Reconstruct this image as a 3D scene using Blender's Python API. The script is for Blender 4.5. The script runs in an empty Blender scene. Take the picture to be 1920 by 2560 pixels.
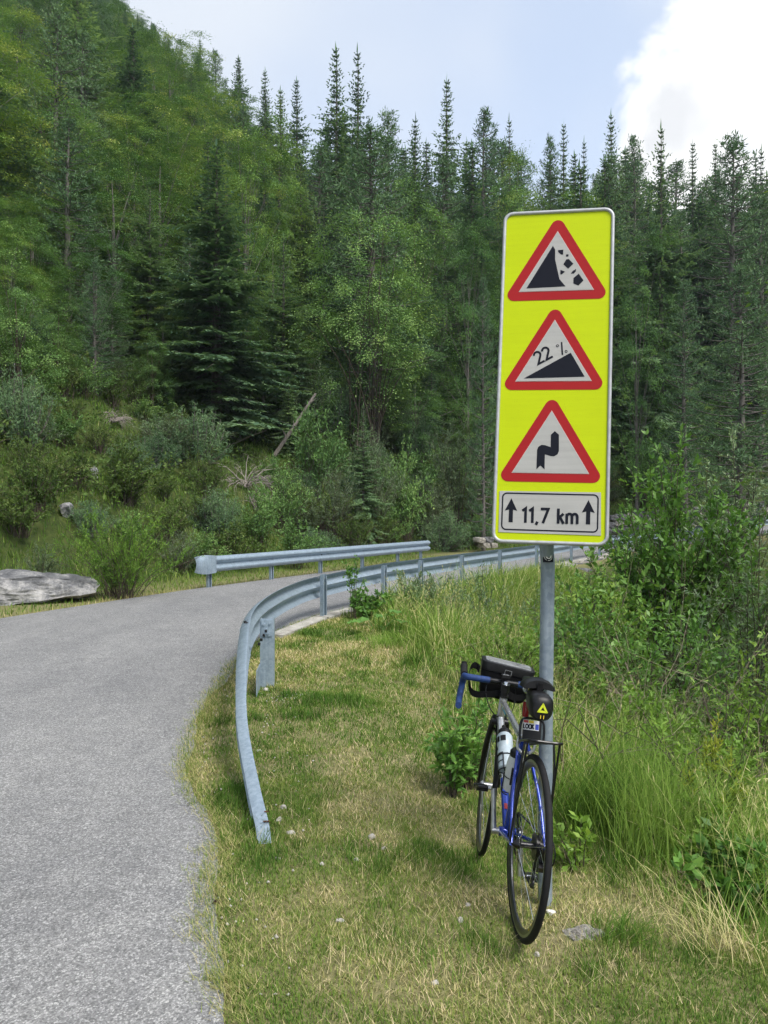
import bpy, bmesh, math, random
import numpy as np
from mathutils import Vector, Matrix

R = math.radians
rng = np.random.default_rng(11)
random.seed(5)
sc = bpy.context.scene
COL = sc.collection

# ------------------------------------------------------------------ camera
CAM_Z, FPX = 1.6, 2000.0                    # photograph pixels: 1920 x 2560, horizon at 1280
cam_d = bpy.data.cameras.new('camera')
cam_d.sensor_fit = 'VERTICAL'
cam_d.sensor_height = 36.0
cam_d.lens = 36.0 * FPX / 2560.0
cam_d.clip_start, cam_d.clip_end = 0.05, 2000.0
cam = bpy.data.objects.new('camera', cam_d)
cam.location = (0, 0, CAM_Z)
cam.rotation_euler = (R(90), 0, 0)
COL.objects.link(cam)
sc.camera = cam

# ------------------------------------------------------------------ sky and sun
SUN_DIR = Vector((0.45, -0.48, 0.88)).normalized()      # towards the sun
SUN_STRENGTH, SUN_ANGLE = 1.7, 24.0
SKY_STRENGTH = 0.12
EXPOSURE = 1.33

world = bpy.data.worlds.new('World')
sc.world = world
world.use_nodes = True
wn, wl = world.node_tree.nodes, world.node_tree.links
wn.clear()


def wnode(t, **k):
    n = wn.new(t)
    for a, v in k.items():
        setattr(n, a, v)
    return n


def wmath(op, a, b=None, c=None, clamp=False):
    n = wnode('ShaderNodeMath', operation=op, use_clamp=clamp)
    for i, v in enumerate((a, b, c)):
        if v is None:
            continue
        if isinstance(v, (int, float)):
            n.inputs[i].default_value = v
        else:
            wl.new(v, n.inputs[i])
    return n.outputs[0]


sky = wnode('ShaderNodeTexSky', sky_type='NISHITA')
sky.sun_disc = False
sky.sun_elevation = math.asin(SUN_DIR.z)
sky.sun_rotation = math.atan2(SUN_DIR.x, SUN_DIR.y)
sky.air_density, sky.dust_density, sky.ozone_density = 1.0, 1.6, 1.2
tc = wnode('ShaderNodeTexCoord')
sepw = wnode('ShaderNodeSeparateXYZ')
wl.new(tc.outputs['Generated'], sepw.inputs[0])
# clouds live on a layer: direction divided by its height above the horizon
den = wmath('ADD', wmath('ABSOLUTE', sepw.outputs[2]), 0.28)
cmbw = wnode('ShaderNodeCombineXYZ')
wl.new(wmath('DIVIDE', sepw.outputs[0], den), cmbw.inputs[0])
wl.new(wmath('DIVIDE', sepw.outputs[1], den), cmbw.inputs[1])


def wnoise(vec, scale, detail, rough, off=(0, 0, 0), dist=0.0):
    m = wnode('ShaderNodeMapping')
    m.inputs['Location'].default_value = off
    wl.new(vec, m.inputs[0])
    n = wnode('ShaderNodeTexNoise')
    n.inputs['Scale'].default_value = scale
    n.inputs['Detail'].default_value = detail
    n.inputs['Roughness'].default_value = rough
    n.inputs['Distortion'].default_value = dist
    wl.new(m.outputs[0], n.inputs[0])
    return n.outputs[0]


def wramp(v, a, b):
    n = wnode('ShaderNodeMapRange', interpolation_type='SMOOTHSTEP')
    wl.new(v, n.inputs[0])
    n.inputs[1].default_value, n.inputs[2].default_value = a, b
    return n.outputs[0]


veil = wramp(wnoise(cmbw.outputs[0], 1.1, 3, 0.55, (11.0, 3.0, 0), 0.6), 0.36, 0.66)
# one big cumulus in the upper right of the view; smaller ones elsewhere come from the same noise
dotn = wnode('ShaderNodeVectorMath', operation='DOT_PRODUCT')
wl.new(tc.outputs['Generated'], dotn.inputs[0])
dotn.inputs[1].default_value = Vector((0.66, 1.0, 0.53)).normalized()
near = wramp(dotn.outputs['Value'], 0.935, 0.985)
puff = wnoise(tc.outputs['Generated'], 6.5, 5, 0.6, (0.35, 0.2, 0.9), 0.25)
field = wmath('ADD', wmath('MULTIPLY', puff, 1.25), wmath('MULTIPLY', near, 0.50))
big = wnoise(cmbw.outputs[0], 0.9, 1, 0.5, (7.7, 2.2, 0))
field = wmath('ADD', field, wmath('MULTIPLY', wramp(big, 0.56, 0.72), 0.30))
cum = wramp(field, 0.84, 1.05)
shade = wramp(wnoise(tc.outputs['Generated'], 7.0, 3, 0.6, (1.4, 5.2, 0.3)), 0.40, 0.62)
ccol = wnode('ShaderNodeMix', data_type='RGBA')
wl.new(wmath('MULTIPLY', shade, wramp(field, 0.98, 1.16)), ccol.inputs[0])
ccol.inputs[6].default_value = (4.2, 4.2, 4.2, 1)
ccol.inputs[7].default_value = (3.1, 3.15, 3.25, 1)
vcol = wnode('ShaderNodeMix', data_type='RGBA')
wl.new(wmath('MULTIPLY_ADD', veil, 0.40, 0.47), vcol.inputs[0])
wl.new(sky.outputs[0], vcol.inputs[6])
vcol.inputs[7].default_value = (3.05, 3.2, 3.4, 1)
fin = wnode('ShaderNodeMix', data_type='RGBA')
wl.new(cum, fin.inputs[0])
wl.new(vcol.outputs[2], fin.inputs[6])
wl.new(ccol.outputs[2], fin.inputs[7])
bg = wnode('ShaderNodeBackground')
wl.new(fin.outputs[2], bg.inputs[0])
bg.inputs[1].default_value = SKY_STRENGTH
wo = wnode('ShaderNodeOutputWorld')
wl.new(bg.outputs[0], wo.inputs[0])

sun_d = bpy.data.lights.new('sun', 'SUN')
sun_d.energy, sun_d.angle, sun_d.color = SUN_STRENGTH, R(SUN_ANGLE), (1.0, 0.955, 0.89)
sun = bpy.data.objects.new('sun', sun_d)
sun.rotation_euler = SUN_DIR.to_track_quat('Z', 'Y').to_euler()
sun.location = (0, 0, 60)
COL.objects.link(sun)

vs = sc.view_settings
vs.view_transform, vs.look, vs.gamma, vs.exposure, vs.use_curve_mapping = 'Standard', 'None', 1.0, EXPOSURE, False
sc.cycles.max_bounces = 5
sc.cycles.diffuse_bounces = 3
sc.cycles.glossy_bounces = 2
sc.cycles.transmission_bounces = 4
sc.cycles.transparent_max_bounces = 6
sc.cycles.volume_bounces = 0
sc.cycles.use_denoising = True
sc.cycles.use_adaptive_sampling = True
sc.cycles.adaptive_threshold = 0.025
world.cycles.sampling_method = 'MANUAL'
world.cycles.sample_map_resolution = 512


# ------------------------------------------------------------------ small helpers
def smooth(a, b, v):
    t = np.clip((v - a) / (b - a), 0, 1)
    return t * t * (3 - 2 * t)


def vnoise(x, y, seed=0):
    """cheap value noise, vectorised"""
    x = np.asarray(x, float); y = np.asarray(y, float)
    xi, yi = np.floor(x).astype(np.int64), np.floor(y).astype(np.int64)
    fx, fy = x - xi, y - yi
    fx, fy = fx * fx * (3 - 2 * fx), fy * fy * (3 - 2 * fy)

    def h(a, b):
        n = (a * 374761393 + b * 668265263 + seed * 974634777) & 0x7fffffff
        n = ((n ^ (n >> 13)) * 1274126177) & 0x7fffffff
        return ((n ^ (n >> 16)) & 0xffff) / 65535.0
    return ((h(xi, yi) * (1 - fx) + h(xi + 1, yi) * fx) * (1 - fy)
            + (h(xi, yi + 1) * (1 - fx) + h(xi + 1, yi + 1) * fx) * fy)


def fbm(x, y, o=4, seed=0):
    s, a, t = 0, 1.0, 0
    for i in range(o):
        s = s + a * vnoise(x * 2 ** i, y * 2 ** i, seed + i)
        t += a; a *= 0.5
    return s / t


# ------------------------------------------------------------------ materials
MATS = {}


class NT:
    def __init__(self, name):
        self.m = bpy.data.materials.new(name)
        self.m.use_nodes = True
        self.n, self.l = self.m.node_tree.nodes, self.m.node_tree.links
        self.n.clear()
        self.out = self.n.new('ShaderNodeOutputMaterial')
        MATS[name] = self.m

    def node(self, t, **k):
        n = self.n.new(t)
        for a, v in k.items():
            setattr(n, a, v)
        return n

    def set(self, n, key, v):
        if isinstance(v, bpy.types.NodeSocket):
            self.l.new(v, n.inputs[key])
        else:
            n.inputs[key].default_value = v

    def obj(self):
        return self.node('ShaderNodeTexCoord').outputs['Object']

    def pos(self):
        return self.node('ShaderNodeNewGeometry').outputs['Position']

    def noise(self, vec, scale, detail=4, rough=0.55, dist=0.0):
        n = self.node('ShaderNodeTexNoise')
        self.set(n, 'Vector', vec); self.set(n, 'Scale', scale)
        self.set(n, 'Detail', detail); self.set(n, 'Roughness', rough); self.set(n, 'Distortion', dist)
        return n.outputs[0]

    def voro(self, vec, scale, feature='F1', out='Distance'):
        n = self.node('ShaderNodeTexVoronoi', feature=feature)
        self.set(n, 'Vector', vec); self.set(n, 'Scale', scale)
        return n.outputs[out]

    def ramp(self, v, stops, interp='LINEAR'):
        n = self.node('ShaderNodeValToRGB')
        n.color_ramp.interpolation = interp
        e = n.color_ramp.elements
        while len(e) < len(stops):
            e.new(0.5)
        for i, (p, c) in enumerate(stops):
            e[i].position = p
            e[i].color = (c[0], c[1], c[2], 1) if isinstance(c, (tuple, list)) else (c, c, c, 1)
        self.l.new(v, n.inputs[0])
        return n.outputs[0]

    def mix(self, f, a, b, blend='MIX'):
        n = self.node('ShaderNodeMix', data_type='RGBA', blend_type=blend)
        self.set(n, 0, f)
        for i, v in ((6, a), (7, b)):
            if isinstance(v, (tuple, list)):
                v = (v[0], v[1], v[2], 1)
            self.set(n, i, v)
        return n.outputs[2]

    def math(self, op, a, b=0.0, clamp=False):
        n = self.node('ShaderNodeMath', operation=op, use_clamp=clamp)
        self.set(n, 0, a); self.set(n, 1, b)
        return n.outputs[0]

    def attr(self, name):
        return self.node('ShaderNodeAttribute', attribute_name=name).outputs['Fac']

    def bump(self, h, strength, dist):
        n = self.node('ShaderNodeBump')
        self.set(n, 'Height', h); self.set(n, 'Strength', strength); self.set(n, 'Distance', dist)
        return n.outputs[0]

    def pbr(self, color, rough=0.6, metal=0.0, normal=None, spec=0.5, coat=0.0):
        b = self.node('ShaderNodeBsdfPrincipled')
        if isinstance(color, (tuple, list)):
            color = (color[0], color[1], color[2], 1)
        self.set(b, 'Base Color', color); self.set(b, 'Roughness', rough)
        self.set(b, 'Metallic', metal); self.set(b, 'Specular IOR Level', spec)
        if coat:
            self.set(b, 'Coat Weight', coat); self.set(b, 'Coat Roughness', 0.12)
        if normal is not None:
            self.set(b, 'Normal', normal)
        self.l.new(b.outputs[0], self.out.inputs[0])
        return self.m


def plain(name, c, rough=0.5, metal=0.0, var=0.12, scale=40, coat=0.0, spec=0.5):
    t = NT(name)
    f = t.noise(t.obj(), scale, 4)
    c2 = tuple(v * (1 - var * 2) for v in c)
    c3 = tuple(min(1, v * (1 + var)) for v in c)
    colr = t.ramp(f, [(0.3, c2), (0.7, c3)])
    return t.pbr(colr, rough, metal, spec=spec, coat=coat)


GAIN = {'grass_blades': 1.55, 'tall_grass_blades': 1.5, 'heath_leaves': 1.2, 'willow_leaves': 1.15, 'lime_leaves': 1.25, 'near_leaves': 1.6, 'near_lime': 1.4, 'near_willow': 1.4, 'yellow_leaves': 1.1, 'broad_leaves': 1.6, 'spruce_needles': 1.6, 'pine_needles': 1.55}


def foliage(name, stops, trans=0.32, gloss=0.5, hue=0.12, shiny=False):
    """leaf stuff: colour by the per-leaf 'tint' attribute and per object random"""
    g = GAIN.get(name, 1.45)
    stops = [(p, tuple(min(.85, v * g) for v in c)) for p, c in stops]
    t = NT(name)
    tint = t.attr('tint')
    rnd = t.node('ShaderNodeObjectInfo').outputs['Random']
    v = t.math('ADD', tint, t.math('MULTIPLY', t.math('SUBTRACT', rnd, 0.5), hue), clamp=True)
    c = t.ramp(v, stops)
    if shiny:
        b = t.node('ShaderNodeBsdfPrincipled')
        t.set(b, 'Base Color', c); t.set(b, 'Roughness', gloss); t.set(b, 'Specular IOR Level', 0.35)
    else:
        b = t.node('ShaderNodeBsdfDiffuse')
        t.set(b, 'Color', c)
    tr = t.node('ShaderNodeBsdfTranslucent')
    t.set(tr, 'Color', t.ramp(v, [(p, (q[0] * 1.2, q[1] * 1.2, q[2] * .75)) for p, q in stops]))
    mx = t.node('ShaderNodeMixShader')
    t.set(mx, 0, trans)
    t.l.new(b.outputs[0], mx.inputs[1]); t.l.new(tr.outputs[0], mx.inputs[2])
    t.l.new(mx.outputs[0], t.out.inputs[0])
    return t.m


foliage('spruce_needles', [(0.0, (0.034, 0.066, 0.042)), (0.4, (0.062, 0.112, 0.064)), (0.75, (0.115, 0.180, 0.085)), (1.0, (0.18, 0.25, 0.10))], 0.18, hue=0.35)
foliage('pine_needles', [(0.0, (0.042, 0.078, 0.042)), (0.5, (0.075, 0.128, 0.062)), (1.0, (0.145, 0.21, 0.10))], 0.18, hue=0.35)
foliage('larch_needles', [(0.0, (0.060, 0.105, 0.054)), (0.5, (0.095, 0.16, 0.078)), (1.0, (0.16, 0.235, 0.105))], 0.25, hue=0.25)
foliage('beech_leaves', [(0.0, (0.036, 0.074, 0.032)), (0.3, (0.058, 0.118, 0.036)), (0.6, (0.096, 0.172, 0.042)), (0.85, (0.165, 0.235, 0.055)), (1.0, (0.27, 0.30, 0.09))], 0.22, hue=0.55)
foliage('broad_leaves', [(0.0, (0.050, 0.098, 0.038)), (0.5, (0.100, 0.180, 0.056)), (1.0, (0.20, 0.28, 0.09))], 0.22, hue=0.3)
foliage('willow_leaves', [(0.0, (0.070, 0.105, 0.060)), (0.5, (0.135, 0.185, 0.105)), (1.0, (0.25, 0.31, 0.19))], 0.28)
foliage('lime_leaves', [(0.0, (0.06, 0.12, 0.025)), (0.5, (0.11, 0.205, 0.040)), (1.0, (0.21, 0.31, 0.06))], 0.36)
foliage('yellow_leaves', [(0.0, (0.12, 0.18, 0.03)), (0.5, (0.24, 0.30, 0.045)), (1.0, (0.40, 0.42, 0.07))], 0.36)
foliage('heath_leaves', [(0.0, (0.045, 0.078, 0.024)), (0.5, (0.090, 0.145, 0.040)), (0.8, (0.145, 0.19, 0.06)), (1.0, (0.20, 0.21, 0.09))], 0.25, hue=0.3)
foliage('grass_blades', [(0.0, (0.040, 0.088, 0.016)), (0.25, (0.080, 0.140, 0.026)), (0.5, (0.155, 0.195, 0.048)), (0.72, (0.27, 0.245, 0.105)), (1.0, (0.48, 0.395, 0.245))], 0.22, 0.55, 0.0)
foliage('tall_grass_blades', [(0.0, (0.055, 0.115, 0.020)), (0.4, (0.115, 0.19, 0.034)), (0.7, (0.21, 0.26, 0.070)), (1.0, (0.46, 0.40, 0.22))], 0.32, 0.5, 0.0)


def bark(name, c1, c2, scale=14):
    t = NT(name)
    o = t.obj()
    m = t.node('ShaderNodeMapping'); t.set(m, 'Scale', (1, 1, 0.25)); t.l.new(o, m.inputs[0])
    f = t.noise(m.outputs[0], scale, 6, 0.65)
    return t.pbr(t.ramp(f, [(0.3, c1), (0.7, c2)]), 0.9, normal=t.bump(f, 0.6, 0.03), spec=0.2)


bark('bark_grey', (0.07, 0.063, 0.055), (0.20, 0.185, 0.165))
bark('bark_brown', (0.045, 0.034, 0.026), (0.13, 0.105, 0.082))
bark('dead_wood', (0.17, 0.145, 0.13), (0.42, 0.37, 0.33))
bark('twig_pale', (0.20, 0.17, 0.12), (0.42, 0.36, 0.25), 30)
bark('twig_dark', (0.035, 0.028, 0.022), (0.12, 0.10, 0.075), 30)


def m_ground():
    t = NT('ground_soil')
    p = t.pos()
    zone = t.attr('zone')
    f = t.noise(p, 26, 6, 0.65)
    g = t.noise(p, 2.2, 4, 0.6)
    lawn = t.mix(t.math('ADD', g, 0.22, True), t.ramp(f, [(0.3, (0.14, 0.115, 0.07)), (0.6, (0.30, 0.25, 0.16)), (0.8, (0.48, 0.41, 0.28))]),
                 t.ramp(f, [(0.3, (0.11, 0.12, 0.04)), (0.7, (0.26, 0.25, 0.10))]))
    f2 = t.noise(p, 5.5, 6, 0.65)
    hill = t.ramp(f2, [(0.25, (0.022, 0.034, 0.010)), (0.5, (0.05, 0.072, 0.018)), (0.72, (0.09, 0.10, 0.03)), (0.9, (0.12, 0.105, 0.05))])
    c = t.mix(zone, lawn, hill)
    t.pbr(c, 0.95, normal=t.bump(f, 0.8, 0.03), spec=0.15)


m_ground()


def m_asphalt():
    t = NT('asphalt')
    p = t.pos()
    v = t.node('ShaderNodeTexVoronoi', feature='F1')
    t.set(v, 'Vector', p); t.set(v, 'Scale', 175)
    v2 = t.node('ShaderNodeTexVoronoi', feature='F1')
    t.set(v2, 'Vector', p); t.set(v2, 'Scale', 105)
    bw = t.node('ShaderNodeRGBToBW'); t.l.new(v.outputs['Color'], bw.inputs[0])
    bw2 = t.node('ShaderNodeRGBToBW'); t.l.new(v2.outputs['Color'], bw2.inputs[0])
    f = t.math('ADD', t.math('MULTIPLY', bw.outputs[0], 0.55), t.math('MULTIPLY', bw2.outputs[0], 0.45))
    gaps = t.math('MULTIPLY', v.outputs['Distance'], 1.2, clamp=True)
    c = t.ramp(f, [(0.22, (0.115, 0.115, 0.115)), (0.45, (0.225, 0.225, 0.224)), (0.6, (0.29, 0.29, 0.288)), (0.78, (0.52, 0.515, 0.505))])
    c = t.mix(t.math('MULTIPLY', gaps, 0.5), c, (0.12, 0.12, 0.118))
    # worn, dusty and patched areas at several sizes, stretched along the run of the road
    m = t.node('ShaderNodeMapping'); t.set(m, 'Rotation', (0, 0, R(28))); t.set(m, 'Scale', (1.0, 0.28, 1.0)); t.l.new(p, m.inputs[0])
    big = t.noise(m.outputs[0], 0.9, 5, 0.62)
    c = t.mix(1.0, c, t.ramp(big, [(0.28, (0.80, 0.805, 0.82)), (0.5, (1.0, 1.0, 1.0)), (0.72, (1.17, 1.165, 1.15))]), 'MULTIPLY')
    fine = t.noise(p, 5, 4, 0.65)
    c = t.mix(1.0, c, t.ramp(fine, [(0.3, (0.89, 0.89, 0.90)), (0.7, (1.09, 1.09, 1.08))]), 'MULTIPLY')
    # thin cracks
    wv = t.noise(p, 1.6, 3, 0.6)
    va = t.node('ShaderNodeVectorMath', operation='ADD'); t.l.new(p, va.inputs[0])
    cx = t.node('ShaderNodeCombineXYZ'); t.l.new(wv, cx.inputs[0]); t.l.new(wv, cx.inputs[1]); t.l.new(cx.outputs[0], va.inputs[1])
    ed = t.voro(va.outputs[0], 0.42, 'DISTANCE_TO_EDGE')
    crack = t.ramp(ed, [(0.0, 1.0), (0.006, 0.0)])
    broken = t.ramp(t.noise(p, 0.8, 2, 0.5), [(0.52, 0.0), (0.60, 1.0)])
    c = t.mix(t.math('MULTIPLY', t.math('MULTIPLY', crack, broken), 0.22), c, (0.06, 0.06, 0.06))
    h = t.math('SUBTRACT', 1.0, v.outputs['Distance'])
    t.pbr(c, 0.85, normal=t.bump(h, 0.45, 0.005), spec=0.25)


m_asphalt()


def m_galv(name, c1, c2, rough=0.42, metal=0.35):
    t = NT(name)
    o = t.pos()
    v = t.voro(o, 55, out='Color')
    bw = t.node('ShaderNodeRGBToBW'); t.l.new(v, bw.inputs[0])
    n = t.noise(o, 9, 5, 0.6)
    f = t.math('ADD', t.math('MULTIPLY', bw.outputs[0], 0.35), t.math('MULTIPLY', n, 0.65))
    m = t.node('ShaderNodeMapping'); t.set(m, 'Scale', (1, 1, 0.06)); t.l.new(o, m.inputs[0])
    streak = t.noise(m.outputs[0], 45, 4, 0.6)
    c = t.ramp(f, [(0.3, c1), (0.68, c2)])
    c = t.mix(1.0, c, t.ramp(streak, [(0.35, (0.84, 0.85, 0.86)), (0.6, (1.03, 1.03, 1.03))]), 'MULTIPLY')
    t.pbr(c, rough, metal, spec=0.5)


m_galv('galvanised', (0.255, 0.325, 0.39), (0.355, 0.435, 0.505))
m_galv('galvanised_pole', (0.20, 0.25, 0.305), (0.31, 0.365, 0.42), 0.45, 0.25)


def m_rock(name, dark, mid, light, scale=2.2):
    t = NT(name)
    o = t.obj()
    a = t.noise(o, scale, 8, 0.68, 0.4)
    b = t.noise(o, scale * 9, 6, 0.7)
    f = t.math('ADD', t.math('MULTIPLY', a, 0.7), t.math('MULTIPLY', b, 0.3))
    c = t.ramp(f, [(0.32, dark), (0.48, mid), (0.62, light)])
    t.pbr(c, 0.9, normal=t.bump(f, 0.9, 0.05), spec=0.2)


m_rock('limestone', (0.075, 0.078, 0.085), (0.22, 0.22, 0.225), (0.50, 0.49, 0.46), 2.0)
m_rock('boulder_rock', (0.06, 0.062, 0.066), (0.155, 0.157, 0.162), (0.40, 0.39, 0.375), 2.4)
m_rock('white_stone', (0.22, 0.20, 0.17), (0.50, 0.47, 0.42), (0.74, 0.72, 0.67), 6)
m_rock('wall_stone', (0.13, 0.12, 0.105), (0.27, 0.255, 0.225), (0.52, 0.49, 0.43), 3)
m_rock('dark_wall_stone', (0.05, 0.05, 0.052), (0.12, 0.12, 0.125), (0.26, 0.26, 0.26), 3)
m_rock('concrete', (0.24, 0.225, 0.195), (0.37, 0.35, 0.31), (0.55, 0.53, 0.48), 5)
m_rock('pitted_concrete', (0.035, 0.033, 0.03), (0.34, 0.32, 0.29), (0.58, 0.55, 0.50), 16)

plain('sign_yellow', (0.47, 0.57, 0.003), 0.35, var=0.015, scale=5, spec=0.12)
plain('sign_red', (0.33, 0.014, 0.016), 0.35, var=0.03, scale=6, spec=0.12)
plain('sign_white', (0.385, 0.38, 0.362), 0.35, var=0.03, scale=8, spec=0.12)
plain('sign_pale_edge', (0.60, 0.44, 0.41), 0.4, var=0.02, spec=0.12)
plain('sign_black', (0.010, 0.011, 0.017), 0.32, var=0.05, spec=0.12)


def sheet(name, c, var, rough=0.38):
    """reflective sheeting: faint horizontal bands, a little dust"""
    t = NT(name)
    o = t.obj()
    m = t.node('ShaderNodeMapping'); t.set(m, 'Scale', (0.4, 0.4, 9.0)); t.l.new(o, m.inputs[0])
    band = t.noise(m.outputs[0], 9, 3, 0.6)
    dust = t.noise(o, 7, 5, 0.65)
    f = t.math('ADD', t.math('MULTIPLY', band, 0.55), t.math('MULTIPLY', dust, 0.45))
    t.pbr(t.ramp(f, [(0.32, tuple(v * (1 - var) for v in c)), (0.68, tuple(min(1, v * (1 + var)) for v in c))]), rough, spec=0.15)


for _n in ('sign_yellow', 'sign_white', 'sign_red'):
    bpy.data.materials.remove(MATS.pop(_n))
sheet('sign_yellow', (0.47, 0.57, 0.003), 0.045)
sheet('sign_white', (0.385, 0.38, 0.362), 0.085)
sheet('sign_red', (0.33, 0.014, 0.016), 0.07)
plain('sign_grey', (0.42, 0.43, 0.44), 0.45, 0.3, var=0.08)
plain('black_rubber', (0.014, 0.014, 0.015), 0.75, var=0.15, scale=60, spec=0.25)
plain('black_plastic', (0.009, 0.009, 0.010), 0.42, var=0.2, spec=0.28)
plain('black_cloth', (0.007, 0.007, 0.008), 0.85, var=0.25, scale=120, spec=0.15)
plain('black_metal', (0.015, 0.015, 0.017), 0.3, 0.4, var=0.2)
plain('rim_grey', (0.075, 0.08, 0.088), 0.3, 0.7, var=0.1)
plain('rim_brake', (0.28, 0.29, 0.30), 0.28, 0.9, var=0.1)
plain('chrome', (0.62, 0.62, 0.63), 0.18, 1.0, var=0.05)
plain('alloy', (0.50, 0.51, 0.53), 0.32, 0.85, var=0.08)
plain('frame_silver', (0.45, 0.46, 0.47), 0.25, 0.65, var=0.05, coat=0.6)
plain('frame_blue', (0.012, 0.045, 0.36), 0.22, 0.35, var=0.08, coat=0.8)
plain('bar_tape_blue', (0.012, 0.045, 0.17), 0.7, var=0.2, scale=70)
plain('bottle_clear', (0.42, 0.49, 0.53), 0.35, var=0.06)
plain('bottle_white', (0.62, 0.63, 0.62), 0.4, var=0.05)
plain('light_red', (0.22, 0.006, 0.010), 0.2, var=0.1)
plain('emblem_lime', (0.55, 0.62, 0.02), 0.5, var=0.05)
plain('label_white', (0.72, 0.72, 0.72), 0.4, var=0.03)
plain('label_blue', (0.03, 0.06, 0.42), 0.4, var=0.03)
plain('label_red', (0.45, 0.03, 0.03), 0.4, var=0.03)
plain('label_yellow', (0.75, 0.55, 0.03), 0.4, var=0.03)
plain('label_cyan', (0.03, 0.32, 0.62), 0.35, var=0.03)
plain('map_window', (0.34, 0.35, 0.36), 0.14, var=0.3, scale=9)
plain('rust', (0.16, 0.055, 0.025), 0.85, var=0.35, scale=60)
plain('cone_brown', (0.075, 0.04, 0.025), 0.8, var=0.3, scale=80)
plain('petal_white', (0.75, 0.73, 0.68), 0.6, var=0.05)


# ------------------------------------------------------------------ mesh helpers
def arr_mesh(name, V, F, mat, tint=None, smooth_shade=False, attrs=None):
    """V (n,3); F one array (m,k) or a list of such arrays"""
    me = bpy.data.meshes.new(name)
    if isinstance(F, np.ndarray):
        F = [F]
    F = [f for f in F if len(f)]
    V = np.ascontiguousarray(V, np.float32)
    loops = np.concatenate([f.ravel() for f in F]).astype(np.int32)
    counts = np.concatenate([np.full(len(f), f.shape[1], np.int32) for f in F])
    starts = np.concatenate([[0], np.cumsum(counts)[:-1]]).astype(np.int32)
    me.vertices.add(len(V)); me.vertices.foreach_set('co', V.ravel())
    me.loops.add(len(loops)); me.loops.foreach_set('vertex_index', loops)
    me.polygons.add(len(counts)); me.polygons.foreach_set('loop_start', starts)
    me.update(calc_edges=True)
    if smooth_shade:
        me.polygons.foreach_set('use_smooth', np.ones(len(counts), bool))
    alla = dict(attrs or {})
    if tint is not None:
        alla['tint'] = tint
    for k, a in alla.items():
        at = me.attributes.new(k, 'FLOAT', 'POINT')
        at.data.foreach_set('value', np.ascontiguousarray(a, np.float32))
    me.materials.append(MATS[mat])
    me.validate()
    return me


def add(name, mesh, parent=None, label=None, cat=None, group=None, kind=None, loc=None):
    o = bpy.data.objects.new(name, mesh)
    COL.objects.link(o)
    if parent is not None:
        o.parent = parent
    if loc is not None:
        o.location = loc
    tag(o, label, cat, group, kind)
    return o


def tag(o, label=None, cat=None, group=None, kind=None):
    if label: o['label'] = label
    if cat: o['category'] = cat
    if group: o['group'] = group
    if kind: o['kind'] = kind
    return o


def thing(name, label, cat, loc=(0, 0, 0), rotz=0.0, group=None):
    o = bpy.data.objects.new(name, None)
    o.empty_display_size = 0.1
    COL.objects.link(o)
    o.location = loc
    o.rotation_euler = (0, 0, rotz)
    return tag(o, label, cat, group)


def copy_tree(src, loc, rotz, scale, label, group=None):
    c = src.copy(); COL.objects.link(c)
    c.location = loc; c.rotation_euler = (0, 0, rotz); c.scale = scale
    c['label'] = label
    if group:
        c['group'] = group
    elif 'group' in c:
        del c['group']
    for ch in src.children:
        d = ch.copy(); COL.objects.link(d); d.parent = c
        for g in ch.children:
            e = g.copy(); COL.objects.link(e); e.parent = d
    return c


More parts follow.
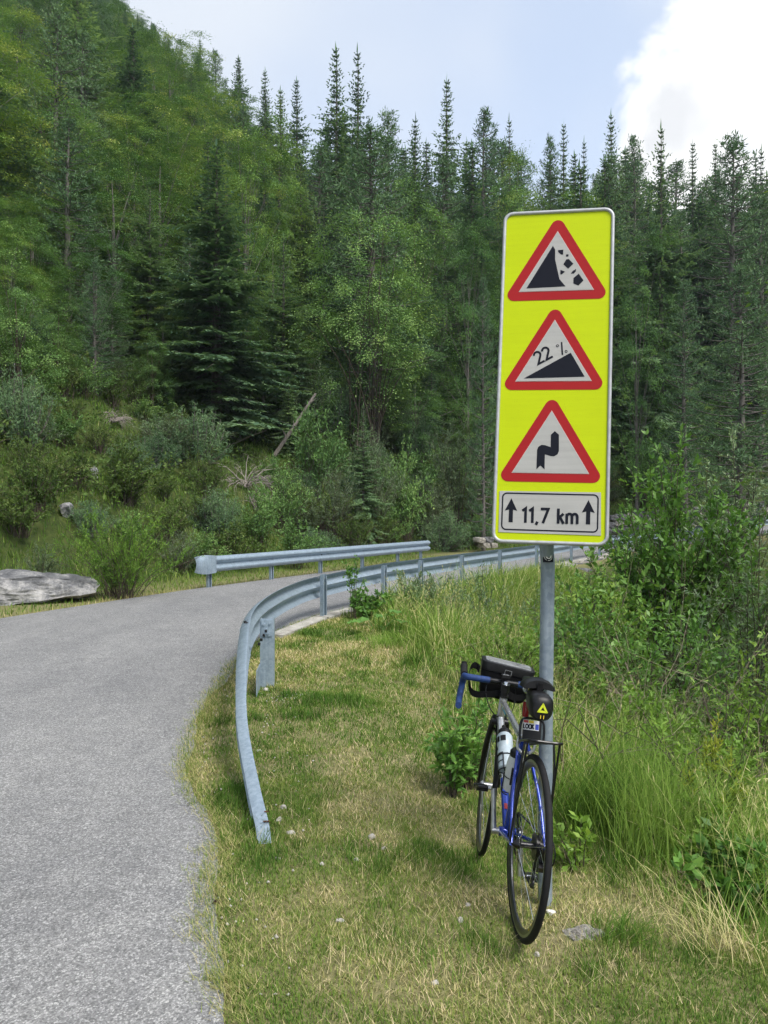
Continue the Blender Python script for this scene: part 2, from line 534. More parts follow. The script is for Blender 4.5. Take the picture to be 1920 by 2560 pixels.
class MB:
    """collects shapes into one mesh"""
    def __init__(self):
        self.v, self.f = [], []

    def raw(self, V, F):
        b = len(self.v)
        self.v += [tuple(p) for p in V]
        self.f += [tuple(b + i for i in f) for f in F]
        return self

    def box(self, c, s, M=None):
        V = []
        for z in (-.5, .5):
            for y in (-.5, .5):
                for x in (-.5, .5):
                    p = Vector((x * s[0], y * s[1], z * s[2]))
                    if M is not None:
                        p = M @ p
                    V.append(p + Vector(c))
        return self.raw(V, [(0, 2, 3, 1), (4, 5, 7, 6), (0, 1, 5, 4), (2, 6, 7, 3), (0, 4, 6, 2), (1, 3, 7, 5)])

    def tube(self, pts, r, n=10, caps=True, flat=None):
        pts = [Vector(p) for p in pts]
        rs = list(r) if isinstance(r, (list, tuple, np.ndarray)) else [r] * len(pts)
        up = None
        V, F = [], []
        for i, p in enumerate(pts):
            t = (pts[min(i + 1, len(pts) - 1)] - pts[max(i - 1, 0)])
            t = t.normalized() if t.length > 1e-9 else Vector((0, 0, 1))
            if up is None:
                a = Vector((0, 0, 1)) if abs(t.z) < 0.9 else Vector((1, 0, 0))
                up = (a - t * a.dot(t)).normalized()
            else:
                up = up - t * up.dot(t)
                up = up.normalized() if up.length > 1e-6 else t.orthogonal().normalized()
            s = t.cross(up)
            for k in range(n):
                a = 2 * math.pi * k / n
                fy = 1.0 if flat is None else flat
                V.append(p + up * (math.cos(a) * rs[i] * fy) + s * (math.sin(a) * rs[i]))
        for i in range(len(pts) - 1):
            for k in range(n):
                F.append((i * n + k, i * n + (k + 1) % n, (i + 1) * n + (k + 1) % n, (i + 1) * n + k))
        if caps:
            F.append(tuple(reversed(range(n))))
            F.append(tuple((len(pts) - 1) * n + k for k in range(n)))
        return self.raw(V, F)

    def lathe(self, prof, M=None, n=32, closed=False):
        """profile (r, z) spun about local z"""
        V, F = [], []
        m = len(prof)
        for k in range(n):
            a = 2 * math.pi * k / n
            for r, z in prof:
                p = Vector((r * math.cos(a), r * math.sin(a), z))
                V.append(M @ p if M is not None else p)
        rng_m = m if closed else m - 1
        for k in range(n):
            k2 = (k + 1) % n
            for j in range(rng_m):
                j2 = (j + 1) % m
                F.append((k * m + j, k2 * m + j, k2 * m + j2, k * m + j2))
        if not closed:
            if prof[0][0] > 1e-6:
                F.append(tuple(k * m for k in reversed(range(n))))
            if prof[-1][0] > 1e-6:
                F.append(tuple(k * m + m - 1 for k in range(n)))
        return self.raw(V, F)

    def prism(self, poly, M, t):
        """polygon (u, v) extruded by t along local -y; M maps (u, y, v)"""
        n = len(poly)
        V = [M @ Vector((u, 0, v)) for u, v in poly] + [M @ Vector((u, -t, v)) for u, v in poly]
        F = [tuple(range(n)), tuple(reversed(range(n, 2 * n)))]
        F += [(i, n + i, n + (i + 1) % n, (i + 1) % n) for i in range(n)]
        return self.raw(V, F)

    def mesh(self, name, mat, origin=(0, 0, 0), smooth_shade=False, angle=None):
        me = bpy.data.meshes.new(name)
        o = Vector(origin)
        me.from_pydata([tuple(Vector(p) - o) for p in self.v], [], self.f)
        me.update()
        bm = bmesh.new(); bm.from_mesh(me)
        bmesh.ops.remove_doubles(bm, verts=bm.verts, dist=1e-6)
        bmesh.ops.recalc_face_normals(bm, faces=bm.faces)
        bm.to_mesh(me); bm.free()
        if smooth_shade:
            me.polygons.foreach_set('use_smooth', np.ones(len(me.polygons), bool))
            if angle:
                try:
                    me.set_sharp_from_angle(angle=R(angle))
                except Exception:
                    pass
        me.materials.append(MATS[mat])
        return me

    def build(self, name, mat, parent=None, origin=(0, 0, 0), smooth_shade=False, angle=40, **tags):
        return add(name, self.mesh(name, mat, origin, smooth_shade, angle), parent, **tags)


def catmull(P, n):
    P = [Vector(p) for p in P]
    Q = [P[0] * 2 - P[1]] + P + [P[-1] * 2 - P[-2]]
    out = []
    for i in range(1, len(Q) - 2):
        for k in range(n):
            t = k / n
            a, b, c, d = Q[i - 1], Q[i], Q[i + 1], Q[i + 2]
            out.append(0.5 * ((2 * b) + (c - a) * t + (2 * a - 5 * b + 4 * c - d) * t * t + (3 * b - a - 3 * c + d) * t ** 3))
    out.append(P[-1])
    return out


# ------------------------------------------------------------------ the lie of the land
LEFT = [(-26, -26), (-16, -9), (-10, 2), (-5.5, 11.4), (-3.58, 15.5), (-1.05, 20.4), (1.5, 25.3), (4.5, 29.5), (9, 33), (16.5, 37), (28, 42), (60, 53), (140, 75)]
RIGHT = [(4, -26), (1.2, -9), (-0.1, 1.0), (-0.476, 2.5), (-0.563, 2.78), (-0.70, 3.24), (-0.74, 3.62), (-0.86, 4.10), (-1.15, 4.73), (-1.31, 5.38),
         (-1.44, 6.37), (-1.50, 7.39), (-1.52, 8.53), (-1.47, 9.41), (-1.33, 10.3), (-0.93, 11.6), (-0.43, 12.5), (0.4, 14.0), (2.5, 18.0), (5.0, 22.8), (7.8, 28.0), (11.5, 30.8), (17.5, 33.6), (29, 38.6), (61, 49), (141, 71)]
_q = catmull([(a, b, 0) for a, b in RIGHT[2:17]], 4)
RIGHT = RIGHT[:2] + [(p.x, p.y) for p in _q] + RIGHT[17:]
NR = len(_q)
EDGE = [(6, -26), (3.2, -9), (2.2, -1), (1.75, 1.5), (1.42, 2.81), (1.26, 3.24), (1.16, 4.05), (1.0, 4.6), (0.72, 5.6), (0.52, 7.4), (0.18, 9.4), (-0.32, 11.8), (0.05, 13.0), (0.70, 14.0),
        (2.75, 17.9), (5.25, 22.7), (8.0, 27.8), (11.6, 30.5), (17.6, 33.3), (29, 38.3), (61, 48.7), (141, 70.7)]


def sdist(P, x, y):
    """distance to polyline, positive on its left side"""
    x = np.asarray(x, float); y = np.asarray(y, float)
    best = np.full(x.shape, 1e18); sg = np.ones(x.shape)
    for (ax, ay), (bx, by) in zip(P[:-1], P[1:]):
        dx, dy = bx - ax, by - ay
        L2 = dx * dx + dy * dy
        t = np.clip(((x - ax) * dx + (y - ay) * dy) / L2, 0, 1)
        qx, qy = ax + t * dx, ay + t * dy
        d2 = (x - qx) ** 2 + (y - qy) ** 2
        cr = dx * (y - ay) - dy * (x - ax)
        m = d2 < best
        best = np.where(m, d2, best)
        sg = np.where(m, np.where(cr >= 0, 1.0, -1.0), sg)
    return np.sqrt(best) * sg


def zroad(x, y):
    return 0.12 * smooth(5, 16, y) + 0.075 * np.maximum(0, x - 7) * smooth(26, 34, y)


def H(x, y):
    x = np.asarray(x, float); y = np.asarray(y, float)
    zr = zroad(x, y)
    dl = sdist(LEFT, x, y)
    dr = -sdist(RIGHT, x, y)
    de = -sdist(EDGE, x, y)
    z = zr - 0.022
    # hillside beyond the far road edge
    up = np.maximum(0, dl - 1.6)
    cap = 13.0 + 1.6 * np.maximum(0, -x - 3) + 0.05 * np.maximum(0, y - 60)
    hill = 0.62 * up * smooth(0, 3.0, up) + 0.23 * np.maximum(0, dl - 30)
    hill = -4.0 * np.logaddexp(-hill / 4.0, -cap / 4.0) + 4.0 * np.log1p(np.exp(-cap / 4.0))
    hill = hill + (fbm(x * 0.16, y * 0.16, 3, 3) - 0.5) * 2.6 * smooth(3, 14, dl) + (fbm(x * 0.7, y * 0.7, 3, 9) - 0.5) * 0.7 * smooth(2, 5, dl)
    z = z + np.where(dl > 0, hill, 0)
    # mown island beside the road
    isl = smooth(0.05, 0.5, dr)
    bump = (fbm(x * 2.2, y * 2.2, 3, 21) - 0.5) * 0.07
    z = z + np.where(dr > 0, isl * (0.02 + bump) - 0.10 * smooth(2.95, 4.2, y) * smooth(-0.2, 0.5, x) * (1 - smooth(6, 9, y)), 0)
    # gully to the right
    g = np.maximum(0, de)
    drop = 2.5 * smooth(-0.15, 4.6, g) * (0.85 + 0.3 * fbm(x * 0.4, y * 0.4, 2, 31))
    z = z - np.where(de > 0, drop, 0) + 0.38 * np.maximum(0, g - 9.5)
    return z


def h1(x, y):
    return float(H(np.array([x]), np.array([y]))[0])


DS = 1920.0 / 1659.0          # measured on a 1659-pixel-wide view of the photograph


def at(px, py, y):
    return Vector(((px - 960) / FPX * y, y, CAM_Z - (py - 1280) / FPX * y))


def ray_ground(xd, yd, y0=11.0, y1=95.0):
    """where the line of sight through a picture point meets the ground"""
    px, py = xd * DS, yd * DS
    ys = np.arange(y0, y1, 0.1)
    xs = (px - 960) / FPX * ys
    zs = CAM_Z - (py - 1280) / FPX * ys
    hit = np.nonzero(H(xs, ys) >= zs)[0]
    y = float(ys[hit[0]]) if len(hit) else 40.0
    return (px - 960) / FPX * y, y


def axis(segs):
    out = [segs[0][0]]
    for a, b, s0, s1 in segs:
        v = a
        while v < b - 1e-6:
            f = (v - a) / (b - a)
            v = min(b, v + s0 + (s1 - s0) * f)
            out.append(v)
    return np.array(out)


gx = axis([(-230, -40, 14, 4), (-40, -8, 3, 0.6), (-8, -2.2, 0.6, 0.14), (-2.2, 3.2, 0.1, 0.1), (3.2, 9, 0.14, 0.6), (9, 40, 0.6, 3), (40, 230, 4, 14)])
gy = axis([(-60, -4, 6, 0.7), (-4, 2, 0.7, 0.12), (2, 7, 0.1, 0.1), (7, 16, 0.1, 0.3), (16, 45, 0.3, 0.9), (45, 120, 1, 4), (120, 290, 4, 14)])
GX, GY = np.meshgrid(gx, gy)
GZ = H(GX.ravel(), GY.ravel())
nx, ny = len(gx), len(gy)
ii = (np.arange(ny - 1)[:, None] * nx + np.arange(nx - 1)[None, :]).ravel()
GF = np.stack([ii, ii + 1, ii + 1 + nx, ii + nx], 1)
gdl = sdist(LEFT, GX.ravel(), GY.ravel()); gde = -sdist(EDGE, GX.ravel(), GY.ravel())
zone = np.clip(smooth(0.8, 2.5, gdl) + smooth(0.1, 0.8, gde), 0, 1)
GV = np.stack([GX.ravel(), GY.ravel(), GZ], 1)
add('ground', arr_mesh('ground', GV, GF, 'ground_soil', attrs={'zone': zone}, smooth_shade=True), kind='structure')


def resample(P, n):
    P = np.array(P, float)
    s = np.concatenate([[0], np.cumsum(np.hypot(*np.diff(P, axis=0).T))])
    t = np.linspace(0, s[-1], n)
    return np.stack([np.interp(t, s, P[:, 0]), np.interp(t, s, P[:, 1])], 1)


def road_sheet():
    # pair the two edges by their y so the sheet follows the bend
    n = 1400
    Rr = resample(RIGHT[:], n)
    k = np.arange(n)
    jit = (fbm(k * 0.22, k * 0 + 3.3, 5, 5) - 0.5) * 0.16
    Rr[:, 0] += jit
    Ll = resample(LEFT, n)
    # nearest-run pairing: use arc fraction remapped so the bridge matches
    def frac(P, pts):
        P = np.array(P, float); s = np.concatenate([[0], np.cumsum(np.hypot(*np.diff(P, axis=0).T))])
        return np.array([s[i] for i in pts]) / s[-1]
    o_ = NR + 2 - 17
    fr = frac(RIGHT, [0, 1, 6, 2 + 4 * 12, 18 + o_, 20 + o_, 22 + o_, 23 + o_, 24 + o_, 25 + o_])
    fl = frac(LEFT, [0, 1, 2, 3, 4, 6, 8, 10, 11, 12])
    f = np.linspace(0, 1, n)
    fm = np.interp(f, fr, fl)
    Ll2 = np.stack([np.interp(fm, f, Ll[:, 0]), np.interp(fm, f, Ll[:, 1])], 1)
    m = 14
    u = np.linspace(0, 1, m)
    X = Ll2[:, None, 0] * (1 - u) + Rr[:, None, 0] * u
    Y = Ll2[:, None, 1] * (1 - u) + Rr[:, None, 1] * u
    Z = zroad(X, Y) + 0.006 + 0.03 * (1 - (2 * u - 1) ** 2)
    V = np.stack([X.ravel(), Y.ravel(), Z.ravel()], 1)
    ii = (np.arange(n - 1)[:, None] * m + np.arange(m - 1)[None, :]).ravel()
    F = np.stack([ii, ii + 1, ii + 1 + m, ii + m], 1)
    add('road', arr_mesh('road', V, F, 'asphalt', smooth_shade=True), kind='structure')


road_sheet()

# concrete kerb along the outer side of the bend and over the bridge, a low step in cast lengths
kerb_path = [(-1.44, 9.95), (-1.30, 10.5), (-0.90, 11.72), (-0.38, 12.62), (0.45, 14.1), (2.55, 18.0), (5.05, 22.8), (7.85, 28.0)]
KP = resample(kerb_path, 14)
kerb = thing('kerb', None, None, (float(KP[0][0]), float(KP[0][1]), 0))
kerb['kind'] = 'structure'
for i in range(13):
    a, b = Vector((*KP[i], 0)), Vector((*KP[i + 1], 0))
    d = (b - a).normalized(); s = Vector((d.y, -d.x, 0))
    a2, b2 = a + d * 0.012, b - d * 0.012
    za, zb = float(zroad(a.x, a.y)), float(zroad(b.x, b.y))
    w = 0.20 + 0.03 * math.sin(i * 2.1)
    hh = 0.035 + 0.02 * ((i * 7) % 5) / 5
    top = [a2 + Vector((0, 0, za + hh)), b2 + Vector((0, 0, zb + hh)), b2 + s * w + Vector((0, 0, zb + hh - .01)), a2 + s * w + Vector((0, 0, za + hh - .01))]
    bot = [p - Vector((0, 0, 0.5)) for p in top]
    m = MB().raw(top + bot, [(0, 1, 2, 3), (4, 7, 6, 5), (0, 4, 5, 1), (1, 5, 6, 2), (2, 6, 7, 3), (3, 7, 4, 0)])
    m.build('kerb_stone', 'concrete', kerb, kerb.location)

# ------------------------------------------------------------------ guardrails
W_PROF = [(0.000, 0.155), (0.018, 0.150), (0.066, 0.118), (0.080, 0.098), (0.080, 0.074), (0.064, 0.054), (0.012, 0.018), (0.000, 0.0),
          (0.012, -0.018), (0.064, -0.054), (0.080, -0.074), (0.080, -0.098), (0.066, -0.118), (0.018, -0.150), (0.000, -0.155)]


def w_beam(path, side, th=0.004, zs=None):
    """W profile swept on a path of beam mid-heights; side +1: humps point to the left of travel"""
    m = MB()
    P = [Vector(p) for p in path]
    n = len(W_PROF)
    V, F = [], []
    for i, p in enumerate(P):
        t = P[min(i + 1, len(P) - 1)] - P[max(i - 1, 0)]
        t.z = 0; t.normalize()
        s = Vector((-t.y, t.x, 0)) * side
        k = zs(p) if zs else 1.0                       # the buried end is pressed flat
        for o, z in W_PROF:
            V.append(p + s * o * (.68 + .32 * k) + Vector((0, 0, .155 + (z - .155) * k)))
        for o, z in W_PROF:
            V.append(p + s * (o * (.68 + .32 * k) - th) + Vector((0, 0, .155 + (z - .155) * k)))
    for i in range(len(P) - 1):
        a, b = i * 2 * n, (i + 1) * 2 * n
        for j in range(n - 1):
            F.append((a + j, b + j, b + j + 1, a + j + 1))
            F.append((a + n + j, a + n + j + 1, b + n + j + 1, b + n + j))
        F.append((a, a + n, b + n, b)); F.append((a + n - 1, b + n - 1, b + 2 * n - 1, a + 2 * n - 1))
    for e in (0, (len(P) - 1) * 2 * n):
        for j in range(n - 1):
            F.append((e + j, e + j + 1, e + n + j + 1, e + n + j))
    return m.raw(V, F)


def post_mesh(base, tdir, top, w=0.10, d=0.055, th=0.006, buried=0.45):
    """C-section post, open to one side; tdir = travel direction"""
    m = MB()
    t = Vector(tdir); t.z = 0; t.normalize(); s = Vector((-t.y, t.x, 0))
    M = Matrix((t, s, Vector((0, 0, 1)))).transposed()
    h = top - base[2] + buried
    zc = base[2] - buried + h / 2
    c = Vector((base[0], base[1], zc))
    m.box(c, (w, th, h), M)
    m.box(c + t * (w / 2 - th / 2) - s * (d / 2), (th, d - th - .001, h - .001), M)
    m.box(c - t * (w / 2 - th / 2) - s * (d / 2), (th, d - th - .001, h - .001), M)
    m.box(c + t * (w / 2 - 0.014) - s * (d - th / 2), (0.017, th, h - .002), M)
    m.box(c - t * (w / 2 - 0.014) - s * (d - th / 2), (0.017, th, h - .002), M)
    return m


def bolt(m, p, nrm, r=0.014, h=0.012):
    nrm = Vector(nrm).normalized()
    m.tube([p, Vector(p) + nrm * h], r, 6)


# near guardrail: buried end, tight curve, then along the bridge. Points are the beam's TOP edge.
near_top = [(-0.525, 3.86, -0.02), (-0.562, 4.02, 0.035), (-0.655, 4.32, 0.125), (-0.825, 4.95, 0.275), (-0.94, 5.55, 0.415), (-1.06, 6.3, 0.535), (-1.19, 7.25, 0.625), (-1.275, 8.3, 0.645),
            (-1.27, 9.4, 0.65), (-1.16, 10.5, 0.66), (-0.93, 11.55, 0.67)]
near_top += [(x, y, float(zroad(x, y)) + 0.64) for x, y in [(-0.10, 13.1), (0.55, 14.25), (1.42, 15.8), (2.46, 17.75), (3.7, 20.05), (5.3, 23.2), (7.0, 26.5), (8.6, 28.7), (11.5, 30.8), (15.0, 32.5), (19, 34.3), (25, 37)]]
rail = thing('guardrail', 'long galvanised guardrail curving down into the mown grass at its near end', 'guardrail', (-1.2, 7.3, 0))
cur = [Vector(p) - Vector((0, 0, 0.155)) for p in catmull(near_top, 6)]
cuts = [0, 36, 61, 90, 102, 108, 114, len(cur) - 1]      # beam lengths overlap by a hand
for i in range(len(cuts) - 1):
    seg = cur[cuts[i]:cuts[i + 1] + 1]
    if len(seg) < 2:
        continue
    off = 0.0045 * (i % 2)
    pts = []
    for k, p in enumerate(seg):
        t = (seg[min(k + 1, len(seg) - 1)] - seg[max(k - 1, 0)]); t.z = 0; t.normalize()
        pts.append(p + Vector((-t.y, t.x, 0)) * (off + 0.02))
    if i > 0:
        d = (pts[0] - pts[1]).normalized(); pts.insert(0, pts[0] + d * 0.16)
    w_beam(pts, 1, zs=(lambda p: float(.30 + .70 * smooth(4.6, 7.0, p.y)))).build('beam_length', 'galvanised', rail, rail.location, True, 35)
# posts (x, y) beside the beam on the outer side
near_posts = [(-0.90, 11.50), (-0.03, 13.05), (0.62, 14.2), (1.50, 15.75), (2.53, 17.7), (3.78, 20.0), (5.37, 23.1), (7.08, 26.4), (8.7, 28.55), (11.55, 30.65), (15.1, 32.35)]
for k, (x, y) in enumerate(near_posts):
    nxt = near_posts[min(k + 1, len(near_posts) - 1)]; prv = near_posts[max(k - 1, 0)]
    t = Vector((nxt[0] - prv[0], nxt[1] - prv[1], 0)).normalized()
    s = Vector((t.y, -t.x, 0))
    zr = float(zroad(x, y))
    b = Vector((x, y, zr)) + s * 0.012
    post_mesh(b, t, zr + 0.63, 0.10).build('post', 'galvanised', rail, rail.location)
    mb = MB()
    for zz in (0.50, 0.57):
        bolt(mb, b + s * 0.03 + Vector((0, 0, zz)), s)
    for a in (-0.075, 0.075):
        for zz in (0.38, 0.585):
            bolt(mb, b + t * a * 1.2 - s * 0.012 + Vector((0, 0, zz)), s, 0.011, 0.012)
    mb.build('bolts', 'alloy', rail, rail.location, kind='stuff')
# wide anchor post where the end starts to fall
p0 = Vector((-1.085, 7.28, 0.0))
tt = Vector((-0.11, 1, 0)).normalized()
ap = MB()
Ma = Matrix.Rotation(R(4), 3, 'Z')
ap.box(p0 + Vector((0.02, 0, 0.10)), (0.125, 0.008, 1.06), Ma)
ap.box(p0 + Vector((0.02 + 0.058, 0.05, 0.10)), (0.008, 0.09, 1.055), Ma)
ap.box(p0 + Vector((0.02 - 0.058, 0.05, 0.10)), (0.008, 0.09, 1.055), Ma)
ap.box(p0 + Vector((-0.03, -0.18, -0.06)), (0.010, 0.34, 0.56), Ma)
anchor = ap.build('anchor_post', 'galvanised', rail, rail.location)
ab = MB()
ab.box(p0 + Vector((0.02, -0.010, 0.545)), (0.10, 0.010, 0.15), Ma)
for dx, dz in ((-.025, .58), (.03, .59), (-.005, .53), (.01, .50)):
    bolt(ab, p0 + Vector((0.02 + dx, -0.016, dz)), (0, -1, 0), 0.012, 0.012)
ab.build('bracket_plate', 'galvanised', anchor)
anchor.children[0].data.transform(Matrix.Translation(-Vector(rail.location)))
jb = MB()
for dy in (-0.5, -0.36, -0.2, -0.05):
    bolt(jb, Vector((-1.06 - 0.02 * (dy + .3), 7.2 + dy, 0.54 + 0.09 * dy)), (1, 0, 0), 0.013, 0.02)
for i, (dx, dy) in enumerate(((-0.02, -0.1), (-0.03, 0.05), (-0.05, -0.02))):
    bolt(jb, Vector((-1.20 + dx, 7.22 + dy, 0.60)), (0, -0.2, 1), 0.014, 0.02)
jb.build('splice_bolts', 'black_metal', rail, rail.location, kind='stuff')
rs = MB()
for (x, y, z, a, b) in ((-0.592, 4.03, 0.043, 0.030, 0.022), (-0.602, 4.10, 0.066, 0.022, 0.015)):
    rs.box((x, y, z), (a, b, 0.004), Matrix.Rotation(R(-16), 3, 'X'))
rs.build('rust_patch', 'rust', rail, rail.location, kind='stuff')

# far guardrail, its face towards the camera, with a rounded end shoe
far_end, far_far = Vector((-3.50, 15.55, 0)), Vector((1.30, 24.4, 0))
fr = thing('guardrail', 'straight galvanised guardrail with rounded end shoe on the far side of the road', 'guardrail', (far_end.x, far_end.y, 0.1))
fd = (far_far - far_end).normalized(); fs = Vector((fd.y, -fd.x, 0))       # towards the road
flen = (far_far - far_end).length


def far_pt(s, z):
    p = far_end + fd * s
    return Vector((p.x, p.y, float(zroad(p.x, p.y)) + z))


for a, b, off in ((0.02, 4.1, 0.0), (3.95, 8.1, 0.005), (7.95, flen, 0.0)):
    pts = [far_pt(a + (b - a) * k / 6, 0.46) + fs * (0.05 + off) for k in range(7)]
    w_beam(pts, -1).build('beam_length', 'galvanised', fr, fr.location, True, 35)
for s in (0.12, 2.15, 4.1, 6.1, 8.1, 9.6):
    b = far_pt(s, -0.0)
    post_mesh(b, fd, b.z + 0.60, 0.10).build('post', 'galvanised', fr, fr.location)
    mb = MB()
    mb.box(b + fs * 0.035 + Vector((0, 0, 0.46)), (0.06, 0.03, 0.09), Matrix((fd, fs, Vector((0, 0, 1)))).transposed())
    bolt(mb, b + fs * 0.056 + Vector((0, 0, 0.46)), fs, 0.018, 0.014)
    mb.build('spacer_bracket', 'black_metal' if s in (4.1,) else 'galvanised', fr, fr.location)
# end shoe: bulged plate wrapping the beam's end
sh = MB()
V, F = [], []
nu, nv = 10, 8
for i in range(nu):
    u = i / (nu - 1)
    for j in range(nv):
        v = j / (nv - 1) * 2 - 1
        hgt = 0.165 + 0.03 * math.sin(u * math.pi) - 0.02 * u
        out = 0.10 - 0.16 * u ** 2.2
        V.append(far_pt(0.20 - 0.40 * math.sin(u * 1.4), 0.46 + v * hgt) + fs * (0.045 + out - 0.05 * v * v * u))
for i in range(nu - 1):
    for j in range(nv - 1):
        F.append((i * nv + j, (i + 1) * nv + j, (i + 1) * nv + j + 1, i * nv + j + 1))
n0 = len(V)
V += [p - fs * 0.012 + fd * 0.004 for p in V]
F += [tuple(n0 + k for k in reversed(f)) for f in F[:]]
sh.raw(V, F).build('end_shoe', 'galvanised', fr, fr.location, True, 50)

# ------------------------------------------------------------------ the sign
PC = Vector((0.68851, 3.24, 2.16375))
yaw, lean, roll, SW, SH = -0.20550, 0.13664, 0.02701, 0.45234, 1.39766
Rr_ = Matrix(((math.cos(roll), 0, math.sin(roll)), (0, 1, 0), (-math.sin(roll), 0, math.cos(roll))))
Rl_ = Matrix(((1, 0, 0), (0, math.cos(lean), math.sin(lean)), (0, -math.sin(lean), math.cos(lean))))
Rz_ = Matrix.Rotation(yaw, 3, 'Z')
PM = Matrix.Translation(PC) @ (Rz_ @ Rl_ @ Rr_).to_4x4()
pole_y = 3.30
pole_x = (1363 - 960) / FPX * pole_y
pole_z = h1(pole_x, pole_y)
sign = thing('road_sign', 'tall fluorescent yellow mountain road sign with three red warning triangles on a steel pole', 'road sign', (pole_x, pole_y, pole_z))
SO = Vector(sign.location)


def lay(dy):                       # a layer in front of the panel face by dy metres
    return PM @ Matrix.Translation((0, -dy, 0))


def rounded(w, h, r, n=7, cx=0.0, cy=0.0):
    out = []
    for sx, sy, a0 in ((1, 1, 0), (-1, 1, 90), (-1, -1, 180), (1, -1, 270)):
        for k in range(n + 1):
            a = R(a0 + 90 * k / n)
            out.append((cx + sx * (w / 2 - r) + r * math.cos(a), cy + sy * (h / 2 - r) + r * math.sin(a)))
    return out


def round_poly(P, r, n=7):
    out = []
    m = len(P)
    for i in range(m):
        a, b, c = Vector(P[i - 1]), Vector(P[i]), Vector(P[(i + 1) % m])
        u, v = (a - b).normalized(), (c - b).normalized()
        half = math.acos(max(-1, min(1, u.dot(v)))) / 2
        d = r / math.tan(half)
        cen = b + (u + v).normalized() * (r / math.sin(half))
        s, e = b + u * d, b + v * d
        a0, a1 = math.atan2(*(s - cen).yx), math.atan2(*(e - cen).yx)
        while a1 - a0 > math.pi: a1 -= 2 * math.pi
        while a1 - a0 < -math.pi: a1 += 2 * math.pi
        for k in range(n + 1):
            t = a0 + (a1 - a0) * k / n
            out.append((cen.x + r * math.cos(t), cen.y + r * math.sin(t)))
    return out


def flat(name, poly, dy, mat, parent, t=0.0006, inner=None):
    m = MB().prism(poly, lay(dy - t), t)
    return m.build(name, mat, parent, SO)


def ring(name, outer, inner, dy, mat, parent, t=0.0008, smooth_shade=False):
    M = lay(dy - t)
    n = len(outer)
    V = [M @ Vector((u, 0, v)) for u, v in outer] + [M @ Vector((u, 0, v)) for u, v in inner]
    V += [M @ Vector((u, -t, v)) for u, v in outer] + [M @ Vector((u, -t, v)) for u, v in inner]
    F = []
    for i in range(n):
        j = (i + 1) % n
        F += [(2 * n + i, 2 * n + j, 3 * n + j, 3 * n + i), (i, n + i, n + j, j), (i, j, 2 * n + j, 2 * n + i), (n + i, 3 * n + i, 3 * n + j, n + j)]
    return MB().raw(V, F).build(name, mat, parent, SO)


# pole: upright, bent slightly back where the panel is clamped on
top_in = PM @ Vector((-0.012, 0.055, 0.60))
mid_in = PM @ Vector((-0.012, 0.115, -0.58))
pp = [Vector((pole_x, pole_y, pole_z - 0.5)), Vector((pole_x, pole_y, pole_z + 0.05)), Vector((pole_x + 0.004, pole_y + 0.004, 0.8)), Vector((pole_x + 0.011, pole_y + 0.004, 1.35))]
pp += [mid_in + Vector((0, 0, 0.0)), top_in]
pole_path = catmull(pp, 8)
pz = min(range(len(pole_path)), key=lambda i: abs(pole_path[i].z - 1.42))
pa, pb = pole_path[pz - 1], pole_path[pz + 1]
PCX = pa.x + (pb.x - pa.x) * (1.42 - pa.z) / (pb.z - pa.z)
PCY = pa.y + (pb.y - pa.y) * (1.42 - pa.z) / (pb.z - pa.z)
pole = MB().tube(pole_path, 0.0288, 24).build('pole', 'galvanised_pole', sign, SO, True, 50)
stick = MB()
sv, sf = [], []
for i in range(7):
    a = R(-92 + (i - 3) * 14)
    for zz in (1.395, 1.441):
        sv.append((PCX + 0.0312 * math.cos(a), PCY + 0.0312 * math.sin(a) + (zz - 1.42) * .02, zz))
for i in range(6):
    sf.append((2 * i, 2 * i + 2, 2 * i + 3, 2 * i + 1))
stk = stick.raw(sv, sf).build('sticker', 'sign_black', sign, SO)
em = MB()
for r0, r1, n, dd in ((0.0145, 0.0165, 22, 0.0306), (0.0055, 0.0105, 18, 0.0309)):
    V, F = [], []
    for k in range(n):
        a = 2 * math.pi * k / n
        for r in (r0, r1):
            u, w_ = r * math.cos(a), r * math.sin(a)
            if dd > 0.0307:
                u, w_ = u * 1.05 + 0.001, w_ * 0.85
            an = R(-92) + u / 0.03
            V.append((PCX + (dd + .0016) * math.cos(an), PCY + (dd + .0016) * math.sin(an), 1.418 + w_))
    for k in range(n):
        if dd < 0.0307 and k % 11 in (4,):
            continue
        j = (k + 1) % n
        F.append((2 * k, 2 * k + 1, 2 * j + 1, 2 * j))
    em.raw(V, F)
em.build('round_emblem', 'label_white', stk).data.transform(Matrix.Translation(-SO))

panel = MB().prism(rounded(SW - 0.012, SH - 0.012, 0.036), PM @ Matrix.Translation((0, 0.012, 0)), 0.012).build('panel', 'sign_yellow', sign, SO)
# rolled metal rim round the panel
M0 = lay(0)
rim = MB()
loops = []
for (dw, dy) in ((0.0, 0.016), (0.0, -0.004), (-0.004, -0.008), (-0.010, -0.008), (-0.014, -0.004), (-0.014, 0.001)):
    loops.append([M0 @ Vector((u, dy, v)) for u, v in rounded(SW + 2 * dw, SH + 2 * dw, 0.042 + dw)])
n = len(loops[0])
V = [p for L in loops for p in L]
F = [(a * n + i, a * n + (i + 1) % n, (a + 1) * n + (i + 1) % n, (a + 1) * n + i) for a in range(len(loops) - 1) for i in range(n)]
rim.raw(V, F).build('rim', 'sign_grey', sign, SO, True, 60)
# clamps behind
for zz in (-0.52, 0.5):
    cl = MB()
    cl.box((0, 0, 0), (0.30, 0.025, 0.04))
    cl.tube([(0, 0.035, -0.015), (0, 0.035, 0.015)], 0.036, 16)
    me = cl.mesh('clamp', 'galvanised')
    me.transform(Matrix.Translation(-SO) @ PM @ Matrix.Translation((0, 0.027, zz)))
    add('clamp', me, sign)

TRI = (0.0, 0.685)      # apex of the sharp outer triangle before rounding


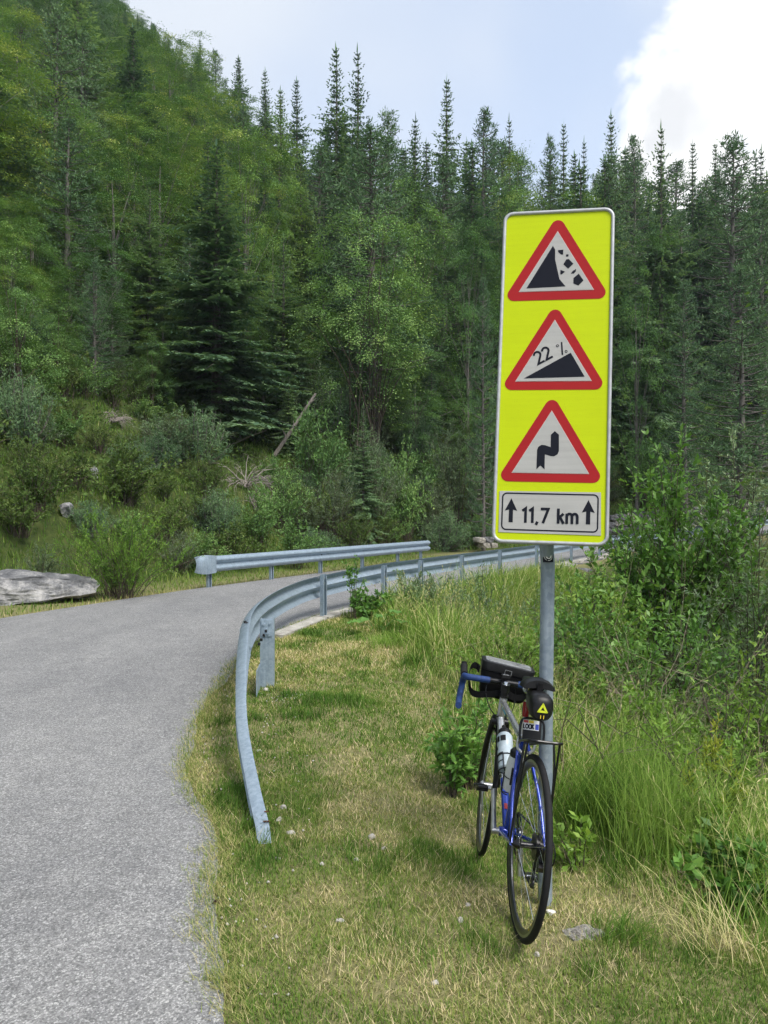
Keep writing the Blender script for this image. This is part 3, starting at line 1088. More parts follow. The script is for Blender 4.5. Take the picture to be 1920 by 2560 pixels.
def triangle(cx, apex_in, base_in, half_in, outer_top, outer_bot, half_out):
    """outer rounded red triangle with a white field; returns the red part"""
    inner = [(cx, apex_in), (cx - half_in, base_in), (cx + half_in, base_in)]
    k = math.tan(R(30.2))
    # sharp outer triangle: sides parallel to the inner one
    bot = outer_bot
    off = (base_in - bot)
    apex = apex_in + off * 2.0
    half = (apex - bot) * half_in / (apex_in - base_in)
    outer = [(cx, apex), (cx - half, bot), (cx + half, bot)]
    red = flat('red_triangle', round_poly(outer, 0.0275), 0.0012, 'sign_red', sign)
    pale = [(cx, apex_in + 0.003), (cx - half_in - 0.0026, base_in - 0.0015), (cx + half_in + 0.0026, base_in - 0.0015)]
    e = flat('pale_edge', pale, 0.0020, 'sign_pale_edge', red)
    w = flat('white_field', inner, 0.0028, 'sign_white', red)
    return red


t1 = triangle(-0.0010, 0.6034, 0.3476, 0.1490, 0.6559, 0.3085, 0.197)
t2 = triangle(-0.0025, 0.2209, -0.0347, 0.1494, 0.2727, -0.0712, 0.198)
t3 = triangle(-0.0045, -0.1599, -0.4131, 0.1492, -0.1086, -0.4497, 0.197)
flat('falling_rock_slope', [(-0.0188, 0.5419), (-0.0092, 0.5252), (-0.0081, 0.4817), (0.0113, 0.3964), (0.0364, 0.3645), (-0.1212, 0.3607)][::-1], 0.0036, 'sign_black', t1)
for p in ([(0.0028, 0.522), (0.0238, 0.5234), (0.0233, 0.5022), (0.0163, 0.5025), (0.0037, 0.5136)], [(0.0355, 0.5017), (0.0449, 0.5028), (0.0451, 0.4927), (0.0357, 0.4931)],
          [(0.0371, 0.4806), (0.0465, 0.4817), (0.0654, 0.4607), (0.0454, 0.4401), (0.0254, 0.4596)], [(0.0145, 0.4364), (0.0332, 0.4274), (0.0205, 0.4166), (0.0143, 0.4169)],
          [(0.0637, 0.4293), (0.077, 0.4377), (0.0762, 0.4273), (0.0681, 0.4183), (0.0566, 0.4187)], [(0.0879, 0.4168), (0.1075, 0.3874), (0.0876, 0.3658), (0.0677, 0.3758), (0.0675, 0.3992)]):
    flat('falling_rock', p[::-1], 0.0036, 'sign_black', t1)
flat('gradient_wedge', [(0.064, 0.0824), (-0.1197, -0.0234), (0.1207, -0.0181)], 0.0036, 'sign_black', t2)
flat('double_bend_arrow', [(0.0097, -0.2424), (0.026, -0.2571), (0.0277, -0.3228), (0.0228, -0.3368), (0.0096, -0.3451), (-0.0028, -0.3445), (-0.0267, -0.3374), (-0.0264, -0.3985), (-0.0432, -0.3833), (-0.0583, -0.399), (-0.0578, -0.32), (-0.0535, -0.307), (-0.0413, -0.2991), (-0.0288, -0.2998), (-0.0048, -0.3076), (-0.0055, -0.2573)][::-1], 0.0036, 'sign_black', t3)
plate = flat('distance_plate', [(-0.2008, -0.4893), (0.193, -0.4870), (0.1963, -0.6573), (-0.1996, -0.6558)][::-1], 0.0022, 'sign_white', sign, 0.0012)
ring('plate_border', rounded(0.376, 0.152, 0.020, 7, -0.0025, -0.5708), rounded(0.365, 0.141, 0.0145, 7, -0.0025, -0.5708), 0.0030, 'sign_black', plate)
for ax in (-0.1531, 0.1463):
    flat('arrow', [(ax, -0.5182), (ax + 0.0245, -0.5685), (ax + 0.0080, -0.5642), (ax + 0.0083, -0.6148), (ax - 0.0083, -0.6148), (ax - 0.0080, -0.5642), (ax - 0.0245, -0.5685)][::-1], 0.0030, 'sign_black', plate)


def arc(cx, cy, rx, ry, a0, a1, n=9):
    return [(cx + rx * math.cos(R(a0 + (a1 - a0) * k / n)), cy + ry * math.sin(R(a0 + (a1 - a0) * k / n))) for k in range(n + 1)]


GL = {  # stroke glyphs on a unit-high grid: list of polylines
    '1': [[(0.04, 0.80), (0.26, 0.96), (0.26, 0.0)]],
    '7': [[(0.02, 0.95), (0.52, 0.95), (0.18, 0.0)]],
    ',': [[(0.14, 0.10), (0.04, -0.12)]],
    'k': [[(0.06, 0.0), (0.06, 1.0)], [(0.40, 0.66), (0.08, 0.34)], [(0.17, 0.43), (0.42, 0.0)]],
    'm': [[(0.06, 0.0), (0.06, 0.68)], arc(0.23, 0.46, 0.17, 0.20, 180, 0) + [(0.40, 0.0)], arc(0.57, 0.46, 0.17, 0.20, 180, 0) + [(0.74, 0.0)]],
    '2': [arc(0.29, 0.71, 0.24, 0.24, 165, -30) + [(0.05, 0.045), (0.56, 0.045)]],
    'L': [[(0.08, 1.0), (0.08, 0.06), (0.5, 0.06)]],
    'O': [arc(0.40, 0.5, 0.34, 0.44, 90, 450, 18)],
    'K': [[(0.08, 0.0), (0.08, 1.0)], [(0.56, 1.0), (0.10, 0.45)], [(0.22, 0.58), (0.60, 0.0)]],
}


def stroke(poly, w):
    """offset polyline ribbon"""
    P = [Vector(p) for p in poly]
    L, Rt = [], []
    for i, p in enumerate(P):
        a = (p - P[i - 1]).normalized() if i else (P[1] - p).normalized()
        b = (P[i + 1] - p).normalized() if i < len(P) - 1 else a
        t = (a + b)
        t = t.normalized() if t.length > 1e-6 else a
        nrm = Vector((-t.y, t.x))
        k = max(0.35, abs(nrm.dot(Vector((-a.y, a.x)))))
        L.append(p + nrm * w / 2 / k); Rt.append(p - nrm * w / 2 / k)
    return L, Rt


def write(name, text, u, v, h, w, dy, mat, parent, ang=0.0, gap=0.10, adv=None, M=None, origin=None, sx=1.0):
    adv = adv or {'1': 0.40, '7': 0.62, ',': 0.26, 'k': 0.50, 'm': 0.85, '2': 0.62, ' ': 0.38, 'L': 0.55, 'O': 0.84, 'K': 0.62}
    mb = MB()
    x = 0.0
    ca, sa = math.cos(ang), math.sin(ang)
    lift = 0.0
    for ch in text:
        for poly in GL.get(ch, []):
            L, Rt = stroke([((x + a * sx), b) for a, b in poly], w)
            Mq = (lay(dy) if M is None else M @ Matrix.Translation((0, -dy, 0)))
            q = lambda p: Mq @ Vector((u + h * (p.x * ca - p.y * sa), -lift, v + h * (p.x * sa + p.y * ca)))
            nL = len(L)
            mb.raw([q(p) for p in L] + [q(p) for p in Rt], [(i, i + 1, nL + i + 1, nL + i) for i in range(nL - 1)])
            lift += 0.00012
        x += (adv[ch]) * sx + gap * 0.5
    return mb.build(name, mat, parent, SO if origin is None else origin)


write('distance_text', '11,7 km', -0.1105, -0.6155, 0.0600, 0.175, 0.0032, 'sign_black', plate, 0.003, 0.12, sx=0.98)
write('gradient_text', '22', -0.0640, 0.0210 + 0.012, 0.0545, 0.155, 0.0038, 'sign_black', t2, R(29), 0.10)
pc = MB()
for (cx_, cy_) in ((0.0110, 0.1125), (0.0457, 0.0882)):
    pl = arc(cx_, cy_, 0.0042, 0.0044, 0, 360, 14)
    L, Rt = stroke(pl, 0.0026)
    pc.raw([lay(0.0038) @ Vector((p.x, 0, p.y)) for p in L] + [lay(0.0038) @ Vector((p.x, 0, p.y)) for p in Rt], [(i, i + 1, len(L) + i + 1, len(L) + i) for i in range(len(L) - 1)])
L, Rt = stroke([(0.0268, 0.1276), (0.0316, 0.0734)], 0.0058)
pc.raw([lay(0.0038) @ Vector((p.x, 0, p.y)) for p in L] + [lay(0.0038) @ Vector((p.x, 0, p.y)) for p in Rt], [(0, 1, 3, 2)])
pc.build('percent_text', 'sign_black', t2, SO)

# ------------------------------------------------------------------ the bicycle
by0 = 3.005
bx0 = (1297 - 960) / FPX * by0
bz0 = h1(bx0, by0)
fwd = Vector((-0.028, 0.9996, 0))
fz = h1(bx0 + fwd.x * 0.985, by0 + fwd.y * 0.985)
fwd = Vector((fwd.x, fwd.y, (fz - bz0) / 0.985)).normalized()
lft = Vector((0, 0, 1)).cross(fwd).normalized()
upv = fwd.cross(lft).normalized()
BR = Matrix((fwd, lft, upv)).transposed().to_4x4()
BM = Matrix.Translation((bx0, by0, bz0 + 0.006)) @ BR @ Matrix.Rotation(R(7.2), 4, 'X')
bike = thing('bicycle', 'blue and silver road bicycle leaning against the sign pole', 'bicycle')
bike.matrix_world = BM

RA, FA, BB = Vector((0, 0, .335)), Vector((.985, 0, .335)), Vector((.405, 0, .270))
HB, HT = Vector((.835, 0, .671)), Vector((.797, 0, .795))
SC_ = Vector((.281, 0, .690))
fp = MB()
fp.tube([BB, SC_], 0.0150, 14)
seat_tube = fp.build('seat_tube', 'frame_blue', bike, smooth_shade=True)
MB().tube([SC_ + Vector((.0, 0, -.010)), Vector((.806, 0, .772))], 0.0150, 14).build('top_tube', 'frame_silver', bike, smooth_shade=True)
dq = BB.lerp(Vector((.832, 0, .700)), 0.42)
dtl = MB().tube([BB, dq], 0.0180, 16).build('down_tube_lower', 'frame_blue', bike, smooth_shade=True)
MB().tube([dq, Vector((.828, 0, .694))], 0.0181, 16).build('down_tube_upper', 'frame_silver', bike, smooth_shade=True)
MB().tube([HB, HT], [0.0195, 0.019], 16).build('head_tube', 'frame_silver', bike, smooth_shade=True)
MB().tube([BB + Vector((0, -.036, 0)), BB + Vector((0, .036, 0))], 0.0205, 16).build('bottom_bracket', 'frame_blue', bike, smooth_shade=True)
for s in (1, -1):
    MB().tube(catmull([SC_ + Vector((-.01, s * .018, -.015)), Vector((.215, s * .030, .61)), Vector((.105, s * .055, .475)), Vector((.0, s * .064, .335))], 5), 0.0075, 10).build('seat_stay', 'frame_blue', bike, smooth_shade=True)
    MB().tube(catmull([BB + Vector((-.01, s * .028, 0)), Vector((.22, s * .046, .30)), Vector((.0, s * .064, .335))], 5), 0.0085, 10).build('chain_stay', 'frame_blue', bike, smooth_shade=True)
sp = Vector((-.284, 0, .959))
MB().tube([SC_, SC_ + sp * 0.225], 0.0135, 14).build('seat_post', 'alloy', bike, smooth_shade=True)
# decals on top and down tube
dm = MB()
ttd = (Vector((.806, 0, .772)) - SC_).normalized()
for a, b in ((0.36, 0.42), (0.44, 0.455)):
    q0, q1 = SC_ + Vector((0, 0, -.01)) + ttd * a, SC_ + Vector((0, 0, -.01)) + ttd * b
    dm.tube([q0, q1], 0.0154, 14, caps=False)
dm.build('blue_band', 'label_cyan', bike, smooth_shade=True)
dk = MB()
for k in range(7):
    q = SC_ + Vector((0, 0, -.01)) + ttd * (0.20 + 0.022 * k)
    dk.box(q + Vector((0, 0.011, 0.0108)), (0.013, 0.006, 0.0012), Matrix.Rotation(R(45), 3, 'X'))
dk.build('tube_lettering', 'black_metal', bike, kind='stuff')
bad = MB()
badc = BB + (dq - BB).normalized() * 0.105
bd = (dq - BB).normalized()
for (o, sz) in ((0.0, (0.026, 0.014, 0.0016)),):
    bad.box(badc + Vector((-.011, 0.003, .0175)), sz, Matrix((bd, Vector((0, 1, 0)), bd.cross(Vector((0, 1, 0))))).transposed())
bad.build('frame_badge', 'label_red', dtl)

# steering assembly (turned a little to the right)
stv = (HT - HB).normalized()
STR = Matrix.Translation(HB) @ Matrix.Rotation(R(-5), 4, stv) @ Matrix.Translation(-HB)


def steer(mb):
    mb.v = [tuple(STR @ Vector(p)) for p in mb.v]
    return mb


for s in (1, -1):
    f = MB().tube(catmull([HB + Vector((0, s * .034, 0.0)), HB + Vector((.045, s * .046, -.12)), Vector((.945, s * .050, .42)), Vector((.985, s * .050, .335))], 5), [.0135] * 8 + [.012] * 4 + [.008] * 4, 12)
    steer(f).build('fork_blade', 'black_metal', bike, smooth_shade=True)
steer(MB().tube([HB + Vector((0, -.04, 0)), HB + Vector((0, .04, 0))], 0.019, 12)).build('fork_crown', 'black_metal', bike, smooth_shade=True)
steer(MB().tube([HT, HT + stv * 0.012], 0.022, 16).tube([HT + stv * .012, HT + stv * 0.055], 0.0175, 16)).build('headset_spacers', 'black_plastic', bike, smooth_shade=True)
ST0, ST1 = HT + stv * 0.045, Vector((.875, 0, .858))
steer(MB().tube([ST0, ST1], [.018, .016], 12).tube([ST0 - stv * .016, ST0 + stv * .022], .021, 14)).build('stem', 'black_metal', bike, smooth_shade=True)
steer(MB().tube([ST0 + stv * .021, ST0 + stv * .030], [.0145, .010], 12)).build('stem_cap', 'chrome', bike, smooth_shade=True)
bar = MB().tube([ST1 + Vector((0, -.075, 0)), ST1 + Vector((0, .075, 0))], .0140, 12)
hb = steer(bar).build('handlebar', 'black_metal', bike, smooth_shade=True)
for s in (1, -1):
    c = ST1
    drop = [c + Vector((0, s * .070, 0)), c + Vector((0, s * .172, 0)), c + Vector((.02, s * .192, 0.0)), c + Vector((.065, s * .196, -.006)), c + Vector((.096, s * .198, -.045)), c + Vector((.085, s * .202, -.095)), c + Vector((.035, s * .206, -.130)), c + Vector((-.045, s * .209, -.140))]
    steer(MB().tube(catmull(drop, 5), 0.0160, 12)).build('bar_tape', 'bar_tape_blue', hb, smooth_shade=True)
    hood = [c + Vector((.055, s * .196, 0.004)), c + Vector((.095, s * .198, .020)), c + Vector((.128, s * .199, .045)), c + Vector((.135, s * .199, .062))]
    steer(MB().tube(catmull(hood, 4), [.019] * 5 + [.018] * 4 + [.014] * 4, 12)).build('brake_hood', 'black_rubber', hb, smooth_shade=True)
    lev = [c + Vector((.132, s * .199, .035)), c + Vector((.148, s * .200, -.01)), c + Vector((.135, s * .202, -.065)), c + Vector((.118, s * .204, -.10))]
    steer(MB().tube(catmull(lev, 4), .0075, 8)).build('brake_lever', 'black_metal', hb, smooth_shade=True)
for s in (1, -1):
    cb = [ST1 + Vector((.02, s * .06, 0.0)), ST1 + Vector((.015, s * .075, -.05)), Vector((.84, s * .06, .74)), Vector((.822, s * .028, .70)), Vector((.80, s * .016, .70))]
    MB().tube(catmull(cb, 6), 0.0026, 6).build('cable', 'black_plastic', bike, smooth_shade=True)


def wheel(center, name, front, xf=None):
    w = MB()
    N = 56
    ROT = Matrix.Translation(center) @ Matrix.Rotation(R(90), 4, 'X')
    tf = (lambda mb: steer(mb)) if front else (lambda mb: mb)
    ty = []
    for k in range(14):
        a = 2 * math.pi * k / 14
        ty.append((.3225 + .0128 * math.cos(a), .0128 * math.sin(a)))
    tyre = MB().lathe(ty, ROT, N, True)
    rimp = [(.3145, -.0095), (.3145, .0095), (.309, .0098), (.302, .0096), (.291, .0070), (.286, .0028), (.286, -.0028), (.291, -.0070), (.302, -.0096), (.309, -.0098)]
    rimm = MB().lathe(rimp, ROT, N, True)
    rt = tf(rimm).build('wheel', 'rim_grey', bike, smooth_shade=True)
    br = MB()
    for s in (1, -1):
        br.lathe([(.3045, s * .00995), (.3135, s * .0099)], ROT, N)
        br.f = [q for q in br.f if len(q) == 4]
    tf(br).build('brake_track', 'rim_brake', rt, smooth_shade=True)
    tf(tyre).build('tyre', 'black_rubber', rt, smooth_shade=True)
    hw = .050 if front else .064
    hubp = [(.005, -hw), (.012, -hw * .8), (.019, -hw * .62), (.019, -hw * .55), (.012, -hw * .45), (.012, hw * .45), (.019, hw * .55), (.019, hw * .62), (.012, hw * .8), (.005, hw)]
    tf(MB().lathe(hubp, ROT, 18)).build('hub', 'black_metal' if not front else 'alloy', rt, smooth_shade=True)
    ns = 20 if front else 24
    spk = MB()
    for k in range(ns):
        a = 2 * math.pi * k / ns
        s = 1 if k % 2 else -1
        off = R(28) * (1 if (k // 2) % 2 else -1) * (0 if front else 1)
        h_ = Vector((.018 * math.cos(a + off), s * hw * .58, .018 * math.sin(a + off)))
        o_ = Vector((.287 * math.cos(a), 0, .287 * math.sin(a)))
        spk.tube([center + h_, center + o_], .00125, 4, caps=False)
    tf(spk).build('spokes', 'chrome' if not front else 'alloy', rt, kind='stuff')
    lab = MB()
    for a0, L in ((200, 12), (216, 3), (224, 3), (232, 3)):
        for s in (1,):
            V = []
            for k in range(5):
                a = R(a0 + L * k / 4)
                for r_, yy in ((.2935, .0083 + .0006), (.3005, .0097 + .0004)):
                    V.append(center + Vector((r_ * math.cos(a), s * yy, r_ * math.sin(a))))
            lab.raw(V, [(2 * k, 2 * k + 2, 2 * k + 3, 2 * k + 1) for k in range(4)])
    tf(lab).build('rim_decal', 'label_white' if front else 'label_yellow', rt, kind='stuff')
    return rt


wheel(RA, 'rear', False)
wheel(FA, 'front', True)
# cassette, derailleur, chain, cranks (drive side is the right, -y)
cas = MB()
for k in range(8):
    r = .024 + .0036 * k
    cas.lathe([(r - .006, 0), (r, .0006), (r, .0018), (r - .006, .0024)], Matrix.Translation(RA + Vector((0, -.052 + .0042 * k, 0))) @ Matrix.Rotation(R(90), 4, 'X'), 26)
cas.build('cassette', 'black_metal', bike)
der = MB()
der.tube([RA + Vector((.0, -.060, -.01)), RA + Vector((.02, -.070, -.05))], .014, 8).box(RA + Vector((.035, -.062, -.075)), (.05, .03, .028), Matrix.Rotation(R(-40), 3, 'Y'))
for q in (Vector((.05, -.048, -.085)), Vector((.065, -.048, -.155))):
    der.lathe([(.004, -.003), (.021, -.003), (.021, .003), (.004, .003)], Matrix.Translation(RA + q) @ Matrix.Rotation(R(90), 4, 'X'), 18)
der.box(RA + Vector((.058, -.042, -.12)), (.012, .003, .085), Matrix.Rotation(R(12), 3, 'Y'))
der.build('rear_derailleur', 'black_metal', bike)
MB().tube(catmull([RA + Vector((.02, -.066, -.06)), RA + Vector((-.045, -.085, -.055)), RA + Vector((-.06, -.09, .0)), RA + Vector((-.01, -.075, .045)), RA + Vector((.08, -.05, .0))], 6), .0026, 6).build('gear_cable', 'black_plastic', bike)
ch = MB()
CR = .085
ch.lathe([(CR - .012, -.002), (CR, -.002), (CR, .001), (CR - .012, .001)], Matrix.Translation(BB + Vector((0, -.045, 0))) @ Matrix.Rotation(R(90), 4, 'X'), 40, True)
ch.lathe([(CR - .030, -.002), (CR - .022, -.002), (CR - .022, .001), (CR - .030, .001)], Matrix.Translation(BB + Vector((0, -.038, 0))) @ Matrix.Rotation(R(90), 4, 'X'), 40, True)
for k in range(5):
    a = 2 * math.pi * k / 5
    ch.tube([BB + Vector((.01 * math.cos(a), -.044, .01 * math.sin(a))), BB + Vector((.075 * math.cos(a), -.044, .075 * math.sin(a)))], .006, 6)
ch.build('chainring', 'black_metal', bike)
chn = MB()
loop = [BB + Vector((.0, -.045, CR)), RA + Vector((.02, -.047, .040)), RA + Vector((-.035, -.047, .0)), RA + Vector((.03, -.047, -.05)), RA + Vector((.07, -.047, -.085)), RA + Vector((.045, -.047, -.13)), RA + Vector((.075, -.047, -.175)), BB + Vector((.0, -.045, -CR)), BB + Vector((CR * .95, -.045, -.02)), BB + Vector((CR * .7, -.045, CR * .7)), BB + Vector((.0, -.045, CR))]
chn.tube(loop, .0040, 6)
chn.build('chain', 'black_metal', bike)
for s, d in ((1, 1), (-1, -1)):
    a = BB + Vector((0, s * .058, 0)); e = BB + Vector((d * .012, s * .074, d * .170))
    cr = MB().tube([a, a.lerp(e, .5), e], [.0125, .0105, .0125], 10, flat=0.8).tube([BB + Vector((0, s * .036, 0)), BB + Vector((0, s * .066, 0))], .014, 12).build('crank_arm', 'alloy', bike, smooth_shade=True)
    pd = MB()
    c0 = e + Vector((0, s * .012, 0))
    pd.tube([c0, c0 + Vector((0, s * .055, 0))], .008, 10)
    pd.build('pedal_axle', 'chrome', cr, smooth_shade=True)
    pb = MB()
    pc0 = c0 + Vector((0, s * .042, -.002))
    pb.box(pc0, (.062, .050, .016)).tube([pc0 + Vector((.030, -.028, .002)), pc0 + Vector((.040, 0, .004)), pc0 + Vector((.030, .028, .002))], .007, 8).tube([pc0 + Vector((-.034, -.022, .010)), pc0 + Vector((-.040, .022, .010))], .008, 8)
    pb.build('pedal_body', 'black_metal', cr)
# brakes
for c0, st in ((Vector((.205, 0, .680)), False), (HB + Vector((.035, 0, -.005)), True)):
    k = MB()
    for s in (1, -1):
        k.tube(catmull([c0 + Vector((0, s * .004, .03)), c0 + Vector((0, s * .032, .02)), c0 + Vector((0, s * .034, -.02)), c0 + Vector((-.004, s * .016, -.040))], 4), .0065, 8)
        k.box(c0 + Vector((0, s * .014, -.043)), (.05, .008, .011))
    (steer(k) if st else k).build('brake_caliper', 'alloy' if not st else 'black_metal', bike, smooth_shade=True)
# saddle
sdc = Vector((.205, 0, .925))
V, F = [], []
secs = [(-.135, .064, .004), (-.120, .069, .010), (-.085, .072, .014), (-.04, .060, .010), (.01, .038, .004), (.06, .024, .002), (.11, .019, .003), (.135, .015, .002), (.145, .006, -.006)]
nn = 14
for x, w, z in secs:
    for k in range(nn):
        a = 2 * math.pi * k / nn
        yy = w * math.cos(a)
        zz = (0.020 if math.sin(a) > 0 else 0.012) * math.sin(a) - 0.020 * (abs(yy) / .07) ** 2 - 0.006 * math.exp(-(yy / .012) ** 2) * (math.sin(a) > 0)
        V.append(sdc + Vector((x, yy, z + zz)))
for i in range(len(secs) - 1):
    for k in range(nn):
        F.append((i * nn + k, i * nn + (k + 1) % nn, (i + 1) * nn + (k + 1) % nn, (i + 1) * nn + k))
F.append(tuple(range(nn))); F.append(tuple(reversed(range((len(secs) - 1) * nn, len(secs) * nn))))
sad = MB().raw(V, F).build('saddle', 'black_plastic', bike, smooth_shade=True)
MB().tube(catmull([sdc + Vector((.10, .012, -.01)), sdc + Vector((.05, .022, -.038)), sdc + Vector((-.04, .024, -.038)), sdc + Vector((-.10, .030, -.008))], 4), .0036, 8).tube(catmull([sdc + Vector((.10, -.012, -.01)), sdc + Vector((.05, -.022, -.038)), sdc + Vector((-.04, -.024, -.038)), sdc + Vector((-.10, -.030, -.008))], 4), .0036, 8).build('saddle_rail', 'chrome', sad, smooth_shade=True)
MB().box(SC_ + sp * .225 + Vector((0, 0, -.004)), (.036, .05, .03)).build('saddle_clamp', 'alloy', bike)
# rear rack: tube frame, back hoop with plate, stays to the axle
rk = MB()
PF, PB_ = .700, .742                     # deck height at its front and back
fr_x, bk_x, hw_ = .115, -.125, .048
rk.tube(catmull([(fr_x, hw_, PF), (0, hw_ + .005, (PF + PB_) / 2), (bk_x, hw_ + .012, PB_), (bk_x - .012, 0, PB_ + .001), (bk_x, -hw_ - .012, PB_), (0, -hw_ - .005, (PF + PB_) / 2), (fr_x, -hw_, PF)], 4), .0050, 8)
rk.tube(catmull([(fr_x, hw_, PF), (fr_x + .012, hw_, PF + .060), (fr_x + .016, hw_ - .012, PF + .086), (fr_x + .017, 0, PF + .090), (fr_x + .016, -hw_ + .012, PF + .086), (fr_x + .012, -hw_, PF + .060), (fr_x, -hw_, PF)], 4), .0050, 8)
for s in (1, -1):
    rk.tube(catmull([(-.02, s * .056, .722), (-.03, s * .066, .60), (-.005, s * .070, .345)], 5), .0046, 8)
    rk.tube([(-.09, s * .060, .734), (-.012, s * .069, .42)], .0042, 8)
    rk.tube([(fr_x, s * .046, PF), (.235, s * .022, .672)], .0040, 8)
rack = rk.build('rear_rack', 'black_metal', bike, smooth_shade=True)
MB().box((-.005, 0, .718), (.225, .066, .005), Matrix.Rotation(math.atan2(PB_ - PF, fr_x - bk_x), 3, 'Y')).build('rack_deck', 'black_plastic', rack)
bp = MB().box((fr_x + .010, 0, PF + .044), (.004, .074, .078), Matrix.Rotation(R(8), 3, 'Y')).build('rack_back_plate', 'black_plastic', rack)
# maker's plate facing backwards
LM = Matrix.Translation((fr_x + .0085, .006, PF + .064)) @ Matrix.Rotation(R(8), 4, 'Y') @ Matrix(((0, 1, 0, 0), (-1, 0, 0, 0), (0, 0, 1, 0), (0, 0, 0, 1)))


def lq(u0, v0, u1, v1, dy, mat, nm, par):
    P = [(u0, v0), (u1, v0), (u1, v1), (u0, v1)]
    return MB().raw([LM @ Vector((a, -dy, b)) for a, b in P], [(0, 1, 2, 3)]).build(nm, mat, par)


lab = lq(-.032, -.019, .032, .019, .0012, 'label_white', 'name_label', rack)
lq(-.031, .008, -.012, .018, .0018, 'label_red', 'label_square', lab)
lq(-.010, .008, .010, .018, .0018, 'label_yellow', 'label_square', lab)
lq(.017, -.016, .031, .006, .0018, 'label_blue', 'label_square', lab)
write('label_text', 'LOOK', -.0310, -.0145, .0185, 0.24, .0020, 'sign_black', lab, 0, 0.02, M=LM, origin=(0, 0, 0), sx=0.80)


def on_bike(name, label, cat, p):
    t = thing(name, label, cat)
    t.matrix_world = BM @ Matrix.Translation(p)
    return t


# saddle bag hanging under the saddle, with its emblem and light
sbp = Vector((.055, 0, .893))
sb = on_bike('saddle_bag', 'rounded black saddle bag with lime triangle hanging under the bicycle saddle', 'bag', sbp)
V, F = [], []
secs = [(-.075, .018, .022, -.045), (-.070, .036, .040, -.045), (-.055, .046, .050, -.042), (-.02, .047, .052, -.038), (.03, .044, .046, -.030), (.08, .036, .036, -.018), (.11, .022, .022, -.010)]
nn = 20
for x, w, h_, zc in secs:
    for k in range(nn):
        a = 2 * math.pi * k / nn
        ca, sa = math.cos(a), math.sin(a)
        e = 0.72
        V.append(Vector((x, w * math.copysign(abs(ca) ** e, ca) * (1.0 - 0.10 * (sa < 0) * -sa), zc + h_ * math.copysign(abs(sa) ** e, sa))))
for i in range(len(secs) - 1):
    for k in range(nn):
        F.append((i * nn + k, i * nn + (k + 1) % nn, (i + 1) * nn + (k + 1) % nn, (i + 1) * nn + k))
F.append(tuple(reversed(range(nn)))); F.append(tuple(range((len(secs) - 1) * nn, len(secs) * nn)))
MB().raw(V, F).build('bag_body', 'black_plastic', sb, smooth_shade=True)
TM = Matrix.Translation((-.0775, 0, -.046)) @ Matrix(((0, 1, 0, 0), (-1, 0, 0, 0), (0, 0, 1, 0), (0, 0, 0, 1)))


def tri_ring(r1, r2):
    o = [(r1 * math.cos(R(a)), r1 * math.sin(R(a))) for a in (90, 210, 330)]
    i = [(r2 * math.cos(R(a)), r2 * math.sin(R(a))) for a in (90, 210, 330)]
    return o, i


o_, i_ = tri_ring(.025, .0095)
mb = MB()
for k in range(3):
    j = (k + 1) % 3
    a, b, c, d = Vector(o_[k]), Vector(o_[j]), Vector(i_[j]), Vector(i_[k])
    b2, c2 = b + (a - b) * .06, c + (d - c) * .06
    P3 = [a, b2, c2, d]
    mb.raw([TM @ Vector((p.x, -.0008, p.y)) for p in P3] + [TM @ Vector((p.x, .004, p.y)) for p in P3], [(0, 1, 2, 3), (4, 7, 6, 5), (0, 4, 5, 1), (1, 5, 6, 2), (2, 6, 7, 3), (3, 7, 4, 0)])
mb.build('triangle_emblem', 'emblem_lime', sb)
tb = MB()
for u in (-.006, .006):
    tb.raw([TM @ Vector((u + a, -.001, b)) for a, b in ((-.0012, -.036), (.0012, -.036), (.0012, -.022), (-.0012, -.022))], [(0, 1, 2, 3)])
tb.build('zip_pull', 'label_yellow', sb)
MB().tube([(0.01, 0, .012), (0.01, 0, .045)], .012, 8, flat=.4).build('bag_strap', 'black_cloth', sb)
rl = on_bike('rear_light', 'dark red rear light on the seat post below the saddle bag', 'light', Vector((.215, .012, .815)))
MB().tube([(-.012, .004, -.030), (-.012, .004, .030)], [.013, .0145], 14).build('red_lens', 'light_red', rl, smooth_shade=True)
MB().box((.004, .004, 0), (.018, .022, .05)).build('bracket', 'black_plastic', rl)

# handlebar bag
hbp = STR @ (ST1 + Vector((.115, -.012, -.005)))
hg = on_bike('handlebar_bag', 'black handlebar bag with clear map window and shoulder strap', 'bag', hbp)
hg.matrix_world = BM @ Matrix.Translation(hbp) @ Matrix.Rotation(R(-5), 4, 'Z') @ Matrix.Rotation(R(6.5), 4, 'X') @ Matrix.Rotation(R(-7), 4, 'Y')


def rbox(sx, sy, sz, r, taper=1.0, n=4):
    """soft box: rounded in plan, tapering downwards"""
    V, F = [], []
    prof = [(-.5, .80), (-.47, .93), (-.40, .99), (.40, 1.0), (.47, .985), (.5, .93)]
    m = None
    for zf, kf in prof:
        k = kf * (taper + (1 - taper) * (zf + .5))
        ol = rounded(sx * k, sy * k, r, n)
        m = len(ol)
        V += [Vector((a, b, zf * sz)) for a, b in ol]
    for i in range(len(prof) - 1):
        for k in range(m):
            F.append((i * m + k, i * m + (k + 1) % m, (i + 1) * m + (k + 1) % m, (i + 1) * m + k))
    F.append(tuple(reversed(range(m)))); F.append(tuple(range((len(prof) - 1) * m, len(prof) * m)))
    return V, F


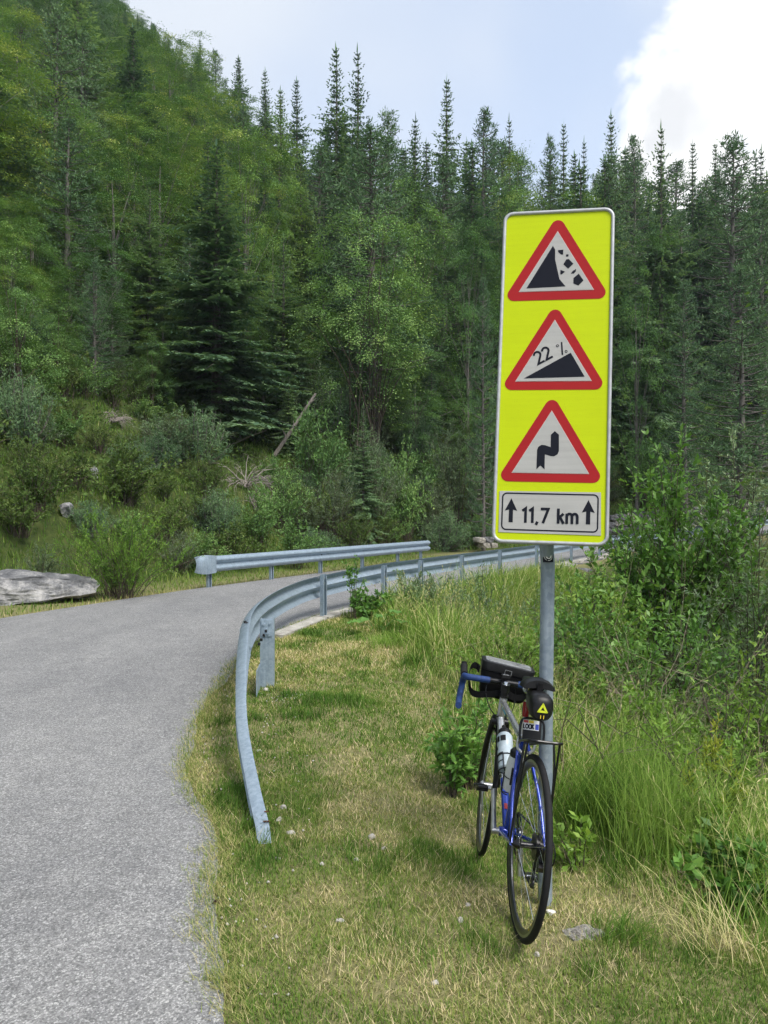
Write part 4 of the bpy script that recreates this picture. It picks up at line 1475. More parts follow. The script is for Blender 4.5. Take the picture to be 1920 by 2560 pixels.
V, F = rbox(.155, .262, .165, .03, .86)
hbody = MB().raw(V, F).build('bag_body', 'black_cloth', hg, smooth_shade=True)
V, F = rbox(.166, .272, .046, .034, .97)
lid = MB().raw([p + Vector((0, 0, .072)) for p in V], F).build('bag_lid', 'black_plastic', hg, smooth_shade=True)
V, F = rbox(.125, .232, .010, .02, 1)
MB().raw([p + Vector((0, 0, .0945)) for p in V], F).build('map_window', 'map_window', lid, smooth_shade=True)
wr = MB()
for (u0, v0, u1, v1) in ((-.016, .022, .018, .0235), (-.016, .046, .018, .0475), (-.016, .022, -.0145, .0475), (.0165, .022, .018, .0475)):
    wr.raw([(-.0846, -u0, v0 + .028), (-.0846, -u1, v0 + .028), (-.0846, -u1, v1 + .028), (-.0846, -u0, v1 + .028)], [(0, 1, 2, 3)])
wr.build('lid_tab', 'sign_grey', lid)
stp = MB()
spts = catmull([(0.0, .135, .035), (-.02, .168, .050), (-.05, .186, .020), (-.075, .168, -.055), (-.10, .135, -.075), (-.13, .06, -.050), (-.14, .0, -.025), (-.125, -.06, -.04), (-.06, -.13, -.02), (0.0, -.138, .035)], 6)
V, F = [], []
for i, p in enumerate(spts):
    w = .016
    V += [Vector(p) + Vector((0, 0, w)), Vector(p) - Vector((0, 0, w)), Vector(p) - Vector((.003, 0, w)), Vector(p) + Vector((-.003, 0, w))]
for i in range(len(spts) - 1):
    for k in range(4):
        F.append((4 * i + k, 4 * i + (k + 1) % 4, 4 * i + 4 + (k + 1) % 4, 4 * i + 4 + k))
stp.raw(V, F).build('shoulder_strap', 'black_cloth', hg)
for s in (1, -1):
    MB().box((0, s * .139, .035), (.03, .010, .035)).build('strap_buckle', 'black_plastic', hg)
cmp_ = on_bike('cycle_computer', 'small black cycle computer on the stem before the handlebar bag', 'computer', STR @ (ST1 + Vector((-.03, 0, .032))))
MB().box((0, 0, 0), (.048, .040, .014)).build('case', 'black_plastic', cmp_)
MB().box((0, 0, .0082), (.034, .030, .002)).build('screen', 'map_window', cmp_)

# bottles in their cages
dtd = (Vector((.832, 0, .700)) - BB).normalized(); dtn = Vector((-dtd.z, 0, dtd.x))
std = (SC_ - BB).normalized(); stn = Vector((std.z, 0, -std.x))


def bottle(name, label, base, ax, mat, capm, prof, band):
    t = on_bike(name, label, 'bottle', base)
    q = Vector((0, 0, 1)).rotation_difference(ax).to_matrix().to_4x4()
    MB().lathe(prof, q, 22).build('bottle_body', mat, t, smooth_shade=True)
    zt = prof[-1][1]
    MB().lathe([(.029, zt), (.030, zt + .004), (.030, zt + .020), (.022, zt + .030), (.011, zt + .034), (.010, zt + .052), (.0, zt + .054)], q, 20).build('bottle_cap', capm, t, smooth_shade=True)
    for z0, z1, a0, a1 in band:
        V, F = [], []
        for k in range(9):
            a = R(a0 + (a1 - a0) * k / 8)
            for z in (z0, z1):
                V.append(q @ Vector((.0374 * math.cos(a), .0374 * math.sin(a), z)))
        for k in range(8):
            F.append((2 * k, 2 * k + 2, 2 * k + 3, 2 * k + 1))
        MB().raw(V, F).build('printed_band', 'black_plastic', t, smooth_shade=True)
    return t


b1 = bottle('water_bottle', 'pale grey water bottle with black print in the front cage', BB + dtd * .262 + dtn * .060, dtd, 'bottle_clear', 'black_plastic',
            [(.030, 0), (.0365, .006), (.0368, .10), (.034, .108), (.034, .122), (.0368, .13), (.0368, .175), (.030, .188)],
            [(.135, .165, 60, 95), (.135, .165, 100, 128), (.135, .165, 135, 175), (.03, .08, 70, 88), (.03, .036, 95, 150), (.07, .076, 95, 150)])
b2 = bottle('water_bottle', 'white water bottle with black swoosh in the seat tube cage', BB + std * .165 + stn * .056, std, 'bottle_white', 'black_plastic',
            [(.030, 0), (.0365, .006), (.0365, .12), (.032, .15), (.029, .160)], [(.04, .12, 150, 168)])
for nm, base, ax, nv in (('bottle_cage', BB + dtd * .252, dtd, dtn), ('bottle_cage', BB + std * .155, std, stn)):
    cg = MB()
    c0 = base + nv * .060
    sidev = ax.cross(nv)
    for zz in (.0, .075):
        cg.tube([c0 + ax * zz + (nv * math.cos(R(a)) + sidev * math.sin(R(a))) * .0395 for a in range(-150, 151, 25)], .0028, 6)
    for a in (-90, 90, -30, 30):
        dv = (nv * math.cos(R(a)) + sidev * math.sin(R(a))) * .0395
        cg.tube([c0 + dv * .3 - ax * .008, c0 + dv - ax * .002, c0 + dv + ax * .075], .0028, 6)
    cg.box(base + nv * .021 + ax * .04, (.012, .012, .12), Vector((0, 0, 1)).rotation_difference(ax).to_matrix())
    cg.build(nm, 'black_metal', bike)

# ------------------------------------------------------------------ stones
def rock_mesh(name, mat, seed, dims, cuts=7, sub=3, rough=0.10):
    r = np.random.default_rng(seed)
    bm = bmesh.new()
    bmesh.ops.create_icosphere(bm, subdivisions=sub, radius=1.0)
    planes = []
    for _ in range(cuts):
        n = r.normal(size=3); n /= np.linalg.norm(n)
        planes.append((Vector(n), r.uniform(0.55, 0.85)))
    for v in bm.verts:
        for n, d in planes:
            k = v.co.dot(n) - d
            if k > 0:
                v.co -= n * k
        p = v.co * 2.3
        v.co += v.co.normalized() * (rough * (math.sin(p.x * 3.1 + seed) * math.sin(p.y * 2.7 + seed * 2) + 0.6 * math.sin(p.z * 7 + p.x * 5) * math.cos(p.y * 6)) * 0.7 + r.uniform(-rough, rough) * 0.25)
        v.co = Vector((v.co.x * dims[0], v.co.y * dims[1], v.co.z * dims[2]))
    me = bpy.data.meshes.new(name); bm.to_mesh(me); bm.free()
    me.materials.append(MATS[mat])
    return me


# long boulder at the left road edge: an angular slab, broken face towards the road
def boulder():
    bx, by = -6.32, 13.5
    bz = h1(bx, by)
    P = [(-2.1, -.42, .0), (-2.1, .45, .0), (-2.1, -.25, .62), (-2.0, .40, .64), (-1.3, -.38, .60), (-1.2, .42, .68), (-.9, -.52, .05), (-.75, -.50, .36), (-.2, -.55, -.05), (-.1, -.52, .22), (.1, -.36, .55), (.0, .42, .62),
         (.55, -.46, .10), (.6, -.40, .34), (.65, .40, .56), (.75, -.20, .54), (1.1, -.34, .16), (1.2, -.16, .49), (1.25, .30, .47), (1.46, -.10, .22), (1.50, .05, .36), (1.35, .2, .10), (-.3, .5, .0), (.8, .42, .05)]
    bm = bmesh.new()
    for q in P:
        bm.verts.new(q)
    r_ = bmesh.ops.convex_hull(bm, input=bm.verts)
    bmesh.ops.delete(bm, geom=[v for v in bm.verts if not v.link_faces], context='VERTS')
    bmesh.ops.subdivide_edges(bm, edges=bm.edges[:], cuts=5, use_grid_fill=True, fractal=0.0)
    bmesh.ops.triangulate(bm, faces=bm.faces[:])
    bm.normal_update()
    for v in bm.verts:
        p = v.co
        k = .040 * math.sin(p.x * 4.1 + 1.3 * p.z * 5) * math.sin(p.z * 6.1 + p.y * 5 + p.x * 2.2) + .022 * math.sin(p.x * 13 + p.y * 9) * math.sin(p.z * 15 + p.x * 5) + rng.normal(0, .009)
        v.co = p + v.normal * k
    me = bpy.data.meshes.new('boulder'); bm.to_mesh(me); bm.free()
    me.materials.append(MATS['boulder_rock'])
    o = add('boulder', me, None, 'long angular grey limestone boulder at the left road edge', 'boulder', loc=(bx, by, bz - .03))
    o.rotation_euler = (0, 0, R(5)); o.scale = (1, 1, .86)


boulder()


def put_rock(xd, yd, wd, mat, seed, label, dims=(1, .8, .8), cuts=8, name='rock', **k):
    x, y = ray_ground(xd, yd)
    s = wd * DS / FPX * y / 2
    me = rock_mesh(name, mat, seed, (s * dims[0], s * dims[1], s * dims[2]), cuts)
    o = add(name, me, None, label, 'rock', loc=(x, y, h1(x, y) + s * dims[2] * 0.35), **k)
    o.rotation_euler = (0, 0, seed)
    return o


put_rock(15, 838, 66, 'limestone', 3, 'tall grey rock face among pines at the far left edge', (1, .8, 1.3))
put_rock(145, 1112, 46, 'limestone', 5, 'grey rock in the scrub above the bright willow bush', (1, .8, .8))
put_rock(203, 1030, 26, 'limestone', 7, 'small upright grey rock halfway up the left slope', (.7, .7, 1.3))
put_rock(512, 950, 22, 'limestone', 9, 'small pale rock beside the dead branches on the slope', (.8, .8, 1.0))
put_rock(935, 1020, 30, 'limestone', 12, 'grey rock half hidden in bushes left of the sign panel', (1.2, .7, .7))
put_rock(60, 795, 30, 'limestone', 15, 'small grey rock beside the tall rock at the far left', (1, .8, .7))

pit = rock_mesh('concrete_lump', 'pitted_concrete', 23, (.085, .06, .030), 5, 3, .22)
lx, ly = (1468 - 960) / FPX * 3.02, 3.02
add('concrete_lump', pit, None, 'rough pitted concrete lump in the dry grass right of the pole foot', 'concrete', loc=(lx, ly, h1(lx, ly) - .008))
lx, ly = (1376 - 960) / FPX * 3.19, 3.185
add('white_stone', rock_mesh('white_stone', 'petal_white', 29, (.021, .016, .012), 6), None, 'bright white stone at the very foot of the sign pole', 'stone', loc=(lx, ly, h1(lx, ly) + .006))
WS = [(575, 1495, .05, 'white stone beside the wide anchor post of the near guardrail'), (803, 1808, .030, 'white stone alone in the grass right of the buried rail end'), (770, 1868, .018, 'small white stone in the lawn below the lone white stone'),
      (695, 1872, .018, 'small white stone in the lawn below the buried rail end'), (603, 1775, .03, 'pale stone touching the buried end of the near guardrail'), (628, 1803, .026, 'grey stone just right of the guardrail tip'),
      (612, 1750, .028, 'pale stone uphill of the guardrail tip on its right'), (560, 1618, .025, 'pale stone right of the falling guardrail beam'), (600, 1850, .016, 'small stone in the grass below the guardrail tip'),
      (475, 1865, .02, 'grey stone in the grass at the road edge'), (995, 1990, .02, 'pale stone in dry grass left of the rear wheel'), (1160, 2065, .018, 'pale stone in straw below the rear wheel'),
      (1010, 1950, .016, 'small pale stone in the lawn left of the bicycle'), (940, 2135, .018, 'pale stone near the bottom of the lawn'), (735, 1985, .02, 'small white stone in green grass near the road'),
      (830, 1830, .02, 'flat pale stone in the lawn right of the lone white stone')]
for i, (xd, yd, s, lb) in enumerate(WS):
    px, py = xd * DS, yd * DS
    y = CAM_Z / ((py - 1280) / FPX)
    s *= .78
    x = (px - 960) / FPX * y
    add('stone', rock_mesh('stone', 'white_stone', 40 + i, (s * rng.uniform(.8, 1.3), s * .8, s * rng.uniform(.5, .9)), 6, 2, .14), None, lb, 'stone', 'pale stones lying in the mown grass', loc=(x, y, h1(x, y) + s * .3))

# ------------------------------------------------------------------ stone walls
def stone_block(seed, l, d, h):
    r = np.random.default_rng(seed)
    bm = bmesh.new()
    bmesh.ops.create_cube(bm, size=1.0)
    bmesh.ops.subdivide_edges(bm, edges=bm.edges[:], cuts=1, use_grid_fill=True)
    for v in bm.verts:
        c = v.co.copy()
        k = 1 - 0.10 * (abs(c.x) * 2 * abs(c.y) * 2 + abs(c.x) * 2 * abs(c.z) * 2)
        v.co = Vector((c.x * k * l, c.y * k * d, c.z * k * h)) + Vector(r.normal(0, .03, 3) * np.array([l, d, h]))
    me = bpy.data.meshes.new('stone_block'); bm.to_mesh(me); bm.free()
    return me


def wall(label, path, courses, hc, mats, seed, zoff, step=0.42, out=0.0, depth=0.32, name='stone_wall'):
    P = resample(path, 2 + int(sum(math.dist(a, b) for a, b in zip(path, path[1:])) / step))
    w = thing(name, label, 'wall', (float(P[0][0]), float(P[0][1]), zoff(P[0])))
    r = np.random.default_rng(seed)
    pool = {}
    for m in mats:
        for k in range(4):
            me = stone_block(seed * 10 + k, 1, 1, 1); me.materials.append(MATS[m]); pool[(m, k)] = me
    for c in range(courses):
        for i in range(len(P) - 1):
            a, b = Vector((*P[i], 0)), Vector((*P[i + 1], 0))
            d = (b - a); L = d.length; d.normalize(); s = Vector((d.y, -d.x, 0))
            sh_ = (c % 2) * L * .5
            q = (a + b) / 2 + d * sh_ + s * (out + r.uniform(-.03, .03) + 0.05 * c * (-1 if out else 1))
            o = bpy.data.objects.new('stone', pool[(mats[int(r.integers(len(mats)))], int(r.integers(4)))])
            COL.objects.link(o); o.parent = w
            o.location = q + Vector((0, 0, zoff(P[i]) - hc * (c + .5) + r.uniform(-.015, .015))) - Vector(w.location)
            o.rotation_euler = (r.uniform(-.05, .05), r.uniform(-.05, .05), math.atan2(d.y, d.x) + r.uniform(-.06, .06))
            o.scale = (L * r.uniform(.88, .97), depth, hc * r.uniform(.86, .97))
    return w


wall('pale stone retaining wall carrying the road edge behind the sign pole', [(0.62, 14.05), (2.72, 17.95), (5.22, 22.75), (8.0, 27.85)], 4, 0.30, ['wall_stone', 'wall_stone', 'dark_wall_stone'], 3,
     lambda p: float(zroad(p[0], p[1])) + 0.02, 0.62, 0.06, 0.36)
blk = rock_mesh('fallen_block', 'dark_wall_stone', 77, (.33, .25, .24), 8, 3, .05)
add('stone_block', blk, None, 'loose brown stone block jutting from the retaining wall right of the pole', 'stone', loc=(5.55, 22.3, -0.12))
wall('dark dry stone wall at the foot of the forest right of the sign', [(7.6, 34.0), (12.5, 37.0), (20, 40.6)], 5, 0.28, ['dark_wall_stone', 'dark_wall_stone', 'wall_stone'], 5,
     lambda p: float(zroad(p[0], p[1])) + 1.15, 0.55, 0.0, 0.4)
wall('short low pale stone wall at the road bend just left of the sign', [(3.4, 29.8), (4.1, 30.5)], 2, 0.22, ['wall_stone', 'dark_wall_stone'], 8,
     lambda p: float(zroad(p[0], p[1])) + 0.55, 0.5, 0.0, 0.35)
cone = MB()
for k in range(9):
    cone.lathe([(.004, .004 * k), (.016 * math.sin(.5 + k * .27), .004 * k + .003), (.004, .004 * k + .006)], Matrix.Translation((-.70, 3.26, .012)) @ Matrix.Rotation(R(80), 4, 'Y'), 9)
add('pine_cone', cone.mesh('pine_cone', 'cone_brown', (-.70, 3.26, .012)), None, 'small dark pine cone lying on the asphalt edge', 'pine cone', loc=(-.70, 3.26, h1(-.7, 3.26) + .025))

# ------------------------------------------------------------------ foliage builders (numpy)
def norm(a):
    return a / np.maximum(1e-9, np.linalg.norm(a, axis=-1, keepdims=True))


def leaves(P, D, N, L, W, mid=0.5, lift=0.0):
    """diamond leaves: base P, direction D, face normal N"""
    S = norm(np.cross(D, N))
    L = np.asarray(L)[:, None]; W = np.asarray(W)[:, None]
    m = P + D * L * mid + N * L * lift
    V = np.stack([P, m + S * W / 2, P + D * L, m - S * W / 2], 1).reshape(-1, 3)
    F = np.arange(len(P) * 4).reshape(-1, 4)
    return V, F


class Leafage:
    def __init__(self):
        self.P, self.D, self.N, self.L, self.W, self.T = [], [], [], [], [], []

    def put(self, P, D, N, L, W, T):
        n = len(P)
        bc = lambda a, k: np.broadcast_to(np.asarray(a, float), (n, 3) if k == 3 else (n,))
        self.P.append(np.asarray(P, float)); self.D.append(bc(D, 3)); self.N.append(bc(N, 3))
        self.L.append(bc(L, 1)); self.W.append(bc(W, 1)); self.T.append(bc(T, 1))

    def mesh(self, name, mat, lift=0.06, mid=0.5):
        P, D, N = (np.concatenate(a) for a in (self.P, self.D, self.N))
        L, W, T = (np.concatenate(a) for a in (self.L, self.W, self.T))
        D = norm(D)
        N = norm(N - D * (N * D).sum(1, keepdims=True) + 1e-6)
        V, F = leaves(P, D, N, L, W, mid, lift)
        return arr_mesh(name, V, F, mat, tint=np.repeat(np.clip(T, 0, 1), 4))


def rnd_dir(r, n, zbias=0.0):
    d = r.normal(size=(n, 3)); d[:, 2] += zbias
    return norm(d)


def trunk_mesh(h, r0, seed, mat, lean=0.02, n=9, top=0.98, extra=None):
    r = np.random.default_rng(seed)
    m = MB()
    pts, rad = [], []
    ox = oy = 0.0
    for k in range(9):
        t = k / 8 * top
        ox += r.normal(0, lean * h * .12); oy += r.normal(0, lean * h * .12)
        pts.append((ox * t, oy * t, t * h - (0.3 if k == 0 else 0)))
        rad.append(max(0.012, r0 * (1 - t) ** 0.85 * (1.25 if k == 0 else 1)))
    m.tube(pts, rad, n)
    for e in (extra or []):
        m.tube(*e)
    return m.mesh('trunk', mat, smooth_shade=True, angle=60)


def make_spruce(seed, h=12.0, rad=1.9, dens=1.0, base=0.06, tipup=0.35, mat='spruce_needles', light=0.0, fine=1.0, sag=0.55, bare=0.0):
    r = np.random.default_rng(seed)
    lf = Leafage()
    ex = []
    z = base * h
    while z < h * 0.985:
        t = z / h
        prof = 1.14 * (1 - t) ** 0.90 * (1.0 if t > 0.18 else 0.75 + 1.4 * t) * (1 + .22 * math.sin(z * 2.3 + seed))
        nb = int(round((6.4 if t < .85 else 5.2) * dens + r.uniform(-.6, .6)))
        a0 = r.uniform(0, 6.28)
        for b in range(nb):
            if r.random() < bare * (1 - t):
                continue
            a = a0 + 6.283 * b / nb + r.normal(0, .25)
            Lb = max(.09, rad * prof * r.uniform(.50, 1.25))
            e0 = 0.75 * t ** 1.3 - 0.22 + r.normal(0, .08)
            sg = sag * (1 - 0.6 * t) * r.uniform(.7, 1.2)
            out = np.array([math.cos(a), math.sin(a), 0]); sd = np.array([-math.sin(a), math.cos(a), 0])
            ns = max(3, int(Lb / .14 / (1.0 if fine >= 1 else fine)))
            s = np.linspace(.16, 1, ns) + r.normal(0, .012, ns)
            zz = Lb * (math.tan(e0) * s - sg * s ** 2 + tipup * sg * 1.6 * s ** 3)
            P = np.stack([out[0] * Lb * s, out[1] * Lb * s, z + zz], 1)
            dz = math.tan(e0) - 2 * sg * s + 4.8 * tipup * sg * s ** 2
            T = norm(np.stack([np.full(ns, out[0]), np.full(ns, out[1]), dz], 1))
            bt = 0.34 + r.normal(0, .10) + light
            ll = (0.34 * Lb * (1 - s) ** .8 + .13) * r.uniform(.75, 1.2, ns)
            ll = np.minimum(ll, .62) * min(1.0, .26 + 1.9 * (1 - t))
            for sgn in (1, -1):
                D = norm(T * .75 + sd * sgn * .8 + np.array([0, 0, -.22]) + r.normal(0, .12, (ns, 3)))
                N = norm(np.array([0, 0, 1.0]) + r.normal(0, .25, (ns, 3)))
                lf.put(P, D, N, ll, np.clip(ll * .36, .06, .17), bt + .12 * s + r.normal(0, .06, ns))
                # small side sprays
                for q, k in ((.35, .55), (.62, .45)):
                    for g2 in (1, -1):
                        D2 = norm(D * .7 + np.cross(D, N) * g2 * .75 + np.array([0, 0, -.12]) + r.normal(0, .15, (ns, 3)))
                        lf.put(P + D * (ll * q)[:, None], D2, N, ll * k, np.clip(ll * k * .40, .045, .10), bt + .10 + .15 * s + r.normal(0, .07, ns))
            # tip and hanging needles under the branch
            lf.put(P[-1:], T[-1:], np.array([0, 0, 1.0]), (.22 + .1 * Lb) * min(1.0, .35 + 2 * (1 - t)), .07, bt + .3)
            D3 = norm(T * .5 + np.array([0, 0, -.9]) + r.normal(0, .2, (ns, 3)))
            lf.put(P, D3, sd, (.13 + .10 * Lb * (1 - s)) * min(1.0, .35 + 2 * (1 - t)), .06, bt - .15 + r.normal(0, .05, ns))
            if b % 2 == 0:
                ex.append(([(0, 0, z), tuple(P[len(P) // 2]), tuple(P[-2])], [.018 + .010 * Lb, .010, .004], 4))
        z += r.uniform(.20, .36) * (0.62 + .55 * (1 - t)) / dens ** .3
    # leader
    lf.put(np.array([[0, 0, h * .97]]), np.array([0, 0, 1.0]), np.array([1.0, 0, 0]), h * .05, .06, .5)
    return trunk_mesh(h, .011 * h + .03, seed, 'bark_grey', 0.006, extra=ex), lf.mesh('crown', mat)


def make_broadleaf(seed, h=10.0, w=7.0, z0=0.08, ncl=170, nl=125, leaf=.105, flat_=.16, mat='beech_leaves', spread=.85, bark_='bark_grey', stems=1, tint0=.40):
    """crown of leaf sprays: each spray a drooping plate of leaves set out from the trunk, gaps between them"""
    r = np.random.default_rng(seed)
    lf = Leafage()
    lob = rnd_dir(r, 14, .3); lw = r.uniform(.15, .75, 14)
    d = rnd_dir(r, ncl, .25)
    bulge = 0.66 + (np.maximum(0, d @ lob.T) ** 6 * lw).sum(1) * .50
    rr = np.where(r.random(ncl) < .78, r.uniform(.70, 1.0, ncl), r.uniform(.2, .7, ncl)) * bulge
    cz = h * (z0 + (1 - z0) * .48)
    C = np.stack([d[:, 0] * rr * w / 2, d[:, 1] * rr * w / 2, cz + d[:, 2] * rr * h * (1 - z0) * .56], 1)
    C[:, 2] = np.clip(C[:, 2], h * .06, h * .99)
    ex = []
    bases = [(0.0, 0.0)] if stems == 1 else [(r.normal(0, .45), r.normal(0, .45)) for _ in range(stems)]
    for i in r.choice(ncl, min(ncl, 26 if stems == 1 else 24), replace=False):
        c = C[i]
        bx, by = bases[int(r.integers(len(bases)))]
        zz = (0.0 if stems > 1 else min(c[2] * .62, h * .7) * r.uniform(.45, .95))
        m1 = np.array([bx + (c[0] - bx) * .38, by + (c[1] - by) * .38, zz + (c[2] - zz) * (.58 if stems > 1 else .42)])
        ex.append((catmull([(bx, by, zz), tuple(m1), tuple(c)], 3), [.034, .028, .022, .017, .012, .008, .005] if stems == 1 else [.055, .046, .038, .030, .022, .014, .008], 5))
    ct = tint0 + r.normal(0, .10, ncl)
    for i in range(ncl):
        n = int(nl * r.uniform(.6, 1.35))
        R0 = spread * r.uniform(.65, 1.3)
        outd = norm(C[i:i + 1] * np.array([1, 1, .0]) + r.normal(0, .3, (1, 3)) * np.array([1, 1, 0]))[0]
        tg = np.array([-outd[1], outd[0], 0])
        a, b, t3 = r.normal(0, .50, n) * R0, r.normal(0, .36, n) * R0, r.normal(0, flat_, n) * R0
        # sprays break up into fingers
        b = b * (.55 + .45 * np.abs(np.sin(a / R0 * 4 + i)))
        q = outd * a[:, None] + tg * b[:, None]
        q[:, 2] += t3 - .30 * a - .22 * np.abs(b)
        D = norm(outd * .8 + tg * np.sign(b)[:, None] * .7 + np.array([0, 0, -.25]) + r.normal(0, .35, (n, 3)))
        N = norm(np.array([0, 0, 1.0]) + outd * .35 + r.normal(0, .24, (n, 3)))
        Ls = leaf * r.uniform(.7, 1.35, n)
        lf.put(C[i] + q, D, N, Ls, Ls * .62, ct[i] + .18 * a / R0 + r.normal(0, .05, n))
    return trunk_mesh(h * .8, .018 * h if stems == 1 else .05, seed, bark_, .03, extra=ex), lf.mesh('crown', mat, .04, .45)


def make_pine(seed, h=12.0, w=4.2, z0=.30, nbr=70, mat='pine_needles', needle=.17, tuft=11, shrub=False, ntw=9):
    r = np.random.default_rng(seed)
    lf = Leafage()
    ex = []
    for b in range(nbr):
        if shrub:
            a = r.uniform(0, 6.28); e = r.uniform(.15, 1.4)
            Lb = w / 2 * r.uniform(.6, 1.1) * (.75 + .35 * math.sin(e))
            st = np.array([r.normal(0, .12), r.normal(0, .12), 0.02])
            end = np.array([math.cos(a) * math.cos(e) * Lb, math.sin(a) * math.cos(e) * Lb, h * math.sin(e) * r.uniform(.7, 1.0)])
            midp = st + (end - st) * .5 + np.array([math.cos(a), math.sin(a), -.5]) * .12 * Lb
        else:
            t = z0 + (1 - z0) * (b / nbr) ** .9
            a = b * 2.4 + r.normal(0, .3)
            prof = (1 - (t - z0) / (1 - z0)) ** .6 * (.65 + .35 * min(1, (t - z0) / .15))
            Lb = max(.25, w / 2 * prof * r.uniform(.6, 1.15))
            st = np.array([0, 0, t * h * .97])
            end = st + np.array([math.cos(a) * Lb, math.sin(a) * Lb, Lb * (.10 + .5 * (t - z0)) * r.uniform(.2, 1.4)])
            midp = (st + end) / 2 + np.array([0, 0, -.08 * Lb])
        path = catmull([tuple(st), tuple(midp), tuple(end)], 4)
        ex.append((path, list(np.linspace(.022 + .008 * Lb, .006, len(path))), 4))
        n = max(3, int(ntw * Lb / (w / 2) * 1.4))
        s = r.uniform(.35, 1.02, n) ** .8
        base = np.array([path[min(len(path) - 1, int(x * (len(path) - 1)))][:] for x in s])
        C = base + r.normal(0, .13 * max(.6, Lb * .5), (n, 3)) * np.array([1, 1, .55]) + np.array([0, 0, .06])
        bt = .45 + r.normal(0, .12)
        for c in C:
            m = tuft
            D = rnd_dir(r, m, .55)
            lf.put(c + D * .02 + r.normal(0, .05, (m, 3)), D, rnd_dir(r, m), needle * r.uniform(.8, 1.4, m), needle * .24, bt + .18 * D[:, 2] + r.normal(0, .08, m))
    if shrub:
        m = MB()
        for e in ex:
            m.tube(*e)
        tm = m.mesh('stems', 'bark_grey')
    else:
        tm = trunk_mesh(h, .013 * h + .03, seed, 'bark_grey', .02, extra=ex)
    return tm, lf.mesh('foliage' if shrub else 'crown', mat, .0)


def make_bush(seed, h=1.8, w=2.6, nst=34, ntw=7, nlf=13, leaf=.07, asp=.30, mat='willow_leaves', up=.5, stem='bark_brown', droop=0.0, low=.25, tint0=.42, twigr=1.0, sr=.010):
    r = np.random.default_rng(seed)
    lf = Leafage()
    m = MB()
    for k in range(nst):
        a = r.uniform(0, 6.28)
        u = r.random() ** .6
        end = np.array([math.cos(a) * u * w / 2, math.sin(a) * u * w / 2, h * (1 - .45 * u ** 2) * r.uniform(.72, 1.05)])
        st = np.array([math.cos(a) * u * w * .06 + r.normal(0, .04 * w), math.sin(a) * u * w * .06 + r.normal(0, .04 * w), -.03])
        midp = st + (end - st) * np.array([.38, .38, .60])
        path = catmull([tuple(st), tuple(midp), tuple(end)], 4)
        m.tube(path, list(np.linspace(sr, sr * .3, len(path))), 4, caps=False)
        PA = np.array([p[:] for p in path])
        bt = tint0 + r.normal(0, .10)
        for j in range(ntw):
            s = r.uniform(low, 1.0)
            i = s * (len(PA) - 1); i0 = min(int(i), len(PA) - 2)
            b = PA[i0] + (PA[i0 + 1] - PA[i0]) * (i - i0)
            T = norm((PA[i0 + 1] - PA[i0])[None])[0]
            d = norm((T * .7 + r.normal(0, .55, 3) + np.array([0, 0, up - droop]))[None])[0]
            tl = twigr * h * .16 * r.uniform(.6, 1.4)
            q = np.linspace(.1, 1.05, nlf) + r.normal(0, .03, nlf)
            P = b + d * (tl * q)[:, None] + np.array([0, 0, -1]) * (droop * tl * .4 * q ** 2)[:, None]
            D = norm(d * .8 + r.normal(0, .7, (nlf, 3)))
            N = norm(np.array([0, 0, 1.0]) + r.normal(0, .5, (nlf, 3)))
            Ls = leaf * r.uniform(.6, 1.25, nlf)
            lf.put(P, D, N, Ls, Ls * asp, bt + .16 * q + r.normal(0, .09, nlf))
            if j % 2 == 0:
                m.tube([tuple(b), tuple(P[-1])], [sr * .4, sr * .15], 3, caps=False)
    return m.mesh('stems', stem), lf.mesh('foliage', mat, .05, .45)


def bare_shrub(seed, h, w, nst, depth=3, r0=.012, arch=.5, lean=(0, 0)):
    r = np.random.default_rng(seed)
    m = MB()

    def grow(p, d, L, rad, lev):
        n = 4
        pts, q = [p], np.array(p)
        dd = np.array(d)
        rads = [rad]
        for k in range(n):
            dd = norm((dd + r.normal(0, .16, 3) + np.array([lean[0], lean[1], -.10 * arch * (k + 1)]))[None])[0]
            q = q + dd * L / n
            pts.append(tuple(q)); rads.append(rad * (1 - .72 * (k + 1) / n))
        m.tube(pts, rads, 5 if lev == 0 else 4, caps=False)
        if lev < depth:
            for j in range(int(r.integers(2, 5))):
                i = int(r.integers(1, n + 1))
                nd = norm((dd * .7 + r.normal(0, .55, 3) + np.array([0, 0, .25]))[None])[0]
                grow(pts[i], nd, L * r.uniform(.4, .75), rads[i] * .7, lev + 1)
    for k in range(nst):
        a = r.uniform(0, 6.28)
        d = norm(np.array([[math.cos(a) * w / h, math.sin(a) * w / h, 1.0]]))[0]
        grow((r.normal(0, .05), r.normal(0, .05), -.03), d, h * r.uniform(.5, .75), r0 * r.uniform(.6, 1.1), 0)
    return m


# ------------------------------------------------------------------ prototypes
PROTO = {}


def proto(key, name, cat, pair, h, w, names):
    tm, lm = pair
    e = thing(name, 'x', cat)
    add(names[0], tm, e); add(names[1], lm, e)
    PROTO[key] = [e, h, w, False]


